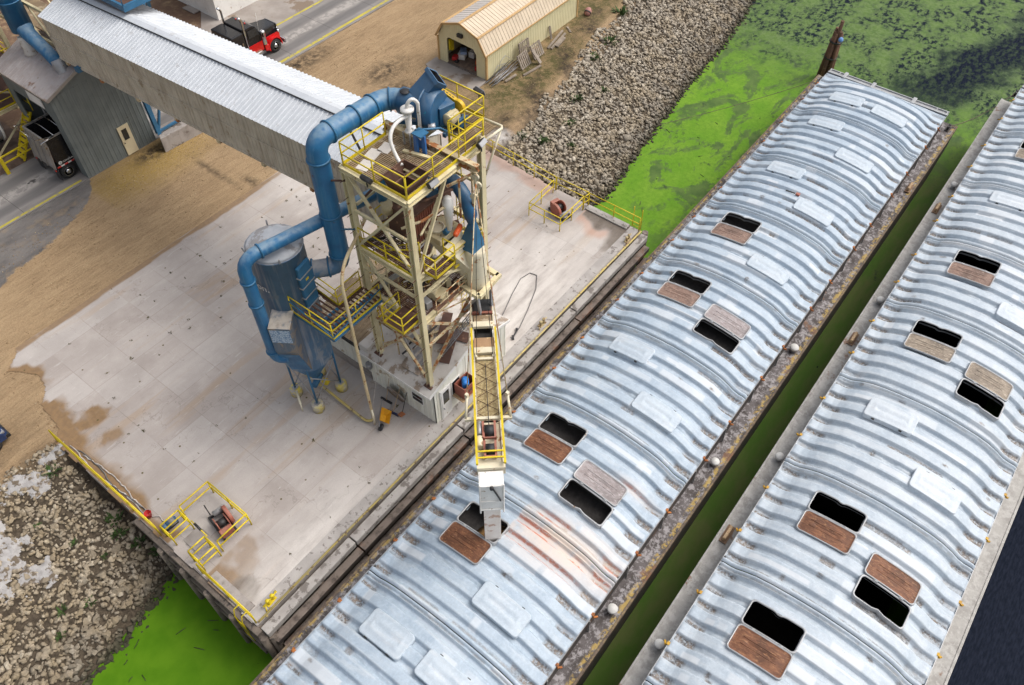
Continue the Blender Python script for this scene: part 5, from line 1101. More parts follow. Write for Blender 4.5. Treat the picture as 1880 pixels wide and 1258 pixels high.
a, b = Vector((20.55, 19.6, 19.1)), Vector((20.55, 18.35, 18.8)); m = MB(); m.obox((a+b)/2, .17, (a-b).length, .5, Matrix.Rotation(math.atan2(a.z-b.z, a.y-b.y), 3, 'X')); m.lathe([(.30, -.09), (.31, -.07), (.31, .07), (.30, .09)], b, 20, axis=(1, 0, 0)); m.lathe([(.30, -.085), (.31, -.07), (.31, .07), (.30, .085)], a, 20, axis=(1, 0, 0)); m.build('drive_guard', paint('guard_yellow', (.66, .42, .012), (.55, .34, .012), rough=.45), FAN)
m = MB()
for k in range(7): c = a.lerp(b, .08+k*.12)+Vector((0, .03, .262)); m.obox(c, .05, .11, .012, Matrix.Rotation(math.atan2(a.z-b.z, a.y-b.y), 3, 'X'))
m.build('guard_slots', M_blk, FAN)
m = MB(); m.lathe([(.1, -.36), (.26, -.34), (.27, -.3), (.27, .22), (.22, .26), (.1, .28)], (20.05, 18.3, 18.62), 20, axis=(1, .1, 0)); m.build('fan_motor', M_motor, FAN)
for k in range(9):
    an = k*R(40); m = MB(); m.bar(Vector((19.82, 18.28, 18.62))+Vector((0, math.cos(an), math.sin(an)))*.27, Vector((20.25, 18.32, 18.62))+Vector((0, math.cos(an), math.sin(an)))*.27, .02, .05); m.build('motor_fin', M_motor, FAN)

# ---- small white air cyclone and pump stand on the deck
CY = thing('vacuum_cyclone', 'small white cyclone with a curved white hose on the top deck', 'cyclone', (18.35, 19.1, 18.0))
m = MB(); m.lathe([(.09, 0), (.19, .0), (.19, .06), (.10, .08), (.15, .75), (.16, .95), (.27, .97), (.27, 1.07), (.08, 1.1)], (18.35, 19.05, 18.55), 18); m.build('cyclone_body', M_wht, CY)
m = MB(); m.pipe([(18.35, 19.05, 19.6)]+arc((18.35, 19.05, 19.75), (18.5, 18.9, 20.2), (18.72, 18.82, 19.75), 8)+[(18.72, 18.82, 18.6)], .075, 9); m.build('top_pipe', M_wht, CY)
m = MB(); m.pipe(arc((18.28, 19.0, 19.35), (17.2, 19.2, 19.35), (17.15, 18.85, 18.6), 9)+arc((17.15, 18.85, 18.6), (17.12, 18.65, 18.2), (17.02, 18.3, 18.08), 5)[1:], .075, 10); m.build('hose', M_wht, CY)
m = MB()
for x in (18.15, 18.5):
    for y in (18.85, 19.2): m.bar((x, y, 18.0), (x, y, 18.6), .06, .06)
m.build('stand', M_steel, CY)
m = MB(); m.tube((18.45, 18.8, 18.62), (18.3, 18.35, 18.62), .13, 12); m.build('air_filter', M_wht, CY); m = MB(); m.tube((18.72, 18.8, 18.25), (18.72, 18.8, 18.7), .07, 8); m.tube((18.85, 18.5, 18.7), (19.05, 18.3, 18.7), .15, 12); m.build('pump', M_steel, CY)
BF = thing('blue_pump', 'bright blue open-sided pump stand beside the white cyclone', 'pump', (18.2, 18.3, 18.0))
for x, y in ((18.02, 18.42), (18.18, 18.15), (18.38, 18.52)):
    m = MB(); m.box(x-.045, x+.045, y-.09, y+.09, 18.02, 18.85); m.build('upright', paint('bright_blue', (.035, .15, .42), (.03, .12, .34), rust=(.2, .2, .22), rust_t=.66, rough=.45), BF)
m = MB(); m.box(17.98, 18.45, 18.1, 18.6, 18.85, 18.90); m.build('top_plate', M_bluest, BF); m = MB(); m.pipe([(18.2, 18.6, 18.9), (18.6, 18.3, 18.85), (19.1, 18.1, 18.7), (19.5, 17.9, 18.3)], .05, 7); m.build('cable_pipe', M_bluest, BF)

# ---- dust filter (silo)
SX, SY, SR = 13.3, 22.8, 1.22
SI = thing('dust_filter', 'dusty blue cylindrical dust filter on four legs behind the catwalk', 'dust filter', (SX, SY, 3.32))
m = MB(); m.lathe([(SR, 6.6), (SR, 14.0), (SR+.03, 14.0), (SR+.03, 14.06), (SR, 14.06)], (SX, SY, 0), 48, caps=False); m.build('shell', M_blued, SI)
m = MB(); m.lathe([(SR+.01, 14.05), (SR*.92, 14.16), (SR*.6, 14.30), (SR*.25, 14.38), (0, 14.40)], (SX, SY, 0), 40); m.build('dome', M_dome, SI)
m = MB(); m.lathe([(.16, 4.7), (.22, 4.75), (SR, 6.62)], (SX, SY, 0), 40, caps=False); m.build('hopper_cone', M_blue, SI)
for ang in (60, 150, 240, 330):
    c, s_ = math.cos(R(ang)), math.sin(R(ang)); m = MB(); m.bar((SX+c*SR, SY+s_*SR, 14.0), (SX+c*SR*1.06, SY+s_*SR*1.06, 14.32), .07, .05); m.build('lifting_lug', M_steel, SI)
FEET = ((12.46, 23.62), (12.46, 21.98), (14.14, 21.98), (14.14, 23.62))
for i, (x, y) in enumerate(FEET):
    m = MB(); m.tube((x, y, 3.85), (SX+(x-SX)*1.0, SY+(y-SY)*1.0, 6.7), .055, 8); lg = m.build('leg', M_bluest, SI)
    m = MB(); m.lathe([(.31, 0), (.31, .50), (.29, .52), (0, .53)], (x, y, 3.32), 22); m.build('footing', paint('footing_yellow', (.62, .50, .10), (.55, .50, .38), rust=(.42, .38, .33), rust_t=.52, rust_s=3, rough=.8), SI)
    m = MB(); m.box(x-.13, x+.13, y-.13, y+.13, 3.85, 3.89); m.build('foot_plate', M_steel, SI)
    x2, y2 = FEET[(i+1) % 4]; m = MB(); m.tube((x, y, 4.0), (x2, y2, 6.0), .032, 6); m.build('leg_brace', M_steel, SI); m = MB(); m.tube((x2, y2, 4.0), (x, y, 6.0), .032, 6); m.build('leg_brace', M_steel, SI)
m = MB(); m.lathe([(.17, 0), (.17, .35), (.12, .4)], (SX, SY, 4.3), 16); m.tube((SX-.35, SY-.2, 4.3), (SX+.4, SY+.1, 4.3), .16, 12); m.build('rotary_valve', M_bluest, SI)
m = MB(); m.tube((SX+.15, SY-.45, 4.25), (SX+.35, SY-.40, 4.25), .2, 16); m.build('chain_guard', M_yel, SI)
# access doors
for k in range(4):
    a0 = R(-78); z = 13.15-k*.62; tx = Vector((-math.sin(a0), math.cos(a0), 0)); nn = Vector((math.cos(a0), math.sin(a0), 0)); c = Vector((SX, SY, z))+nn*(SR+.06)
    Mz = Matrix((( tx.x, nn.x, 0), (tx.y, nn.y, 0), (0, 0, 1))); m = MB(); m.obox(c, .82, .16, .56, Mz); d = m.build('access_door', M_bluest, SI, bevel=.02)
    m = MB(); m.obox(c+Vector((0, 0, -.29)), .9, .22, .05, Mz); m.build('door_bar', M_steel, d)
    if k in (1,): m = MB(); m.obox(c+nn*.085+Vector((0, 0, .03)), .2, .012, .12, Mz); m.build('warning_label', M_yel, d)
# inlet plenum hung on the shell
n_ = Vector((-.82, -.57, 0)).normalized(); t_ = Vector((n_.y, -n_.x, 0)); hw = .49
def pl(dn, tt, z): return Vector((SX, SY, z))+n_*dn+t_*tt
m = MB(); side = [(1.0, 11.15), (2.12, 10.95), (2.12, 9.35), (1.15, 6.75), (1.0, 6.75)]
A = [pl(dn, -hw, z) for dn, z in side]; m.extr([tuple(p) for p in A], t_*(2*hw)); m.build('inlet_plenum', paint('plenum_blue', (.12, .155, .205), (.085, .12, .17), rust=(.24, .20, .17), rust_t=.52, rust_s=1.3, streak=(.25, .23, .22), streak_amt=.6, dust=(.44, .39, .33), dust_amt=1.0, rough=.7), SI, bevel=.015)
m = MB(); m.add([pl(2.128, -hw+.03, 10.0), pl(2.128, hw-.03, 10.0), pl(2.128, hw-.03, 10.85), pl(2.128, -hw+.03, 10.85)], [(0, 1, 2, 3)])
k = NT('scaling_blue_paint'); f = k.rng(k.noise(16, 6, rough=.75), .44, .52); k.bump(k.noise(16, 6), .4, .03); k.fin(k.mix(f, (.10, .19, .36), (.45, .53, .62)), .7); m.build('plenum_panel', k.m, SI)
m = MB(); m.add([pl(1.98, -hw+.0, 8.98), pl(1.98, hw, 8.98), pl(1.165, hw, 6.77), pl(1.165, -hw, 6.77)], [(0, 1, 2, 3)]); 
for v_i in range(len(m.v)): m.v[v_i] = tuple(Vector(m.v[v_i])+n_*.02+Vector((0, 0, -.008)))
m.build('plenum_slope', M_blue, SI)
m = MB(); m.bar(pl(1.0, -hw-.06, 11.2), pl(1.0, hw+.06, 11.2), .12, .10); m.build('plenum_seam', M_dk, SI)
# name on the shell (curved lettering)
def curved_text(s, size, ang0, z, mat, parent, r):
    cu = bpy.data.curves.new('lettering', 'FONT'); cu.body = s; cu.size = size; cu.extrude = .004
    ob = bpy.data.objects.new('lettering', cu); COL.objects.link(ob); bpy.context.view_layer.update()
    me = bpy.data.meshes.new_from_object(ob.evaluated_get(bpy.context.evaluated_depsgraph_get())); bpy.data.objects.remove(ob); bpy.data.curves.remove(cu)
    for v in me.vertices:
        a = ang0 + v.co.x/r; rr = r+.03+v.co.z; v.co = Vector((SX+rr*math.cos(a), SY+rr*math.sin(a), z+v.co.y))-Vector(parent['_o'])
    me.materials.clear(); me.materials.append(mat); o = bpy.data.objects.new('lettering', me); COL.objects.link(o); o.parent = parent; return o
curved_text('dson.', .54, R(148), 12.3, M_wht, SI, SR)
# ---- ducts
def flange(t, p, d, r, name='flange'):
    m = MB(); m.lathe([(r, -.035), (r+.055, -.035), (r+.055, .035), (r, .035)], p, 22, axis=d, caps=False); m.build(name, M_bluest, t)
DU = thing('exhaust_duct', 'thick blue duct arching from the filter up to the blower', 'duct', (15.3, 21.15, 12))
PVx, PVy = 15.3, 21.12
path = [(14.1, 22.1, 12.25), (14.75, 21.55, 12.25)]+arc((14.75, 21.55, 12.25), (PVx, PVy, 12.25), (PVx, PVy, 12.9), 6)[1:]+[(PVx, PVy, 15.0), (PVx, PVy, 18.25)]+arc((PVx, PVy, 18.25), (PVx, PVy, 19.0), (15.95, 21.05, 19.0), 7)[1:]+[(17.2, 20.98, 19.0), (18.2, 20.93, 19.0)]+arc((18.2, 20.93, 19.0), (19.15, 20.9, 19.0), (19.3, 20.15, 19.0), 7)[1:]
m = MB(); m.pipe(path[:9], .41, 22, caps=False); m.build('lower_run', M_blued, DU); m = MB(); m.pipe(path[7:], .43, 24, caps=False); m.build('upper_run', M_blue, DU)
for p, d in (((14.3, 21.95, 12.25), (.75, -.65, 0)), ((14.85, 21.5, 12.25), (.75, -.65, 0)), ((PVx, PVy, 13.0), (0, 0, 1)), ((PVx, PVy, 15.3), (0, 0, 1)), ((PVx, PVy, 18.1), (0, 0, 1)), ((16.0, 21.05, 19), (1, -.05, 0)), ((17.3, 20.97, 19), (1, -.05, 0)), ((18.25, 20.93, 19), (1, -.05, 0)), ((19.0, 20.65, 19), (.7, -.7, 0))): flange(DU, p, d, .43)
m = MB(); m.bar((16.95, 20.95, 18.6), (16.95, 20.4, 17.6), .07, .07); m.build('duct_prop', M_dk, DU)
m = MB(); m.bar((15.3, 20.75, 14.6), (15.7, 20.25, 14.6), .06, .06); m.build('duct_prop', M_bluest, DU); m = MB(); m.bar((15.3, 20.8, 17.2), (15.7, 20.25, 17.2), .06, .06); m.build('duct_prop', M_brown, DU)
D2 = thing('intake_duct', 'slim blue duct running over the filter dome and down its side', 'duct', (11.42, 22.4, 8.2))
path = [(17.8, 20.95, 14.8), (15.2, 21.55, 14.8), (12.2, 22.24, 14.8)]+arc((12.2, 22.24, 14.8), (11.42, 22.42, 14.8), (11.42, 22.42, 14.0), 6)[1:]+[(11.42, 22.42, 12.0), (11.42, 22.42, 8.9)]+arc((11.42, 22.42, 8.9), (11.42, 22.42, 8.3), (11.85, 22.1, 8.3), 5)[1:]
m = MB(); m.pipe(path, .285, 20); m.build('duct_run', M_blue, D2)
for p, d in (((15.2, 21.55, 14.8), (1, -.23, 0)), ((12.25, 22.23, 14.8), (1, -.23, 0)), ((11.42, 22.42, 13.6), (0, 0, 1)), ((11.42, 22.42, 12.2), (0, 0, 1)), ((11.42, 22.42, 8.95), (0, 0, 1))): flange(D2, p, d, .285)
# catwalk from tower to filter
CW = thing('catwalk', 'yellow railed catwalk between the tower and the blue filter', 'catwalk', (14.2, 20, 11)); zc = 11.0
m = MB()
for x in np.arange(12.7, 15.65, .22): m.box(x, x+.07, 19.25, 20.4 if x > 14.1 else 21.4, zc-.05, zc)
m.build('floor_grating', M_brown, CW)
for p, q in (((12.62, 19.22, zc-.09), (15.6, 19.22, zc-.09)), ((12.62, 19.22, zc-.09), (12.62, 21.95, zc-.09)), ((14.12, 20.42, zc-.09), (15.6, 20.42, zc-.09)), ((14.12, 20.42, zc-.09), (14.2, 22.1, zc-.09)), ((12.62, 20.42, zc-.09), (14.1, 20.42, zc-.09)), ((12.62, 19.8, zc-.09), (15.6, 19.8, zc-.09))):
    m = MB(); m.bar(p, q, .08, .16); m.build('edge_beam', M_bluest if p[0] < 13 else M_brown, CW)
def crail(path, gap=1.4): railing(CW, path, M_yel, gap, 1.05, .028, True, .12)
crail([(12.6, 21.8, zc), (12.6, 19.2, zc), (15.55, 19.2, zc)]); crail([(15.55, 20.44, zc), (14.12, 20.44, zc), (14.2, 22.0, zc)])
m = MB(); m.tube((12.58, 21.9, 11.75), (12.58, 19.15, 11.2), .035, 7); m.tube((12.58, 19.15, 11.2), (15.6, 19.15, 11.75), .035, 7); m.build('conduit', M_bluest, CW)
for p, q in (((12.9, 19.3, zc-.15), (13.1, 21.62, 9.8)), ((13.9, 19.3, zc-.15), (13.6, 21.62, 9.8))):
    m = MB(); m.bar(p, q, .07, .07); m.build('knee_brace', M_bluest, CW)
# return pipe to the ground
DP = thing('dust_return_pipe', 'long cream pipe bending off the tower down to the concrete', 'pipe', (13.65, 19.2, 3.35))
m = MB(); m.pipe([(16.6, 20.5, 14.5), (15.6, 20.05, 14.42)]+arc((14.6, 19.6, 14.4), (13.55, 19.1, 14.35), (13.58, 19.1, 13.2), 7)+[(13.6, 19.13, 9.0), (13.64, 19.17, 6.0), (13.68, 19.2, 3.45)], .075, 12); m.build('pipe_run', paint('pipe_cream', (.66, .54, .33), (.58, .44, .24), rust=(.36, .16, .06), rust_t=.60, rust_s=3.2, rough=.5), DP)
m = MB(); m.pipe([(13.68, 19.2, 4.5), (13.55, 19.0, 4.2), (13.5, 18.95, 3.5)], .055, 8); m.build('tail_piece', M_creamw, DP)
m = MB(); m.pipe([(13.5, 24.3, 3.6), (13.47, 22.4, 3.6), (13.38, 20.4, 3.55)]+arc((13.36, 19.9, 3.55), (13.3, 19.2, 3.5), (13.62, 19.15, 3.62), 5), .07, 10); m.build('ground_run', M_yel2, DP)
m = MB(); m.tube((11.9, 22.6, 3.9), (12.3, 23.3, 4.0), .06, 8); m.tube((11.85, 22.55, 3.35), (11.9, 22.6, 3.95), .04, 8); m.build('stub_pipe', M_creamw, DP)

# ---- loading boom
BO = thing('loading_boom', 'yellow sided conveyor boom reaching from the tower over the barge', 'boom', (18.9, 16.05, 9.6))
Hb, Eb = Vector((18.95, 16.15, 9.55)), Vector((12.12, 10.14, 10.35)); db = (Eb-Hb).normalized(); sb = Vector((-db.y, db.x, 0)).normalized(); Lb = (Eb-Hb).length; ub = Vector((0, 0, 1))
def bp(t, s_, h): return Hb+db*(t*Lb)+sb*s_+ub*h
for s_ in (-.5, .5):
    t0 = .26 if s_ > 0 else .20
    m = MB(); m.bar(bp(.18, s_*1.08, .30), bp(1.0, s_*1.10, .30), .09, .11); m.build('side_rail', M_yel, BO)
    m = MB(); m.bar(bp(0, s_, -.16), bp(1, s_, -.16), .07, .34); m.build('side_channel', M_creamw, BO)
    for q in np.linspace(.25, .98, 9):
        m = MB(); m.bar(bp(q, s_*1.06, -.1), bp(q, s_*1.08, .28), .05, .05); m.build('stanchion', M_yel, BO)
kx = NT('boom_mesh_cover'); pz = kx.pos(); fz = kx.rng(kx.noise(9, 6, rough=.75), .38, .6); cz = kx.mix(fz, (.56, .455, .25), (.29, .21, .10)); kx.bump(kx.noise(28, 4), .6, .03); kx.fin(cz, .9)
m = MB(); n_s = 70
for i in range(n_s): a = .34+.40*i/n_s; m.add([bp(a, -.44, .02), bp(a, .44, .02), bp(a+.40*.72/n_s, .44, .02), bp(a+.40*.72/n_s, -.44, .02)], [(0, 1, 2, 3)])
m.add([bp(.34, -.44, -.04), bp(.34, .44, -.04), bp(.74, .44, -.04), bp(.74, -.44, -.04)], [(0, 1, 2, 3)]); m.build('mesh_cover', kx.m, BO)
for q in (.38, .46, .54, .62, .70):
    m = MB(); m.bar(bp(q, -.44, .045), bp(q+.07, .44, .045), .014, .014); m.bar(bp(q, .44, .047), bp(q+.07, -.44, .047), .014, .014); m.build('cover_lacing', M_brown, BO)
def slab(q0, q1, hw_, z0, z1, mat, name): m = MB(); A = [bp(q0, -hw_, z0), bp(q1, -hw_, z0), bp(q1, hw_, z0), bp(q0, hw_, z0)]; B = [p+ub*(z1-z0) for p in A]; m.add(A+B, [(3, 2, 1, 0), (4, 5, 6, 7), (0, 1, 5, 4), (1, 2, 6, 5), (2, 3, 7, 6), (3, 0, 4, 7)]); return m.build(name, mat, BO)
slab(-.06, .035, .48, -.3, .0, M_brown, 'tail_box'); slab(-.055, .03, .40, .02, .06, M_blk, 'tail_belt'); slab(.04, .055, .48, .02, .12, M_redbr, 'cross_plate')
slab(.06, .115, .42, -.1, .03, M_grate, 'cover_plate'); slab(.118, .155, .46, .0, .16, M_creamw, 'hood'); slab(.16, .225, .36, -.35, -.28, M_dk, 'belt_gap'); slab(.23, .295, .46, .0, .12, paint('rusty_hood', (.40, .25, .14), (.30, .18, .10), rust=(.5, .36, .2), rust_t=.55, rough=.8), 'hood'); slab(.298, .335, .46, .0, .16, M_creamw, 'hood')
slab(-.02, 1.0, .42, -.42, -.36, M_dk, 'belt')
slab(.05, .09, .54, -.4, -.05, M_brown, 'side_plate')
m = MB(); m.bar(bp(.735, -.98, .05), bp(.735, .98, .05), .13, .16); m.build('lifting_bar', M_creamw, BO)
m = MB(); m.bar(bp(.37, -.36, .1), bp(.37, .36, .1), .12, .08); m.bar(bp(.36, -.36, .1), bp(.335, -.40, .1), .08, .08); m.bar(bp(.36, .36, .1), bp(.335, .40, .1), .08, .08); m.build('bridle', M_creamw, BO)
slab(.75, .985, .46, -.12, -.06, M_creamw, 'head_floor')
for q0, q1, w_ in ((.765, .855, .24), (.872, .955, .22)):
    m = MB()
    for s_ in (-1, 1): m.bar(bp(q0, s_*w_, .15), bp(q1, s_*w_, .15), .09, .22)
    m.bar(bp(q1, -w_, .2), bp(q1, w_, .2), .05, .12); m.bar(bp(q0+.02, -w_, .2), bp(q0+.02, w_, .2), .04, .06); m.build('take_up_frame', M_red, BO)
    m = MB(); m.tube(bp((q0+q1)/2, -w_+.05, .1), bp((q0+q1)/2, w_-.05, .1), .26, 18); m.build('pulley_drum', M_blk, BO)
m = MB(); m.tube(bp(.76, -.40, .12), bp(.83, -.40, .12), .11, 12); m.build('motor', M_steel, BO); m = MB(); m.tube(bp(.845, -.41, .14), bp(.90, -.41, .14), .14, 14); m.build('gear_unit', M_creamw, BO)
for q in (.935, .968):
    m = MB(); m.bar(bp(q, -.54, .33), bp(q, .54, .33), .06, .06); m.build('end_rail', M_yel, BO)
slab(.975, 1.005, .56, -.45, .05, M_creamw, 'head_plate')
SP = Vector((11.78, 9.88, 0)); Ms = Matrix((( sb.x, db.x, 0), (sb.y, db.y, 0), (0, 0, 1)))
m = MB(); m.obox((SP.x, SP.y, 9.25), .88, .60, 2.0, Ms); m.build('upper_spout', M_wht, BO, bevel=.01)
m = MB(); m.obox((SP.x, SP.y, 6.7), .70, .46, 3.5, Ms); m.build('lower_spout', paint('dusty_spout', (.86, .79, .72), (.80, .71, .63), rust=(.56, .38, .29), rust_t=.56, rust_s=2, rough=.75), BO, bevel=.01)
m = MB()
for z in (8.25, 8.95, 10.2): m.obox((SP.x, SP.y, z), .98, .68, .06, Ms)
for s_ in (-1, 1):
    p = SP+sb*(s_*.47)-db*(-.32); m.bar((p.x, p.y, 8.0), (p.x, p.y, 10.3), .05, .05)
m.build('spout_frame', M_wht, BO)
p = SP+db*.34; m = MB(); m.bar((p.x, p.y, 10.2), tuple(p+sb*.35+Vector((0, 0, 9.0))), .06, .05); m.tube(tuple(p+Vector((0, 0, 10.15))), tuple(p+db*.12+Vector((0, 0, 10.15))), .08, 10); m.build('tilt_arm', M_dk, BO)
m = MB(); r_ = random.Random(3)
for s_ in np.linspace(-.36, .36, 16):
    for t_2 in (-.24, .24): p = SP+sb*s_+db*t_2; m.box(p.x-.012, p.x+.012, p.y-.012, p.y+.012, 4.72+r_.uniform(-.04, .04), 4.98)
m.build('rubber_fringe', M_grain, BO)
m = MB(); m.lathe([(.34, 0), (.27, .35), (.25, .65)], (SP.x, SP.y, 4.25), 16); m.lathe([(.95, 0), (.55, .16), (.2, .3), (0, .32)], (SP.x, SP.y, 4.425), 24); o = m.build('grain_stream', M_grain); tag(o, 'golden brown grain pouring from the spout into the open hatch', 'grain'); o['kind'] = 'stuff'
# cables from the trolley beam to the boom
for e, lb in ((bp(.735, -.93, .1), 'pale suspension cable on the left side of the boom'), (bp(.735, .93, .1), 'pale suspension cable on the right side of the boom')):
    t = thing('suspension_cable', lb, 'cable', tuple(e)); top_ = Vector((18.78, 16.1, 17.2)); m = MB(); m.tube(e.lerp(top_, .10), top_, .024, 7); m.build('cable_run', M_creamr, t); m = MB(); m.tube(e, e.lerp(top_, .10), .055, 8); m.obox(e.lerp(top_, .10), .13, .13, .3); m.build('turnbuckle', M_creamw, t)
for e, lb in ((bp(.345, -.36, .12), 'thin dark hoist wire over the boom, on the barge-left side'), (bp(.345, .36, .12), 'thin dark hoist wire over the boom, on the barge-right side')):
    m = MB(); m.tube(e, (18.85, 16.15, 17.0), .014, 5); tag(m.build('hoist_wire', M_dk), lb, 'wire')
m = MB(); m.tube(bp(.40, 0, .1), bp(.80, 0, .25), .018, 6); tag(m.build('hoist_wire', M_dk), 'dark wire lying along the middle of the boom cover', 'wire')

# ---- control building under the tower
CB = thing('control_house', 'low cream-white siding building with dusty roof under the tower', 'building', (15.55, 16.5, 3.3))
def zr(u): return 6.0+min(u-15.15, 21.5-u)*.30
m = MB(); m.corr((15.55, 16.55, 3.3), (0, 4.5, 0), (0, 0, 2.72), .32, .02, (-1, 0, 0), w=.25); m.box(15.56, 15.68, 16.62, 21.05, 3.3, 6.0)
m.build('long_wall', M_wallw, CB)
m = MB(); pts = [(15.55, 3.3), (21.25, 3.3), (21.25, 6.0), (18.33, zr(18.33)-.06), (15.55, 6.05)]; m.extr([(u, 16.62, z) for u, z in pts], (0, -.1, 0)); 
for u in np.arange(15.7, 21.2, .32):
    if not (15.9 < u < 17.75): m.box(u, u+.05, 16.5, 16.52, 3.32, zr(u)-.12)
m.build('gable_wall', M_wallw, CB)
m = MB(); m.extr([(u, 21.05, z) for u, z in pts], (0, -.1, 0)); m.box(21.15, 21.25, 16.6, 21, 3.3, 6.0); m.build('rear_wall', M_wallw, CB)
n = 30; _a = np.linspace(15.15, 21.5, n); _b = np.linspace(16.46, 21.2, n); _A, _B = np.meshgrid(_a, _b, indexing='ij'); _Zr = 6.0+np.minimum(_A-15.15, 21.5-_A)*.30+.05*(fbm(_A, _B, 2.0, 3, 61)-.5)*(fbm(_A, _B, .8, 2, 62) > .45)
grid_mesh('roof', _A, _B, _Zr+.05, M_roofw, parent=CB)
m = MB(); 
for (ua, ub) in ((15.15, 18.33), (18.33, 21.5)): m.bar((ua, 16.45, zr(ua)), (ub, 16.45, zr(ub)), .05, .16)
m.bar((15.15, 16.45, 5.98), (15.15, 21.2, 5.98), .05, .14); m.build('fascia', M_wht, CB)
m = MB(); m.box(15.9, 16.68, 16.46, 16.51, 3.34, 5.72); m.build('door_frame', M_wht, CB); m = MB(); m.box(15.96, 16.62, 16.44, 16.47, 3.36, 5.65); dr = m.build('door', M_wht, CB); m = MB(); m.box(16.08, 16.50, 16.43, 16.445, 4.5, 5.45); m.build('door_glass', M_glass, dr); m = MB(); m.tube((16.05, 16.44, 4.2), (16.05, 16.36, 4.2), .035, 8); m.build('door_handle', M_steel, dr)
m = MB(); m.box(16.74, 17.42, 16.46, 16.51, 4.3, 5.6); w_ = m.build('window_frame', M_wht, CB); m = MB(); m.box(16.80, 17.36, 16.45, 16.465, 4.36, 5.54); m.build('window_pane', M_glass, w_)
m = MB(); m.box(15.50, 15.53, 17.3, 18.1, 4.28, 4.95); w_ = m.build('window_frame', M_wht, CB); m = MB(); m.box(15.488, 15.502, 17.36, 18.04, 4.34, 4.60); m.build('window_pane', M_glass, w_); m = MB(); m.box(15.486, 15.502, 17.36, 18.04, 4.66, 4.90); m.build('window_pane', M_glass, w_)
# rear lean-to with ribbed tan roof
m = MB(); m.corr((15.75, 21.1, 3.6), (0, 3.9, 0), (0, 0, 2.1), .36, .02, (-1, 0, 0), w=.25); m.box(15.76, 15.86, 21.1, 25.0, 3.3, 5.3); m.box(15.8, 21, 24.95, 25.05, 3.3, 5.6); m.build('lean_to_wall', M_wallw, CB)
m = MB(); m.box(15.55, 15.74, 21.15, 25.0, 3.3, 3.62); m.build('lean_to_sill', M_pad, CB)
m = MB(); m.corr((15.55, 21.25, 5.75), (0, 3.85, 0), (5.6, 0, .9), .24, .05, (0, 0, 1)); m.build('lean_to_roof', paint('brown_ribbed_roof', (.34, .26, .165), (.23, .17, .11), rust=(.50, .43, .34), rust_t=.55, rust_s=1.4, rough=.9), CB)
m = MB(); m.box(15.5, 15.56, 21.3, 22.9, 5.5, 5.76); m.build('lean_to_gutter', M_dk, CB)
m = MB(); m.box(15.3, 16.4, 20.7, 21.3, 5.9, 6.5); m.build('roof_curb', M_roofw, CB, bevel=.04)
m = MB(); m.tube((15.44, 21.0, 4.6), (15.44, 21.0, 4.95), .17, 10); m.build('wall_vent', M_steel, CB)
for p, sz, rz, mt, nm in (((16.6, 18.9, 6.5), (.85, .5, .25), .0, M_roofw, 'roof_hatch'), ((16.15, 18.2, 6.42), (.9, 1.0, .1), .05, M_roofw, 'roof_panel'), ((17.6, 17.3, 6.84), (1.5, .55, .06), .4, M_brown, 'roof_plank'), ((18.4, 18.2, 7.05), (1.9, .5, .06), .5, M_brown, 'roof_plank'), ((18.5, 17.2, 7.06), (.6, .9, .05), .3, M_brown, 'roof_plank'), ((16.9, 18.95, 6.72), (.5, .35, .22), .0, M_dk, 'roof_vent')):
    m = MB(); m.obox(p, *sz, Matrix.Rotation(rz, 3, 'Z') @ Matrix.Rotation(-.29 if p[0] < 18 else -.1, 3, 'Y')); m.build(nm, mt, CB)
m = MB()
for s_ in (-.16, -.05, .05, .16): m.tube((16.9+s_*.6, 17.1+s_, 7.4), (18.7+s_*.6, 16.6+s_, 8.9), .03, 6)
for q in np.linspace(0, 1, 8): m.bar((16.9+1.8*q-.11, 17.1-.5*q-.18, 7.4+1.5*q-.03), (16.9+1.8*q+.11, 17.1-.5*q+.18, 7.4+1.5*q-.03), .05, .03)
m.build('cable_tray', M_steel, CB)
# crate with blue hose on a wall shelf
RB = thing('hose_crate', 'open red crate holding a blue hose coil by the white wall', 'crate', (17.3, 16.1, 4.75))
m = MB(); b0 = (16.9, 17.85, 15.72, 16.4, 4.62, 5.45); m.box(b0[0], b0[1], b0[2], b0[2]+.03, b0[4], b0[5]); m.box(b0[0], b0[1], b0[3]-.03, b0[3], b0[4], b0[5]); m.box(b0[0], b0[0]+.03, b0[2]+.03, b0[3]-.03, b0[4], b0[5]); m.box(b0[1]-.03, b0[1], b0[2]+.03, b0[3]-.03, b0[4], b0[5]); m.box(b0[0]+.03, b0[1]-.03, b0[2]+.03, b0[3]-.03, b0[4], b0[4]+.03); m.build('crate_box', M_red, RB)
m = MB(); m.tube((17.2, 15.9, 5.3), (17.55, 16.25, 5.3), .19, 16); m.build('hose_coil', plain('blue_hose', (.02, .18, .55), .5, var=.2, s=14), RB); m = MB(); m.box(17.2, 17.45, 15.705, 15.718, 4.95, 5.15); m.build('emblem', M_brown, RB)
m = MB(); m.box(16.75, 17.95, 15.72, 16.45, 4.5, 4.56); m.build('wall_shelf', M_woodf, CB)
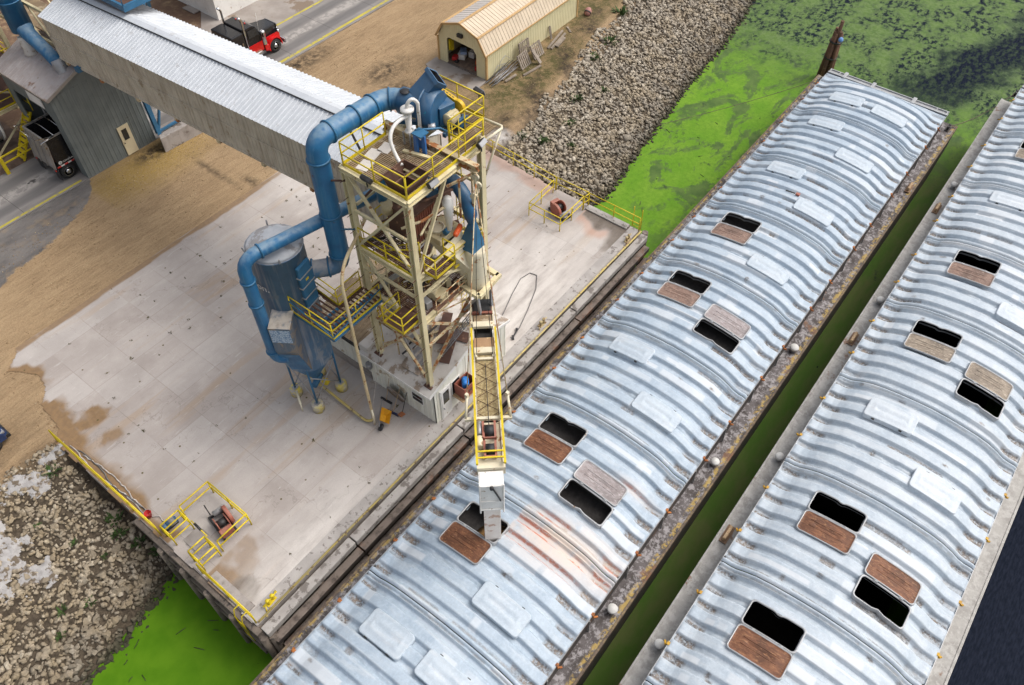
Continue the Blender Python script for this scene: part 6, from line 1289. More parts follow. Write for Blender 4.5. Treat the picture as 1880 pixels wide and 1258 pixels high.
# things leaning on the long wall
WH = thing('spool_disc', 'round wooden spool end leaning on the white wall', 'spool', (15.4, 19.1, 3.33)); m = MB(); m.lathe([(.1, -.03), (.55, -.03), (.55, .03), (.1, .03)], (15.34, 19.15, 3.87), 28, axis=(1, 0, .25)); m.build('disc', wood_like('spool_wood', (.50, .30, .10), (.38, .21, .07), (.58, .42, .22)), WH); m = MB(); m.lathe([(.555, -.045), (.6, -.045), (.6, .045), (.555, .045)], (15.34, 19.15, 3.87), 28, axis=(1, 0, .25)); m.build('rim', M_pad, WH)
def broom(x, y, label, hx, hz, hm, rz=0):
    t = thing('push_broom', label, 'broom', (x, y, 3.34)); m = MB(); Mz = Matrix.Rotation(rz, 3, 'Z'); m.obox((x, y, 3.4), .72, .09, .07, Mz); m.build('broom_head', hm, t); m = MB(); m.obox((x, y, 3.36), .70, .11, .05, Mz); m.build('bristles', M_dk, t); m = MB(); m.tube((x, y, 3.42), (hx, y+.1, hz), .017, 6); m.build('handle', M_woodf, t)
broom(14.98, 19.55, 'push broom with black head below the spool disc', 15.5, 4.7, M_blk, R(95)); broom(14.62, 18.75, 'push broom with navy blue head on the concrete', 15.45, 4.6, plain('navy', (.02, .03, .10), .6), R(98))
t = thing('shovel', 'orange-tipped scoop shovel standing against the white wall', 'shovel', (14.85, 18.3, 3.34)); m = MB(); m.obox((14.8, 18.32, 3.42), .32, .26, .05, Matrix.Rotation(.3, 3, 'Y')); m.build('blade', paint('shovel_rust', (.42, .15, .06), (.2, .1, .06), rough=.7), t); m = MB(); m.tube((14.9, 18.34, 3.5), (15.46, 18.4, 4.55), .02, 6); m.build('handle', M_dk, t)
WB = thing('wheelbarrow', 'orange wheelbarrow tipped on its side at the pipe foot', 'wheelbarrow', (13.95, 18.75, 3.34)); Mw = Matrix.Rotation(R(35), 3, 'Z') @ Matrix.Rotation(R(38), 3, 'X'); wc = Vector((13.98, 18.75, 3.72)); T = lambda x, y, z: wc+Mw @ Vector((x, y, z))
m = MB(); A = [T(-.38, -.28, .18), T(.42, -.30, .18), T(.42, .30, .18), T(-.38, .28, .18)]; B = [T(-.2, -.17, -.1), T(.25, -.18, -.1), T(.25, .18, -.1), T(-.2, .17, -.1)]; loft(m, A, B); m.add(B, [(0, 1, 2, 3)]); A2 = [p+(wc-p)*.03+Mw @ Vector((0, 0, .01)) for p in A]; m.build('tray', plain('wheelbarrow_orange', (.60, .30, .012), .5, var=.12), WB)
m = MB(); m.lathe([(.10, -.05), (.19, -.06), (.21, 0), (.19, .06), (.10, .05)], T(-.55, 0, -.12), 18, axis=Mw @ Vector((0, 1, 0))); m.build('wheel', M_blk, WB)
m = MB()
for s_ in (-1, 1): m.pipe([T(-.55, s_*.09, -.12), T(0, s_*.2, -.14), T(.95, s_*.3, .1)], .022, 7)
m.build('handle_frame', M_steel, WB)
m = MB(); m.tube((13.7, 19.0, 5.0), (15.9, 20.3, 6.6), .012, 5); tag(m.build('guy_wire', M_hose), 'thin pale guy wire from the cream pipe foot to the roof', 'wire')
# ------------------------------------------------------------------ conveyor gallery, yard buildings, trucks
M_roofm = paint('white_metal_roof', (.575, .60, .63), (.52, .545, .575), rust=(.45, .46, .475), rust_t=.60, rust_s=2.5, rough=.45, bump=.05)
M_gwall = paint('tan_stained_siding', (.58, .52, .42), (.47, .415, .33), rust=(.33, .26, .18), rust_t=.60, rust_s=1.0, streak=(.31, .245, .175), streak_amt=.7, rough=.7)
M_gbld = paint('grey_green_siding', (.165, .185, .18), (.13, .148, .145), rust=(.10, .10, .085), rust_t=.64, rust_s=1.0, streak=(.20, .215, .205), streak_amt=.5, rough=.65)
M_rroof = paint('rust_streaked_roof', (.37, .335, .325), (.30, .265, .255), rust=(.20, .13, .10), rust_t=.63, rust_s=.9, rough=.8, streak=(.30, .2, .16), streak_amt=.2)
def text_mesh(s, size, M, mat, parent, name='lettering', ext=.003):
    cu = bpy.data.curves.new(name, 'FONT'); cu.body = s; cu.size = size; cu.extrude = ext
    ob = bpy.data.objects.new(name, cu); COL.objects.link(ob); bpy.context.view_layer.update()
    me = bpy.data.meshes.new_from_object(ob.evaluated_get(bpy.context.evaluated_depsgraph_get())); bpy.data.objects.remove(ob); bpy.data.curves.remove(cu)
    for v in me.vertices: v.co = M @ v.co - Vector(parent['_o'])
    me.materials.clear(); me.materials.append(mat); o = bpy.data.objects.new(name, me); COL.objects.link(o); o.parent = parent; return o
GA = thing('conveyor_gallery', 'long raised conveyor gallery with white ribbed roof and tan walls', 'gallery', (20.15, 35, 11))
V0, V1 = 21.0, 48.45
def ge(v): return 15.02-.066*(v-25)
uN, uF, uR = 18.02, 22.35, 20.2
d_ = Vector((0, V1-V0, ge(V1)-ge(V0)))
m = MB(); m.corr((uN, V0, ge(V0)), d_, (uR-uN, 0, .78), .29, .045, (-.3, 0, 1)); m.build('near_roof', M_roofm, GA)
m = MB(); m.corr((uF, V0, ge(V0)), d_, (uR-uF, 0, .78), .29, .045, (.3, 0, 1)); m.build('far_roof', M_roofm, GA)
m = MB(); a, b = Vector((uR, V0-.05, ge(V0)+.86)), Vector((uR, V1+.05, ge(V1)+.86))
for s_ in (-1, 1): m.add([a, b, b+Vector((s_*.30, 0, -.085)), a+Vector((s_*.30, 0, -.085))], [(0, 1, 2, 3)])
m.build('ridge_cap', M_roofm, GA)
m = MB(); m.bar((uR-.33, V0, ge(V0)+.745), (uR-.33, V1, ge(V1)+.745), .03, .05); m.build('ridge_seam', M_dk, GA)
for (u, sg, nm) in ((uN+.16, -1, 'near_wall'), (uF-.16, 1, 'far_wall')):
    H = 2.75; m = MB(); m.corr((u, V0, ge(V0)-H), d_, (0, 0, H-.05), .30, .03, (sg, 0, 0)); m.build(nm, M_gwall, GA)
    m = MB(); m.bar((u+sg*.03, V0, ge(V0)-1.35), (u+sg*.03, V1, ge(V1)-1.35), .04, .10); m.bar((u+sg*.03, V0, ge(V0)-H+.02), (u+sg*.03, V1, ge(V1)-H+.02), .06, .12); m.build('girt', M_gwall, GA)
    for v in np.arange(V0+1.5, V1, 3.6):
        m = MB(); m.box(u-.09, u+.09, v-.12, v+.12, ge(v)-H-.22, ge(v)-H-.02); m.build('floor_bracket', M_creamr, GA)
m = MB(); m.add([(uN+.16, V0, ge(V0)-2.75), (uF-.16, V0, ge(V0)-2.75), (uF-.16, V1, ge(V1)-2.75), (uN+.16, V1, ge(V1)-2.75)], [(0, 1, 2, 3)]); m.build('floor', M_dk, GA)
m = MB(); m.extr([(uN+.2, V0+.04, ge(V0)-2.7), (uF-.2, V0+.04, ge(V0)-2.7), (uF-.2, V0+.04, ge(V0)), (uR, V0+.04, ge(V0)+.7), (uN+.2, V0+.04, ge(V0))], (0, .05, 0)); m.build('end_wall_or_shade', M_gwall, GA)
m = MB(); m.extr([(uN+.2, V1-.8, ge(V1)-2.7), (uF-.2, V1-.8, ge(V1)-2.7), (uF-.2, V1-.8, ge(V1)), (uR, V1-.8, ge(V1)+.7), (uN+.2, V1-.8, ge(V1))], (0, .05, 0)); m.build('end_wall_or_shade', M_dk, GA)  # dark sheet set back in the open far end, standing in for shade
# cream truss that carries it on past the grey building
TR = thing('conveyor_truss', 'open cream steel truss running on from the gallery end', 'truss', (18.2, 53, 11))
for u in (18.95, 21.2):
    for z in (10.6, 12.9):
        m = MB(); m.bar((u, V1-.6, z), (u, 60, z-.4), .16, .2); m.build('chord', M_cream, TR)
    for i in range(6):
        v = V1+.1+i*1.7; m = MB(); m.bar((u, v, 10.6), (u, v+1.6, 12.8), .09, .09); m.build('diagonal', M_cream, TR)
m = MB(); m.box(19.1, 21.1, V1-.4, 60, 10.9, 11.0); m.build('walk_plate', M_grate, TR)
m = MB(); m.bar((19.6, 48.9, 10.3), (19.6, 48.7, 9.9), .3, .3); m.build('support_leg', M_cream, TR)
BS = thing('support_bent', 'blue steel support frame on a concrete pier under the gallery', 'support', (22.4, 46.4, 3.3))
m = MB(); m.extr([(20.9, 45.8, 3.2), (24.1, 45.6, 3.2), (24.4, 46.9, 3.2), (21.5, 47.05, 3.2)], (0, 0, 1.15)); m.build('pier', M_conc, BS, bevel=.03)
for u in (21.2, 23.9):
    m = MB(); m.ibeam((u, 46.35, 4.38), (u-.1, 46.35, 11.3), .28, .28, (0, 1, 0), t=.05); m.build('column', M_bluest, BS)
for p, q in (((21.2, 46.3, 4.55), (23.9, 46.3, 4.55)), ((21.3, 46.3, 4.7), (23.8, 46.3, 10.8)), ((23.8, 46.3, 4.7), (21.3, 46.3, 10.8)), ((21.2, 46.3, 8), (23.9, 46.3, 8))):
    m = MB(); m.bar(p, q, .14, .14); m.build('brace', M_bluest, BS)
m = MB(); m.box(17.9, 22.5, 46.15, 46.5, 10.7, 10.98); m.build('cap_beam', M_bluest, BS)
# blue walkway crossing above the gallery
BW = thing('blue_walkway', 'blue steel walkway with rail crossing over the white gallery roof', 'walkway', (21.5, 46, 15.2))
m = MB(); m.box(20.1, 24.6, 42.1, 42.25, 14.95, 15.3); m.box(20.1, 20.25, 42.25, 50, 14.95, 15.3); m.box(24.45, 24.6, 42.25, 50, 14.95, 15.3); m.build('edge_channel', M_bluest, BW)
m = MB(); m.box(20.25, 24.45, 42.25, 50, 15.0, 15.05); m.build('walk_floor', M_brown, BW); railing(BW, [(20.15, 50, 15.3), (20.15, 42.15, 15.3), (24.5, 42.15, 15.3)], M_bluest, 1.3, 1.05, .03)
m = MB(); m.box(21.2, 24.0, 43.2, 50, 15.1, 16.0); m.build('belt_cover', M_bluest, BW, bevel=.08)
for p, q in (((24.4, 48.9, 15), (25.0, 49.2, 9.0)), ((24.4, 47.0, 15), (25.0, 49.2, 9.0)), ((25.0, 49.2, 3.3), (25.0, 49.2, 9.1))):
    m = MB(); m.bar(p, q, .22, .22); m.build('strut', M_bluest, BW)
# grey drive-through building
GB = thing('grain_pit_building', 'grey-green metal drive-through shed with rusty roof at the yard edge', 'building', (16.05, 47.5, 3.3))
bu0, bu1, bv0, bv1, bze = 16.05, 21.4, 47.5, 53.3, 9.35; rid = (bu0+bu1)/2
m = MB(); m.corr((bu0, bv0, 3.3), (bu1-bu0, 0, 0), (0, 0, bze-3.3), .30, .025, (0, -1, 0), w=.3); m.extr([(bu0, bv0, bze-.01), (bu1, bv0, bze-.01), (rid, bv0, bze+1.0)], (0, .06, 0)); m.build('side_wall', M_gbld, GB)
m = MB(); m.box(bu0+.05, bu1, bv1-.1, bv1, 3.3, bze); m.build('rear_wall', M_gbld, GB); m = MB(); m.box(bu1-.1, bu1, bv0+.1, bv1-.1, 3.3, bze); m.build('end_wall_or_shade', M_dk, GB)
m = MB(); m.corr((bu0, 47.5, 3.3), (0, .75, 0), (0, 0, 6.05), .28, .025, (-1, 0, 0), w=.3); m.extr([(bu0+.02, 48.25, 7.2), (bu0+.02, 48.9, 7.95), (bu0+.02, bv1, 7.95), (bu0+.02, bv1, bze), (bu0+.02, 48.25, bze)], (.06, 0, 0)); m.box(bu0+.02, bu0+.1, 52.6, bv1, 3.3, 7.95); m.build('front_wall', M_gbld, GB)
m = MB(); m.corr((bu0-.22, bv0-.2, bze-.02), (0, bv1-bv0+.4, 0), (rid-bu0+.22, 0, 1.08), .42, .03, (-.4, 0, 1)); m.corr((bu1+.2, bv0-.2, bze-.02), (0, bv1-bv0+.4, 0), (rid-bu1-.2, 0, 1.08), .42, .03, (.4, 0, 1)); m.build('roof', M_rroof, GB)
m = MB(); m.bar((bu0-.22, bv0-.22, bze), (rid, bv0-.22, bze+1.08), .06, .2); m.bar((rid, bv0-.22, bze+1.08), (bu1+.2, bv0-.22, bze), .06, .2); m.bar((bu0-.24, bv0-.2, bze-.02), (bu0-.24, bv1+.2, bze-.02), .05, .16); m.build('roof_trim', M_pad, GB)
m = MB(); m.box(19.1, 19.92, 47.40, 47.47, 3.32, 5.5); d = m.build('door', paint('cream_door', (.70, .60, .40), (.62, .52, .34), rough=.5), GB); m = MB(); m.box(19.3, 19.68, 47.385, 47.405, 4.45, 5.25); m.build('door_glass', M_glass, d); m = MB(); m.tube((19.2, 47.4, 4.3), (19.2, 47.32, 4.3), .035, 8); m.build('door_handle', M_dk, d)
m = MB(); m.box(15.98, 16.03, 48.7, 50.3, 8.2, 8.95); m.build('sign_board', M_wht, GB)
for v in (51.0, 51.9):
    m = MB(); m.bar((17, v, 3.3), (17, v, 8.8), .2, .2); m.build('inner_post', M_grey, GB)
BD = thing('vent_duct', 'fat blue vertical duct with a branch dropping onto the rusty roof', 'duct', (18.2, 52.2, 10))
m = MB(); m.tube((18.15, 51.95, 11.4), (18.15, 51.95, 21), .66, 24); m.build('main_riser', M_blue, BD)
for z in (13.3, 16): flange(BD, (18.15, 51.95, z), (0, 0, 1), .66)
m = MB(); m.pipe([(18.15, 51.95, 11.9), (18.13, 51.4, 11.3), (18.08, 49.8, 10.75), (18.0, 48.6, 10.35)], .40, 18, rads=[.62, .46, .40, .40]); m.build('branch', M_blue, BD)
m = MB(); m.lathe([(.40, 0), (.46, .12), (.41, .3), (.47, .45), (.42, .7), (.40, .9)], (17.98, 48.3, 9.8), 20, axis=(.05, .45, .85)); m.build('flexible_boot', M_steel, BD)
m = MB(); m.lathe([(.42, 0), (.50, .2), (.43, .4), (.5, .7), (.45, .9), (.47, 1.2)], (17.9, 51.55, 9.9), 18, axis=(.1, .2, 1)); m.build('flexible_boot', M_roofw, BD)
# yellow stair tower and framing at the yard's left edge
ST = thing('stair_tower', 'yellow railed stair tower with cream legs beside the grey building', 'stair tower', (15.5, 55, 3.3))
for x in (13.6, 17.6):
    for y in (54.2, 58.4):
        m = MB(); m.ibeam((x, y, 3.3), (x, y, 14), .26, .26, (0, 1, 0), t=.05); m.build('column', M_cream, ST)
for z in (6.2, 8.6, 11.2):
    m = MB(); m.box(13.5, 17.7, 54.1, 58.5, z-.06, z); m.build('platform', M_brown, ST)
    for p, q in (((13.6, 54.1, z-.15), (17.6, 54.1, z-.15)), ((17.6, 54.2, z-.15), (17.6, 58.4, z-.15)), ((13.6, 54.2, z-.15), (13.6, 58.4, z-.15))):
        m = MB(); m.ibeam(p, q, .16, .24); m.build('beam', M_cream, ST)
    railing(ST, [(13.6, 58.4, z), (13.6, 54.1, z), (17.6, 54.1, z), (17.6, 58.4, z)], M_yel, 1.4, 1.05, .035, True, .12)
for p, q in (((13.6, 54.15, 3.4), (17.6, 54.15, 6.0)), ((17.6, 54.15, 6.3), (13.6, 54.15, 8.4)), ((13.6, 54.15, 8.8), (17.6, 54.15, 11)), ((17.6, 54.2, 6.3), (17.6, 58.4, 8.4))):
    m = MB(); m.bar(p, q, .1, .1); m.build('brace', M_cream, ST)
m = MB()
for s_ in (0, .8): m.bar((16.3+s_*0, 53.2-s_, 6.2), (14.4, 53.2-s_, 3.35), .05, .12)
m.build('stair_stringer', M_yel, ST)
for i in range(9): m = MB(); q = (i+.5)/9; m.box(16.3-1.9*q-.12, 16.3-1.9*q+.12, 52.4, 53.2, 6.2-2.85*q-.02, 6.2-2.85*q+.02); m.build('stair_tread', M_yel, ST)
railing(ST, [(16.5, 52.4, 6.2), (16.5, 53.3, 6.2)], M_yel, 1, 1.05, .03); 
t = thing('guard_rail', 'heavy yellow rail beside the truck lane at the left edge', 'railing', (14, 52.3, 3.3)); m = MB(); m.bar((13.05, 52.1, 3.3), (13.05, 52.1, 4.55), .22, .16); m.build('post', M_yel, t)
for z in (4.0, 4.5): m = MB(); m.bar((13.05, 52.2, z), (15.9, 52.3, z), .09, .07); m.build('rail_bar', M_yel, t)
TT = thing('tank_trailer', 'grey tank trailer end with pale rim at the left picture edge', 'trailer', (11, 55.1, 3.3)); m = MB(); m.lathe([(0, -.25), (.7, -.18), (1.12, 0), (1.12, 7)], (14.7, 55.2, 5.0), 28, axis=(-1, 0, 0)); m.build('tank_shell', M_grey, TT); m = MB(); m.lathe([(1.12, -.06), (1.2, -.06), (1.2, .06), (1.12, .06)], (14.6, 55.2, 5.0), 28, axis=(-1, 0, 0), caps=False); m.build('tank_rim', M_wht, TT)
for x in (9.0, 12.9):
    for y in (54.3, 56.1): m = MB(); m.lathe([(.28, -.14), (.5, -.15), (.52, 0), (.5, .15), (.28, .14)], (x, y, 3.82), 22, axis=(0, 1, 0)); m.build('wheel', M_blk, TT)
m = MB(); m.box(8, 14.5, 54.5, 55.9, 3.9, 4.05); m.build('chassis', M_dk, TT); m = MB(); m.box(14.72, 14.8, 55.6, 55.9, 4.0, 4.3); m.build('tail_lamp', M_redp, TT)
WBX = thing('white_building', 'plain off-white block building behind the black and red truck', 'building', (34.35, 56.5, 3.3)); m = MB(); m.box(34.35, 39.2, 56.5, 63, 3.28, 12); m.build('walls', M_wht, WBX); m = MB(); m.box(34.15, 39.4, 56.35, 63.2, 12, 12.2); m.build('roof', M_roofm, WBX); m = MB(); m.box(33.7, 34.34, 58.9, 60.4, 3.29, 3.36); m.build('door_step', M_pad, WBX)

# ---- dump trailer backing out of the grey building
M_black = paint('gloss_black', (.012, .012, .014), (.018, .018, .02), rust=(.05, .04, .035), rust_t=.68, rough=.22, bump=.0, spec=.5); M_chrome = plain('chrome', (.62, .62, .63), .16, 1.0, var=.08); M_alum = paint('dull_aluminium', (.42, .40, .38), (.32, .30, .28), rust=(.25, .17, .12), rust_t=.60, rough=.4, metal=.5)
M_retro = plain('red_reflector', (.55, .03, .02), .4, var=.1); M_tyre = plain('tyre_rubber', (.022, .021, .021), .8, var=.4, s=9)
def wheel(t, x, y, z, r, w, outer, name='wheel'):
    """tyre with a rim facing 'outer' (+1/-1 along Y)"""
    m = MB(); m.lathe([(r*.58, -w/2), (r*.94, -w/2), (r, -w*.3), (r, w*.3), (r*.94, w/2), (r*.58, w/2)], (x, y, z), 30, axis=(0, 1, 0)); wo = m.build(name, M_tyre, t)
    m = MB(); q = outer; m.lathe([(r*.60, 0), (r*.57, .02), (r*.53, -.05), (r*.34, -.09), (r*.32, .03), (r*.18, .06), (0, .06)], (x, y+q*(w/2-.0), z), 26, axis=(0, q, 0)); m.build('rim', M_chrome, wo)
    m = MB()
    for k in range(10): a = k*R(36); m.tube((x+math.cos(a)*r*.42, y+q*(w/2-.085), z+math.sin(a)*r*.42), (x+math.cos(a)*r*.42, y+q*(w/2-.06), z+math.sin(a)*r*.42), .032, 6)
    m.build('hand_holes', M_blk, wo)
DT = thing('dump_trailer', 'black dump trailer with open tarp top backed out of the grey building', 'trailer', (15.3, 49.6, 3.3))
tu, tn, tf, z0, z1 = 14.72, 48.42, 50.85, 4.35, 6.45
m = MB(); m.box(tu+.25, 21, tn, tn+.05, z0, z1); m.build('side_panel', M_black, DT); m = MB(); m.box(tu+.25, 21, tf-.05, tf, z0, z1); m.build('side_panel', M_black, DT)
m = MB(); m.extr([(tu+.25, tn, z1), (tu+.25, tf, z1), (tu+.0, tf, z0), (tu+.0, tn, z0)], (.06, 0, .0)); m.build('tailgate', M_alum, DT)
for v in (tn+.1, tn+.85, tn+1.6, tf-.1): m = MB(); m.bar((tu+.22, v, z1), (tu-.04, v, z0), .08, .06, (0, 1, 0)); m.build('tailgate_rib', M_alum, DT)
m = MB(); m.box(tu+.3, 21, tn+.05, tf-.05, z0+.3, z0+.35); m.add([(tu+.4, tn+.06, z0+.4), (tu+1.6, tn+.06, z0+.36), (tu+1.6, tf-.06, z0+.36), (tu+.4, tf-.06, z0+.4)], [(0, 1, 2, 3)]); m.build('bed_floor', plain('red_dust_bed', (.16, .075, .05), .9, var=.35), DT)
m = MB(); m.box(tu+.2, 21, tn-.03, tn+.07, z1, z1+.1); m.box(tu+.2, 21, tf-.07, tf+.03, z1, z1+.1); m.box(tu+.18, tu+.28, tn, tf, z1, z1+.12); m.build('top_rail', M_alum, DT)
for x in (tu+.9, tu+1.6, tu+2.3, tu+3): m = MB(); m.pipe([(x, tn, z1+.1), (x-.05, (tn+tf)/2, z1+.32), (x, tf, z1+.1)], .025, 6); m.build('tarp_bow', M_chrome, DT)
m = MB(); m.pipe([(tu+.9, tn-.03, z1+.1), (tu-.05, tn-.03, z1+.0), (tu-.1, tn-.0, z1-.2)], .03, 7); m.pipe([(tu+.9, tf, z1+.1), (tu-.25, tf, z1+.35), (tu-.25, tn, z1+.35), (tu+.9, tn, z1+.1)], .025, 6); m.build('tarp_arm', M_chrome, DT)
m = MB()
for i in range(12): x = tu+.15+i*.5; (m.box(x, x+.26, tn-.012, tn-.004, z0+.02, z0+.12))
m.build('red_reflectors', M_retro, DT); m = MB(); m.box(tu+.15, 21, tn-.006, tn-.002, z0+.015, z0+.125); m.build('white_strip', M_wht, DT)
text_mesh('GENERATION', .17, Matrix.Translation((tu+.62, tn-.008, z0+.24)) @ Matrix.Rotation(R(90), 4, 'X') @ Matrix.Scale(1.15, 4, (1, 0, 0)), M_wht, DT)
m = MB(); m.lathe([(.09, 0), (.12, 0), (.12, .008), (.09, .008)], (tu+.46, tn-.004, z0+.31), 20, axis=(0, -1, 0)); m.box(tu+.42, tu+.50, tn-.012, tn-.004, z0+.26, z0+.36); m.build('round_logo', M_wht, DT)
m = MB(); m.box(tu+.1, 21, tn+.5, tf-.5, 3.95, 4.33); m.box(tu, tu+.1, tn+.1, tf-.1, 4.12, 4.35); m.build('chassis', M_dk, DT)
for x in (15.42, 16.75):
    wheel(DT, x, tn+.17, 3.82, .52, .30, -1); wheel(DT, x, tf-.17, 3.82, .52, .30, 1)
for v in (tn+.2, tf-.2): m = MB(); m.box(14.76, 14.79, v-.28, v+.28, 3.45, 4.2); m.build('mud_flap', M_blk, DT)
for v in (tn+.12, tf-.12):
    m = MB(); m.box(tu-.03, tu+.02, v-.08, v+.08, 4.18, 4.3); m.build('tail_lamp', M_retro, DT)
# ---- black and red semi tractor
SE = thing('semi_truck', 'black and red long-nose semi tractor with chrome stacks in the lane', 'truck', (32.5, 50.4, 3.3))
M_redt = plain('gloss_red', (.55, .008, .010), .2, var=.06, spec=.6); n0, n1 = 49.15, 51.65; nm_ = (n0+n1)/2
def hullbox(m, x0, x1, y0, y1, za, zb, tx=.0, ty=.0):  # box with a smaller top
    A = [(x0, y0, za), (x1, y0, za), (x1, y1, za), (x0, y1, za)]; B = [(x0+tx*.3, y0+ty, zb), (x1-tx, y0+ty, zb), (x1-tx, y1-ty, zb), (x0+tx*.3, y1-ty, zb)]; m.add([Vector(p) for p in A+B], [(3, 2, 1, 0), (4, 5, 6, 7), (0, 1, 5, 4), (1, 2, 6, 5), (2, 3, 7, 6), (3, 0, 4, 7)])
m = MB(); hullbox(m, 30.4, 31.56, n0, n1, 4.25, 6.05, .03, .08); m.build('sleeper', M_black, SE, bevel=.09)
m = MB(); m.box(30.38, 31.5, n0-.02, n1+.02, 3.95, 4.3); m.build('sleeper_skirt', M_redt, SE, bevel=.03)
m = MB(); m.box(30.36, 30.41, 49.65, 51.15, 5.0, 5.6); m.build('sleeper_window', M_glass, SE)
m = MB()
for y in (49.55, 51.2): m.bar((30.35, y, 4.5), (30.35, y, 5.7), .06, .04)
m.bar((30.35, 49.55, 4.85), (30.35, 51.2, 4.85), .05, .04); m.build('grab_trim', paint('copper_trim', (.5, .3, .2), rough=.3, metal=.6), SE)
m = MB(); m.box(31.2, 31.32, n0-.012, n0+.0, 5.1, 5.35); m.build('sleeper_vent', M_chrome, SE)
m = MB(); A = [(31.55, n0+.1, 4.2), (33.05, n0+.1, 4.2), (33.05, n0+.1, 5.35), (32.75, n0+.16, 6.0), (32.45, n0+.2, 6.18), (31.55, n0+.2, 6.18)]; B = [(x, n1-(y-n0), z) for x, y, z in A]; nA = len(A); m.add(A+B, [tuple(range(nA)), tuple(reversed(range(nA, 2*nA)))]+[(i, nA+i, nA+(i+1) % nA, (i+1) % nA) for i in range(nA)]); m.build('cab', M_black, SE, bevel=.06)
m = MB(); m.box(31.6, 33.02, n0+.06, n0+.1, 4.0, 4.75); m.box(31.6, 33.02, n1-.1, n1-.06, 4.0, 4.75); m.build('lower_door', M_redt, SE)
m = MB(); m.add([(33.06, n0+.28, 5.30), (33.06, n1-.28, 5.30), (32.80, n1-.32, 5.96), (32.80, n0+.32, 5.96)], [(0, 1, 2, 3)]); m.add([(32.95, n0+.09, 5.32), (32.72, n0+.13, 5.92), (31.95, n0+.13, 5.92), (31.95, n0+.09, 5.32)], [(0, 1, 2, 3)]); m.build('windscreen', M_glass, SE)
m = MB(); A = [(33.05, .38, 5.32), (34.95, .62, 5.12), (34.95, .62, 4.25), (33.05, .38, 4.25)]
L_ = [(x, n0+y, z) for x, y, z in A]; R_ = [(x, n1-y, z) for x, y, z in A]; m.add(L_+R_, [(0, 1, 2, 3), (7, 6, 5, 4), (0, 4, 5, 1), (1, 5, 6, 2), (3, 7, 4, 0), (2, 6, 7, 3)]); m.build('hood', M_black, SE, bevel=.13)
m = MB(); m.box(34.93, 35.02, n0+.58, n1-.58, 3.95, 5.14); m.build('grille', M_chrome, SE, bevel=.04)
m = MB(); m.box(33.05, 34.9, n0+.33, n0+.37, 4.0, 4.62); m.box(33.05, 34.9, n1-.37, n1-.33, 4.0, 4.62); m.build('hood_side', M_redt, SE)
for y0_, sg in ((n0, 1), (n1, -1)):
    m = MB(); pts = [(34.12+.66*math.cos(a), 3.86+.66*math.sin(a)) for a in np.linspace(R(-12), R(200), 16)]
    pin = [(34.12+.58*math.cos(a), 3.86+.58*math.sin(a)) for a in np.linspace(R(200), R(-12), 16)]
    pts2 = pts[:-1]+[(33.35, 3.95), (33.3, 3.8)]+pin
    poly = pts+pin
    m.add([(x, y0_, z) for x, z in pts]+[(x, y0_+sg*.62, z) for x, z in pts], [(i, i+1, 17+i, 16+i) for i in range(15)], 0, True); m.add([(x, y0_, z) for x, z in pts]+[(x, y0_, z) for x, z in reversed(pin)], [(i, i+1, 17+i, 16+i) for i in range(15)])
    m.extr([(33.48, y0_, 3.75), (33.48, y0_+sg*.45, 3.75), (33.48, y0_+sg*.45, 4.45), (33.48, y0_, 4.2)], (-.35, 0, .1)); m.build('front_fender', M_redt, SE)
    wheel(SE, 34.12, y0_+sg*.18, 3.82, .52, .30, -sg)
    for x in (26.9, 28.2): wheel(SE, x, y0_+sg*.28, 3.82, .52, .5, -sg)
    m = MB(); m.pipe([(31.68, y0_+sg*.10, 4.0), (31.68, y0_+sg*.10, 6.9), (31.6, y0_+sg*.10, 7.05), (31.45, y0_+sg*.10, 7.2)], .085, 14); m.build('exhaust_stack', M_chrome, SE)
    m = MB(); m.lathe([(.19, 0), (.2, .05), (.2, .85), (.21, .86), (.21, 1.05), (.1, 1.12), (0, 1.12)], (33.25, y0_+sg*.14, 4.35), 20); m.build('air_cleaner', M_chrome, SE)
    m = MB(); m.tube((31.9, y0_+sg*.3, 3.85), (33.1, y0_+sg*.3, 3.85), .3, 20); m.box(31.85, 32.7, y0_-.0 if sg > 0 else y0_-.35, y0_+.35 if sg > 0 else y0_+.0, 4.12, 4.17); m.build('fuel_tank', M_chrome, SE)
    m = MB(); m.pipe([(32.9, y0_+sg*.1, 5.5), (33.05, y0_-sg*.2, 5.55), (33.05, y0_-sg*.2, 4.95), (32.9, y0_+sg*.08, 4.95)], .022, 6); m.obox((33.05, y0_-sg*.2, 5.3), .08, .2, .36); m.build('mirror', M_chrome, SE)
    m = MB(); m.tube((34.75, y0_+sg*.42, 4.62), (34.98, y0_+sg*.42, 4.62), .13, 16); m.build('headlight', M_chrome, SE)
m = MB(); m.box(35.0, 35.16, n0+.02, n1-.02, 3.65, 4.02); m.build('bumper', M_chrome, SE, bevel=.04)
m = MB(); m.box(26.2, 34.9, 49.95, 50.2, 3.8, 4.05); m.box(26.2, 34.9, 50.6, 50.85, 3.8, 4.05); m.build('chassis', M_dk, SE)
m = MB(); m.tube((33.0, n0+.2, 5.3), (33.1, n0+.15, 6.9), .012, 5); m.build('antenna', M_wht, SE)
for y in (49.9, 50.4, 50.9): m = MB(); m.obox((32.35, y, 6.22), .1, .07, .06); m.build('roof_lamp', M_retro, SE)
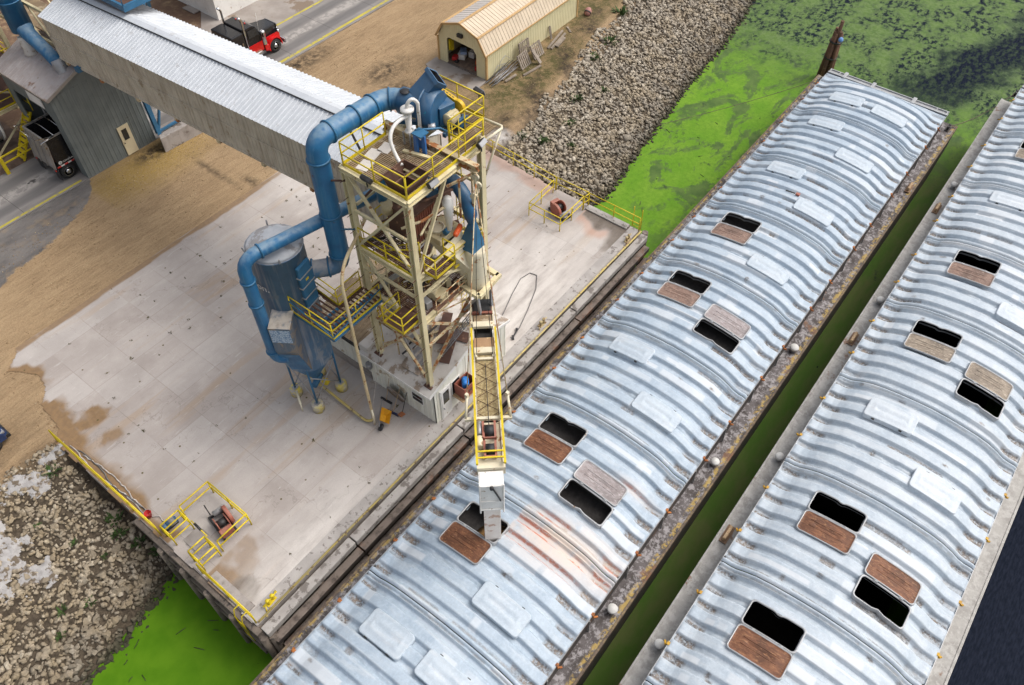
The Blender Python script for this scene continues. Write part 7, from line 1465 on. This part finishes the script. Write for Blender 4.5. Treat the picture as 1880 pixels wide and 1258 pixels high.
# car nose at the left picture edge
CA = thing('parked_car', 'dark blue car nosing in at the left picture edge', 'car', (-.5, 33.6, 3.25)); M_carb = plain('car_blue', (.012, .035, .11), .18, var=.1, spec=.6)
cz = 3.27; m = MB(); prof = [(-2.9, .45), (-2.9, 1.0), (-2.3, 1.08), (-1.9, 1.55), (-.55, 1.58), (.30, 1.08), (1.45, .98), (1.72, .82), (1.78, .45)]
ys = [32.78, 32.95, 33.65, 34.35, 34.52]; tap = [(.86, -.06), (1, 0), (1.012, .03), (1, 0), (.86, -.06)]; vs = []; n = len(prof)
for y, (k_, dz) in zip(ys, tap):
    for x, z in prof: vs.append((x*(k_ if x > 1 else 1)+(0), y+(0 if z < 1.2 else (33.65-y)*.22), cz+z+(dz if z > .5 else 0)))
m.add(vs, [(j*n+i, j*n+(i+1) % n, (j+1)*n+(i+1) % n, (j+1)*n+i) for j in range(4) for i in range(n)]+[tuple(range(n)), tuple(reversed(range(4*n, 5*n)))]); m.build('body', M_carb, CA, bevel=.06)
m = MB(); m.add([(.25, 32.98, cz+1.13), (.25, 34.32, cz+1.13), (-.5, 34.2, cz+1.6), (-.5, 33.1, cz+1.6)], [(0, 1, 2, 3)]); m.build('windscreen', M_glass, CA)
m = MB(); m.box(1.62, 1.83, 32.85, 34.45, cz+.3, cz+.55); m.box(1.70, 1.80, 33.2, 34.1, cz+.58, cz+.80); m.build('grille', M_blk, CA, bevel=.03)
for y in (32.98, 34.32): m = MB(); m.obox((1.56, y, cz+.80), .26, .26, .14); m.build('headlight', M_steel, CA, bevel=.03)
for x in (-2.1, .95):
    for y, q in ((32.88, -1), (34.42, 1)): wheel(CA, x, y, cz+.33, .33, .22, q)
# ---- barn-shaped shed
SH = thing('gambrel_shed', 'cream barn-roofed metal shed with its end door open by the rocks', 'shed', (41.2, 36.1, 3.3))
M_shw = paint('cream_siding', (.74, .675, .43), (.68, .615, .38), rust=(.5, .42, .26), rust_t=.66, streak=(.55, .50, .32), streak_amt=.3, rough=.55); M_shr = paint('tan_metal_roof', (.62, .51, .38), (.55, .45, .33), rust=(.46, .36, .25), rust_t=.64, rough=.5, bump=.05); M_shr2 = paint('pale_far_roof', (.60, .55, .50), (.53, .485, .44), rough=.45); M_trim = paint('tan_trim', (.56, .36, .16), (.48, .30, .13), rough=.5)
a0, a1 = 41.2, 53.1; G = [(33.72, 5.32), (34.45, 6.52), (36.15, 7.12), (37.85, 6.55), (38.58, 5.35)]
m = MB(); f = [(33.82, 3.22), (34.78, 3.3), (34.78, 5.0), (35.05, 5.38), (37.42, 5.5), (37.66, 5.3), (37.66, 3.3), (38.48, 3.22), (38.48, 5.33)]+[(v, z-.06) for v, z in reversed(G[1:4])]+[(33.82, 5.3)]
m.extr([(a0, v, z) for v, z in f], (.08, 0, 0))
for v in np.arange(33.95, 38.45, .23):
    zt = np.interp(v, [g[0] for g in G], [g[1] for g in G])-.12; zb_ = 3.25 if (v < 34.75 or v > 37.68) else 5.56
    m.box(a0-.014, a0, v, v+.045, zb_, zt)
m.build('front_wall', M_shw, SH)
m = MB(); m.corr((a0, 33.8, 2.9), (a1-a0, 0, 0), (0, 0, 2.44), .23, .02, (0, -1, 0), w=.3); m.build('side_wall', M_shw, SH); m = MB(); m.box(a0+.08, a1, 38.42, 38.5, 3.2, 5.35); m.build('side_wall', M_shw, SH)
m = MB(); m.extr([(a1, v, z) for v, z in [(33.8, 2.9), (38.5, 2.9), (38.5, 5.3)]+[(v, z-.05) for v, z in reversed(G[1:4])]+[(33.8, 5.3)]], (-.08, 0, 0)); m.build('rear_wall', M_shw, SH)
for i, (mt, nm) in enumerate(((M_shr, 'lower_roof'), (M_shr, 'upper_roof'), (M_shr2, 'upper_roof'), (M_shr2, 'lower_roof'))):
    (va, za), (vb, zb_) = G[i], G[i+1]; m = MB(); m.corr((a0-.2, va, za), (a1-a0+.4, 0, 0), (0, vb-va, zb_-za), .34, .03, (0, -(zb_-za), vb-va), w=.22); m.build(nm, mt, SH)
m = MB()
for (va, za), (vb, zb_) in zip(G, G[1:]): m.bar((a0-.21, va, za), (a0-.21, vb, zb_), .06, .16)
for g in (G[1], G[2], G[3]): m.bar((a0-.2, g[0], g[1]+.035), (a1+.2, g[0], g[1]+.035), .22, .03)
m.bar((a0-.2, G[0][0], G[0][1]), (a1+.2, G[0][0], G[0][1]), .05, .1); m.bar((a0-.02, 33.79, 3.2), (a0-.02, 33.79, 5.3), .14, .14); m.bar((a0-.02, 38.5, 3.2), (a0-.02, 38.5, 5.3), .12, .12); m.bar((a1, 33.78, 2.9), (a1, 33.78, 5.3), .12, .12); m.build('roof_trim', M_trim, SH)
m = MB(); m.box(a0-.05, a1+.1, 33.62, 33.78, 2.4, 2.98); m.box(a0-.06, a0+.1, 34.78, 37.66, 3.24, 3.36); m.build('sill', M_timb2, SH)
m = MB(); m.box(a0+.1, a1-.1, 33.9, 38.4, 3.28, 3.33); m.build('floor', plain('shed_floor', (.20, .14, .10), .9), SH)
m = MB(); m.obox((a0-.14, 36.2, 6.12), .22, .5, .28); m.build('wall_lamp', M_dk, SH, bevel=.04)
def junk(name, label, cat, parts):
    t = thing(name, label, cat, parts[0][0]);
    for i, (c, sz, rz, mt, nm) in enumerate(parts): m = MB(); m.obox(c, *sz, Matrix.Rotation(rz, 3, 'Z')); m.build(nm, mt, t, bevel=.03)
junk('red_mower', 'small red machine just inside the open shed door, left', 'machine', [((41.75, 37.35, 3.6), (.5, .4, .3), .3, M_redp, 'engine_cover'), ((41.6, 37.1, 3.45), (.3, .25, .2), .2, M_dk, 'deck')])
junk('red_can', 'red fuel can inside the shed door, right side', 'can', [((41.7, 35.2, 3.52), (.28, .22, .36), .3, M_redp, 'can_body'), ((41.7, 35.2, 3.74), (.1, .08, .08), .3, M_dk, 'cap')])
junk('orange_blower', 'orange yard machine inside the shed by the right jamb', 'machine', [((42.2, 35.45, 3.75), (.55, .35, .3), .5, M_orange, 'chute'), ((42.4, 35.3, 3.5), (.4, .4, .25), .5, M_redp, 'housing')])
junk('bag_stack', 'stack of white and blue bags on the shed floor', 'bags', [((42.4, 37.2, 3.55), (.8, .6, .4), .4, M_wht, 'lower_bag'), ((42.5, 37.15, 3.85), (.7, .5, .22), .7, plain('bag_blue', (.25, .33, .5), .6), 'upper_bag'), ((43.0, 36.6, 3.6), (.6, .5, .5), .1, M_wht, 'spare_bag')])
junk('yellow_coat', 'yellow rain gear hanging just inside the shed', 'clothing', [((41.55, 37.62, 4.7), (.3, .1, .9), 0, M_yel, 'coat'), ((41.8, 37.62, 4.5), (.25, .1, .8), 0, M_yel, 'trousers')])
# pallets, boards and steel scrap along the shed wall
M_pal = wood_like('grey_pallet_wood', (.34, .285, .23), (.24, .195, .155), (.43, .37, .31))
def pallet(M4, label):
    t = thing('pallet', label, 'pallet', tuple(M4.translation)); R3 = M4.to_3x3(); o = M4.translation; T = lambda x, y, z: o+R3 @ Vector((x, y, z))
    for i in range(6): m = MB(); m.obox(T(-.55+i*.22, 0, .12), .12, 1.1, .02, R3); m.build('top_slat', M_pal, t)
    for y in (-.5, 0, .5): m = MB(); m.obox(T(0, y, .06), 1.2, .06, .10, R3); m.build('stringer', M_pal, t)
    for i in (-.54, 0, .54): m = MB(); m.obox(T(i, 0, 0), .11, 1.1, .02, R3); m.build('bottom_slat', M_pal, t)
def leanM(u, v, z, rz, tilt): return Matrix.Translation((u, v, z)) @ Matrix.Rotation(rz, 4, 'Z') @ Matrix.Rotation(tilt, 4, 'X')
pallet(leanM(44.5, 32.85, 3.75, .05, R(62)), 'grey pallet leaning on the shed, the near one of two'); pallet(leanM(46.25, 32.9, 3.75, .02, R(62)), 'grey pallet leaning on the shed, farther of two')
pallet(leanM(45.3, 33.45, 4.2, .0, R(80)), 'grey pallet propped upright behind the two leaning pallets')
for i, (p, q, lb) in enumerate((((45.35, 32.62, 4.25), (45.5, 31.9, 3.35), 'pale narrow board frame lying across two leaning pallets'), ((41.85, 32.55, 3.36), (43.05, 32.45, 3.36), 'pale short board lying on the grass by the rebar'), ((41.9, 32.9, 3.34), (43.9, 33.1, 3.34), 'brown plank lying beside the rebar bundle'), ((43.4, 32.0, 3.3), (45.3, 31.75, 3.3), 'long grey plank lying in front of the near pallet'),
    ((47.6, 32.75, 3.3), (50.4, 33.3, 3.36), 'long pale plank lying beyond the pallets, inner one'), ((47.7, 32.5, 3.3), (50.2, 32.9, 3.34), 'long grey plank lying beyond the pallets, outer one'), ((48.2, 32.35, 3.34), (49.6, 32.6, 3.38), 'wide pale board with a dark hole beyond the pallets'), ((49.0, 33.4, 3.2), (49.1, 33.7, 4.15), 'upright weathered post leaning on the shed wall'), ((50.7, 32.7, 3.25), (51.2, 33.4, 3.28), 'short grey board at the far end of the shed'))):
    m = MB(); w_ = .34 if i in (0, 6) else .18; m.bar(p, q, w_, .07); m.bar(Vector(p)+Vector((0, .01, .05)), Vector(q)+Vector((0, .01, .05)), w_*.5, .03); tag(m.build('board', M_pal), lb, 'board')
RBAR = thing('rebar_bundle', 'loose bundle of grey steel rods on the grass by the shed corner', 'steel rods', (42.4, 33.3, 3.3)); r_ = random.Random(4)
for i in range(16):
    y = r_.uniform(32.8, 33.6); m = MB(); m.tube((40.9+r_.uniform(-.3, .5), y, 3.33+r_.uniform(0, .15)), (43.6+r_.uniform(-.6, .9), y+r_.uniform(-.1, .45), 3.36+r_.uniform(0, .35)), .022, 5); m.build('rod', M_steel if i % 3 else M_dk, RBAR)
m = MB(); m.pipe([(42.3, 33.6, 3.4), (42.7, 33.65, 4.2), (43.3, 33.68, 4.4), (43.9, 33.68, 3.9)], .02, 6); m.pipe([(41.6, 33.6, 3.4), (42.3, 33.66, 4.0), (43.4, 33.7, 3.7)], .02, 6); m.build('bent_rod', M_steel, RBAR)
BU = thing('marker_buoy', 'faded pink buoy lying at the far shed corner', 'buoy', (53.7, 33.4, 3)); m = MB(); m.lathe([(0, 0), (.2, .06), (.3, .25), (.28, .5), (.12, .7), (0, .72)], (53.6, 33.1, 3.35), 16, axis=(.7, .2, .4)); m.build('float', paint('faded_pink', (.42, .20, .17), (.33, .15, .13), rough=.7), BU); m = MB(); m.lathe([(.30, 0), (.31, .06), (.30, .12)], (53.75, 33.15, 3.44), 16, axis=(.7, .2, .4)); m.build('band', M_dk, BU)
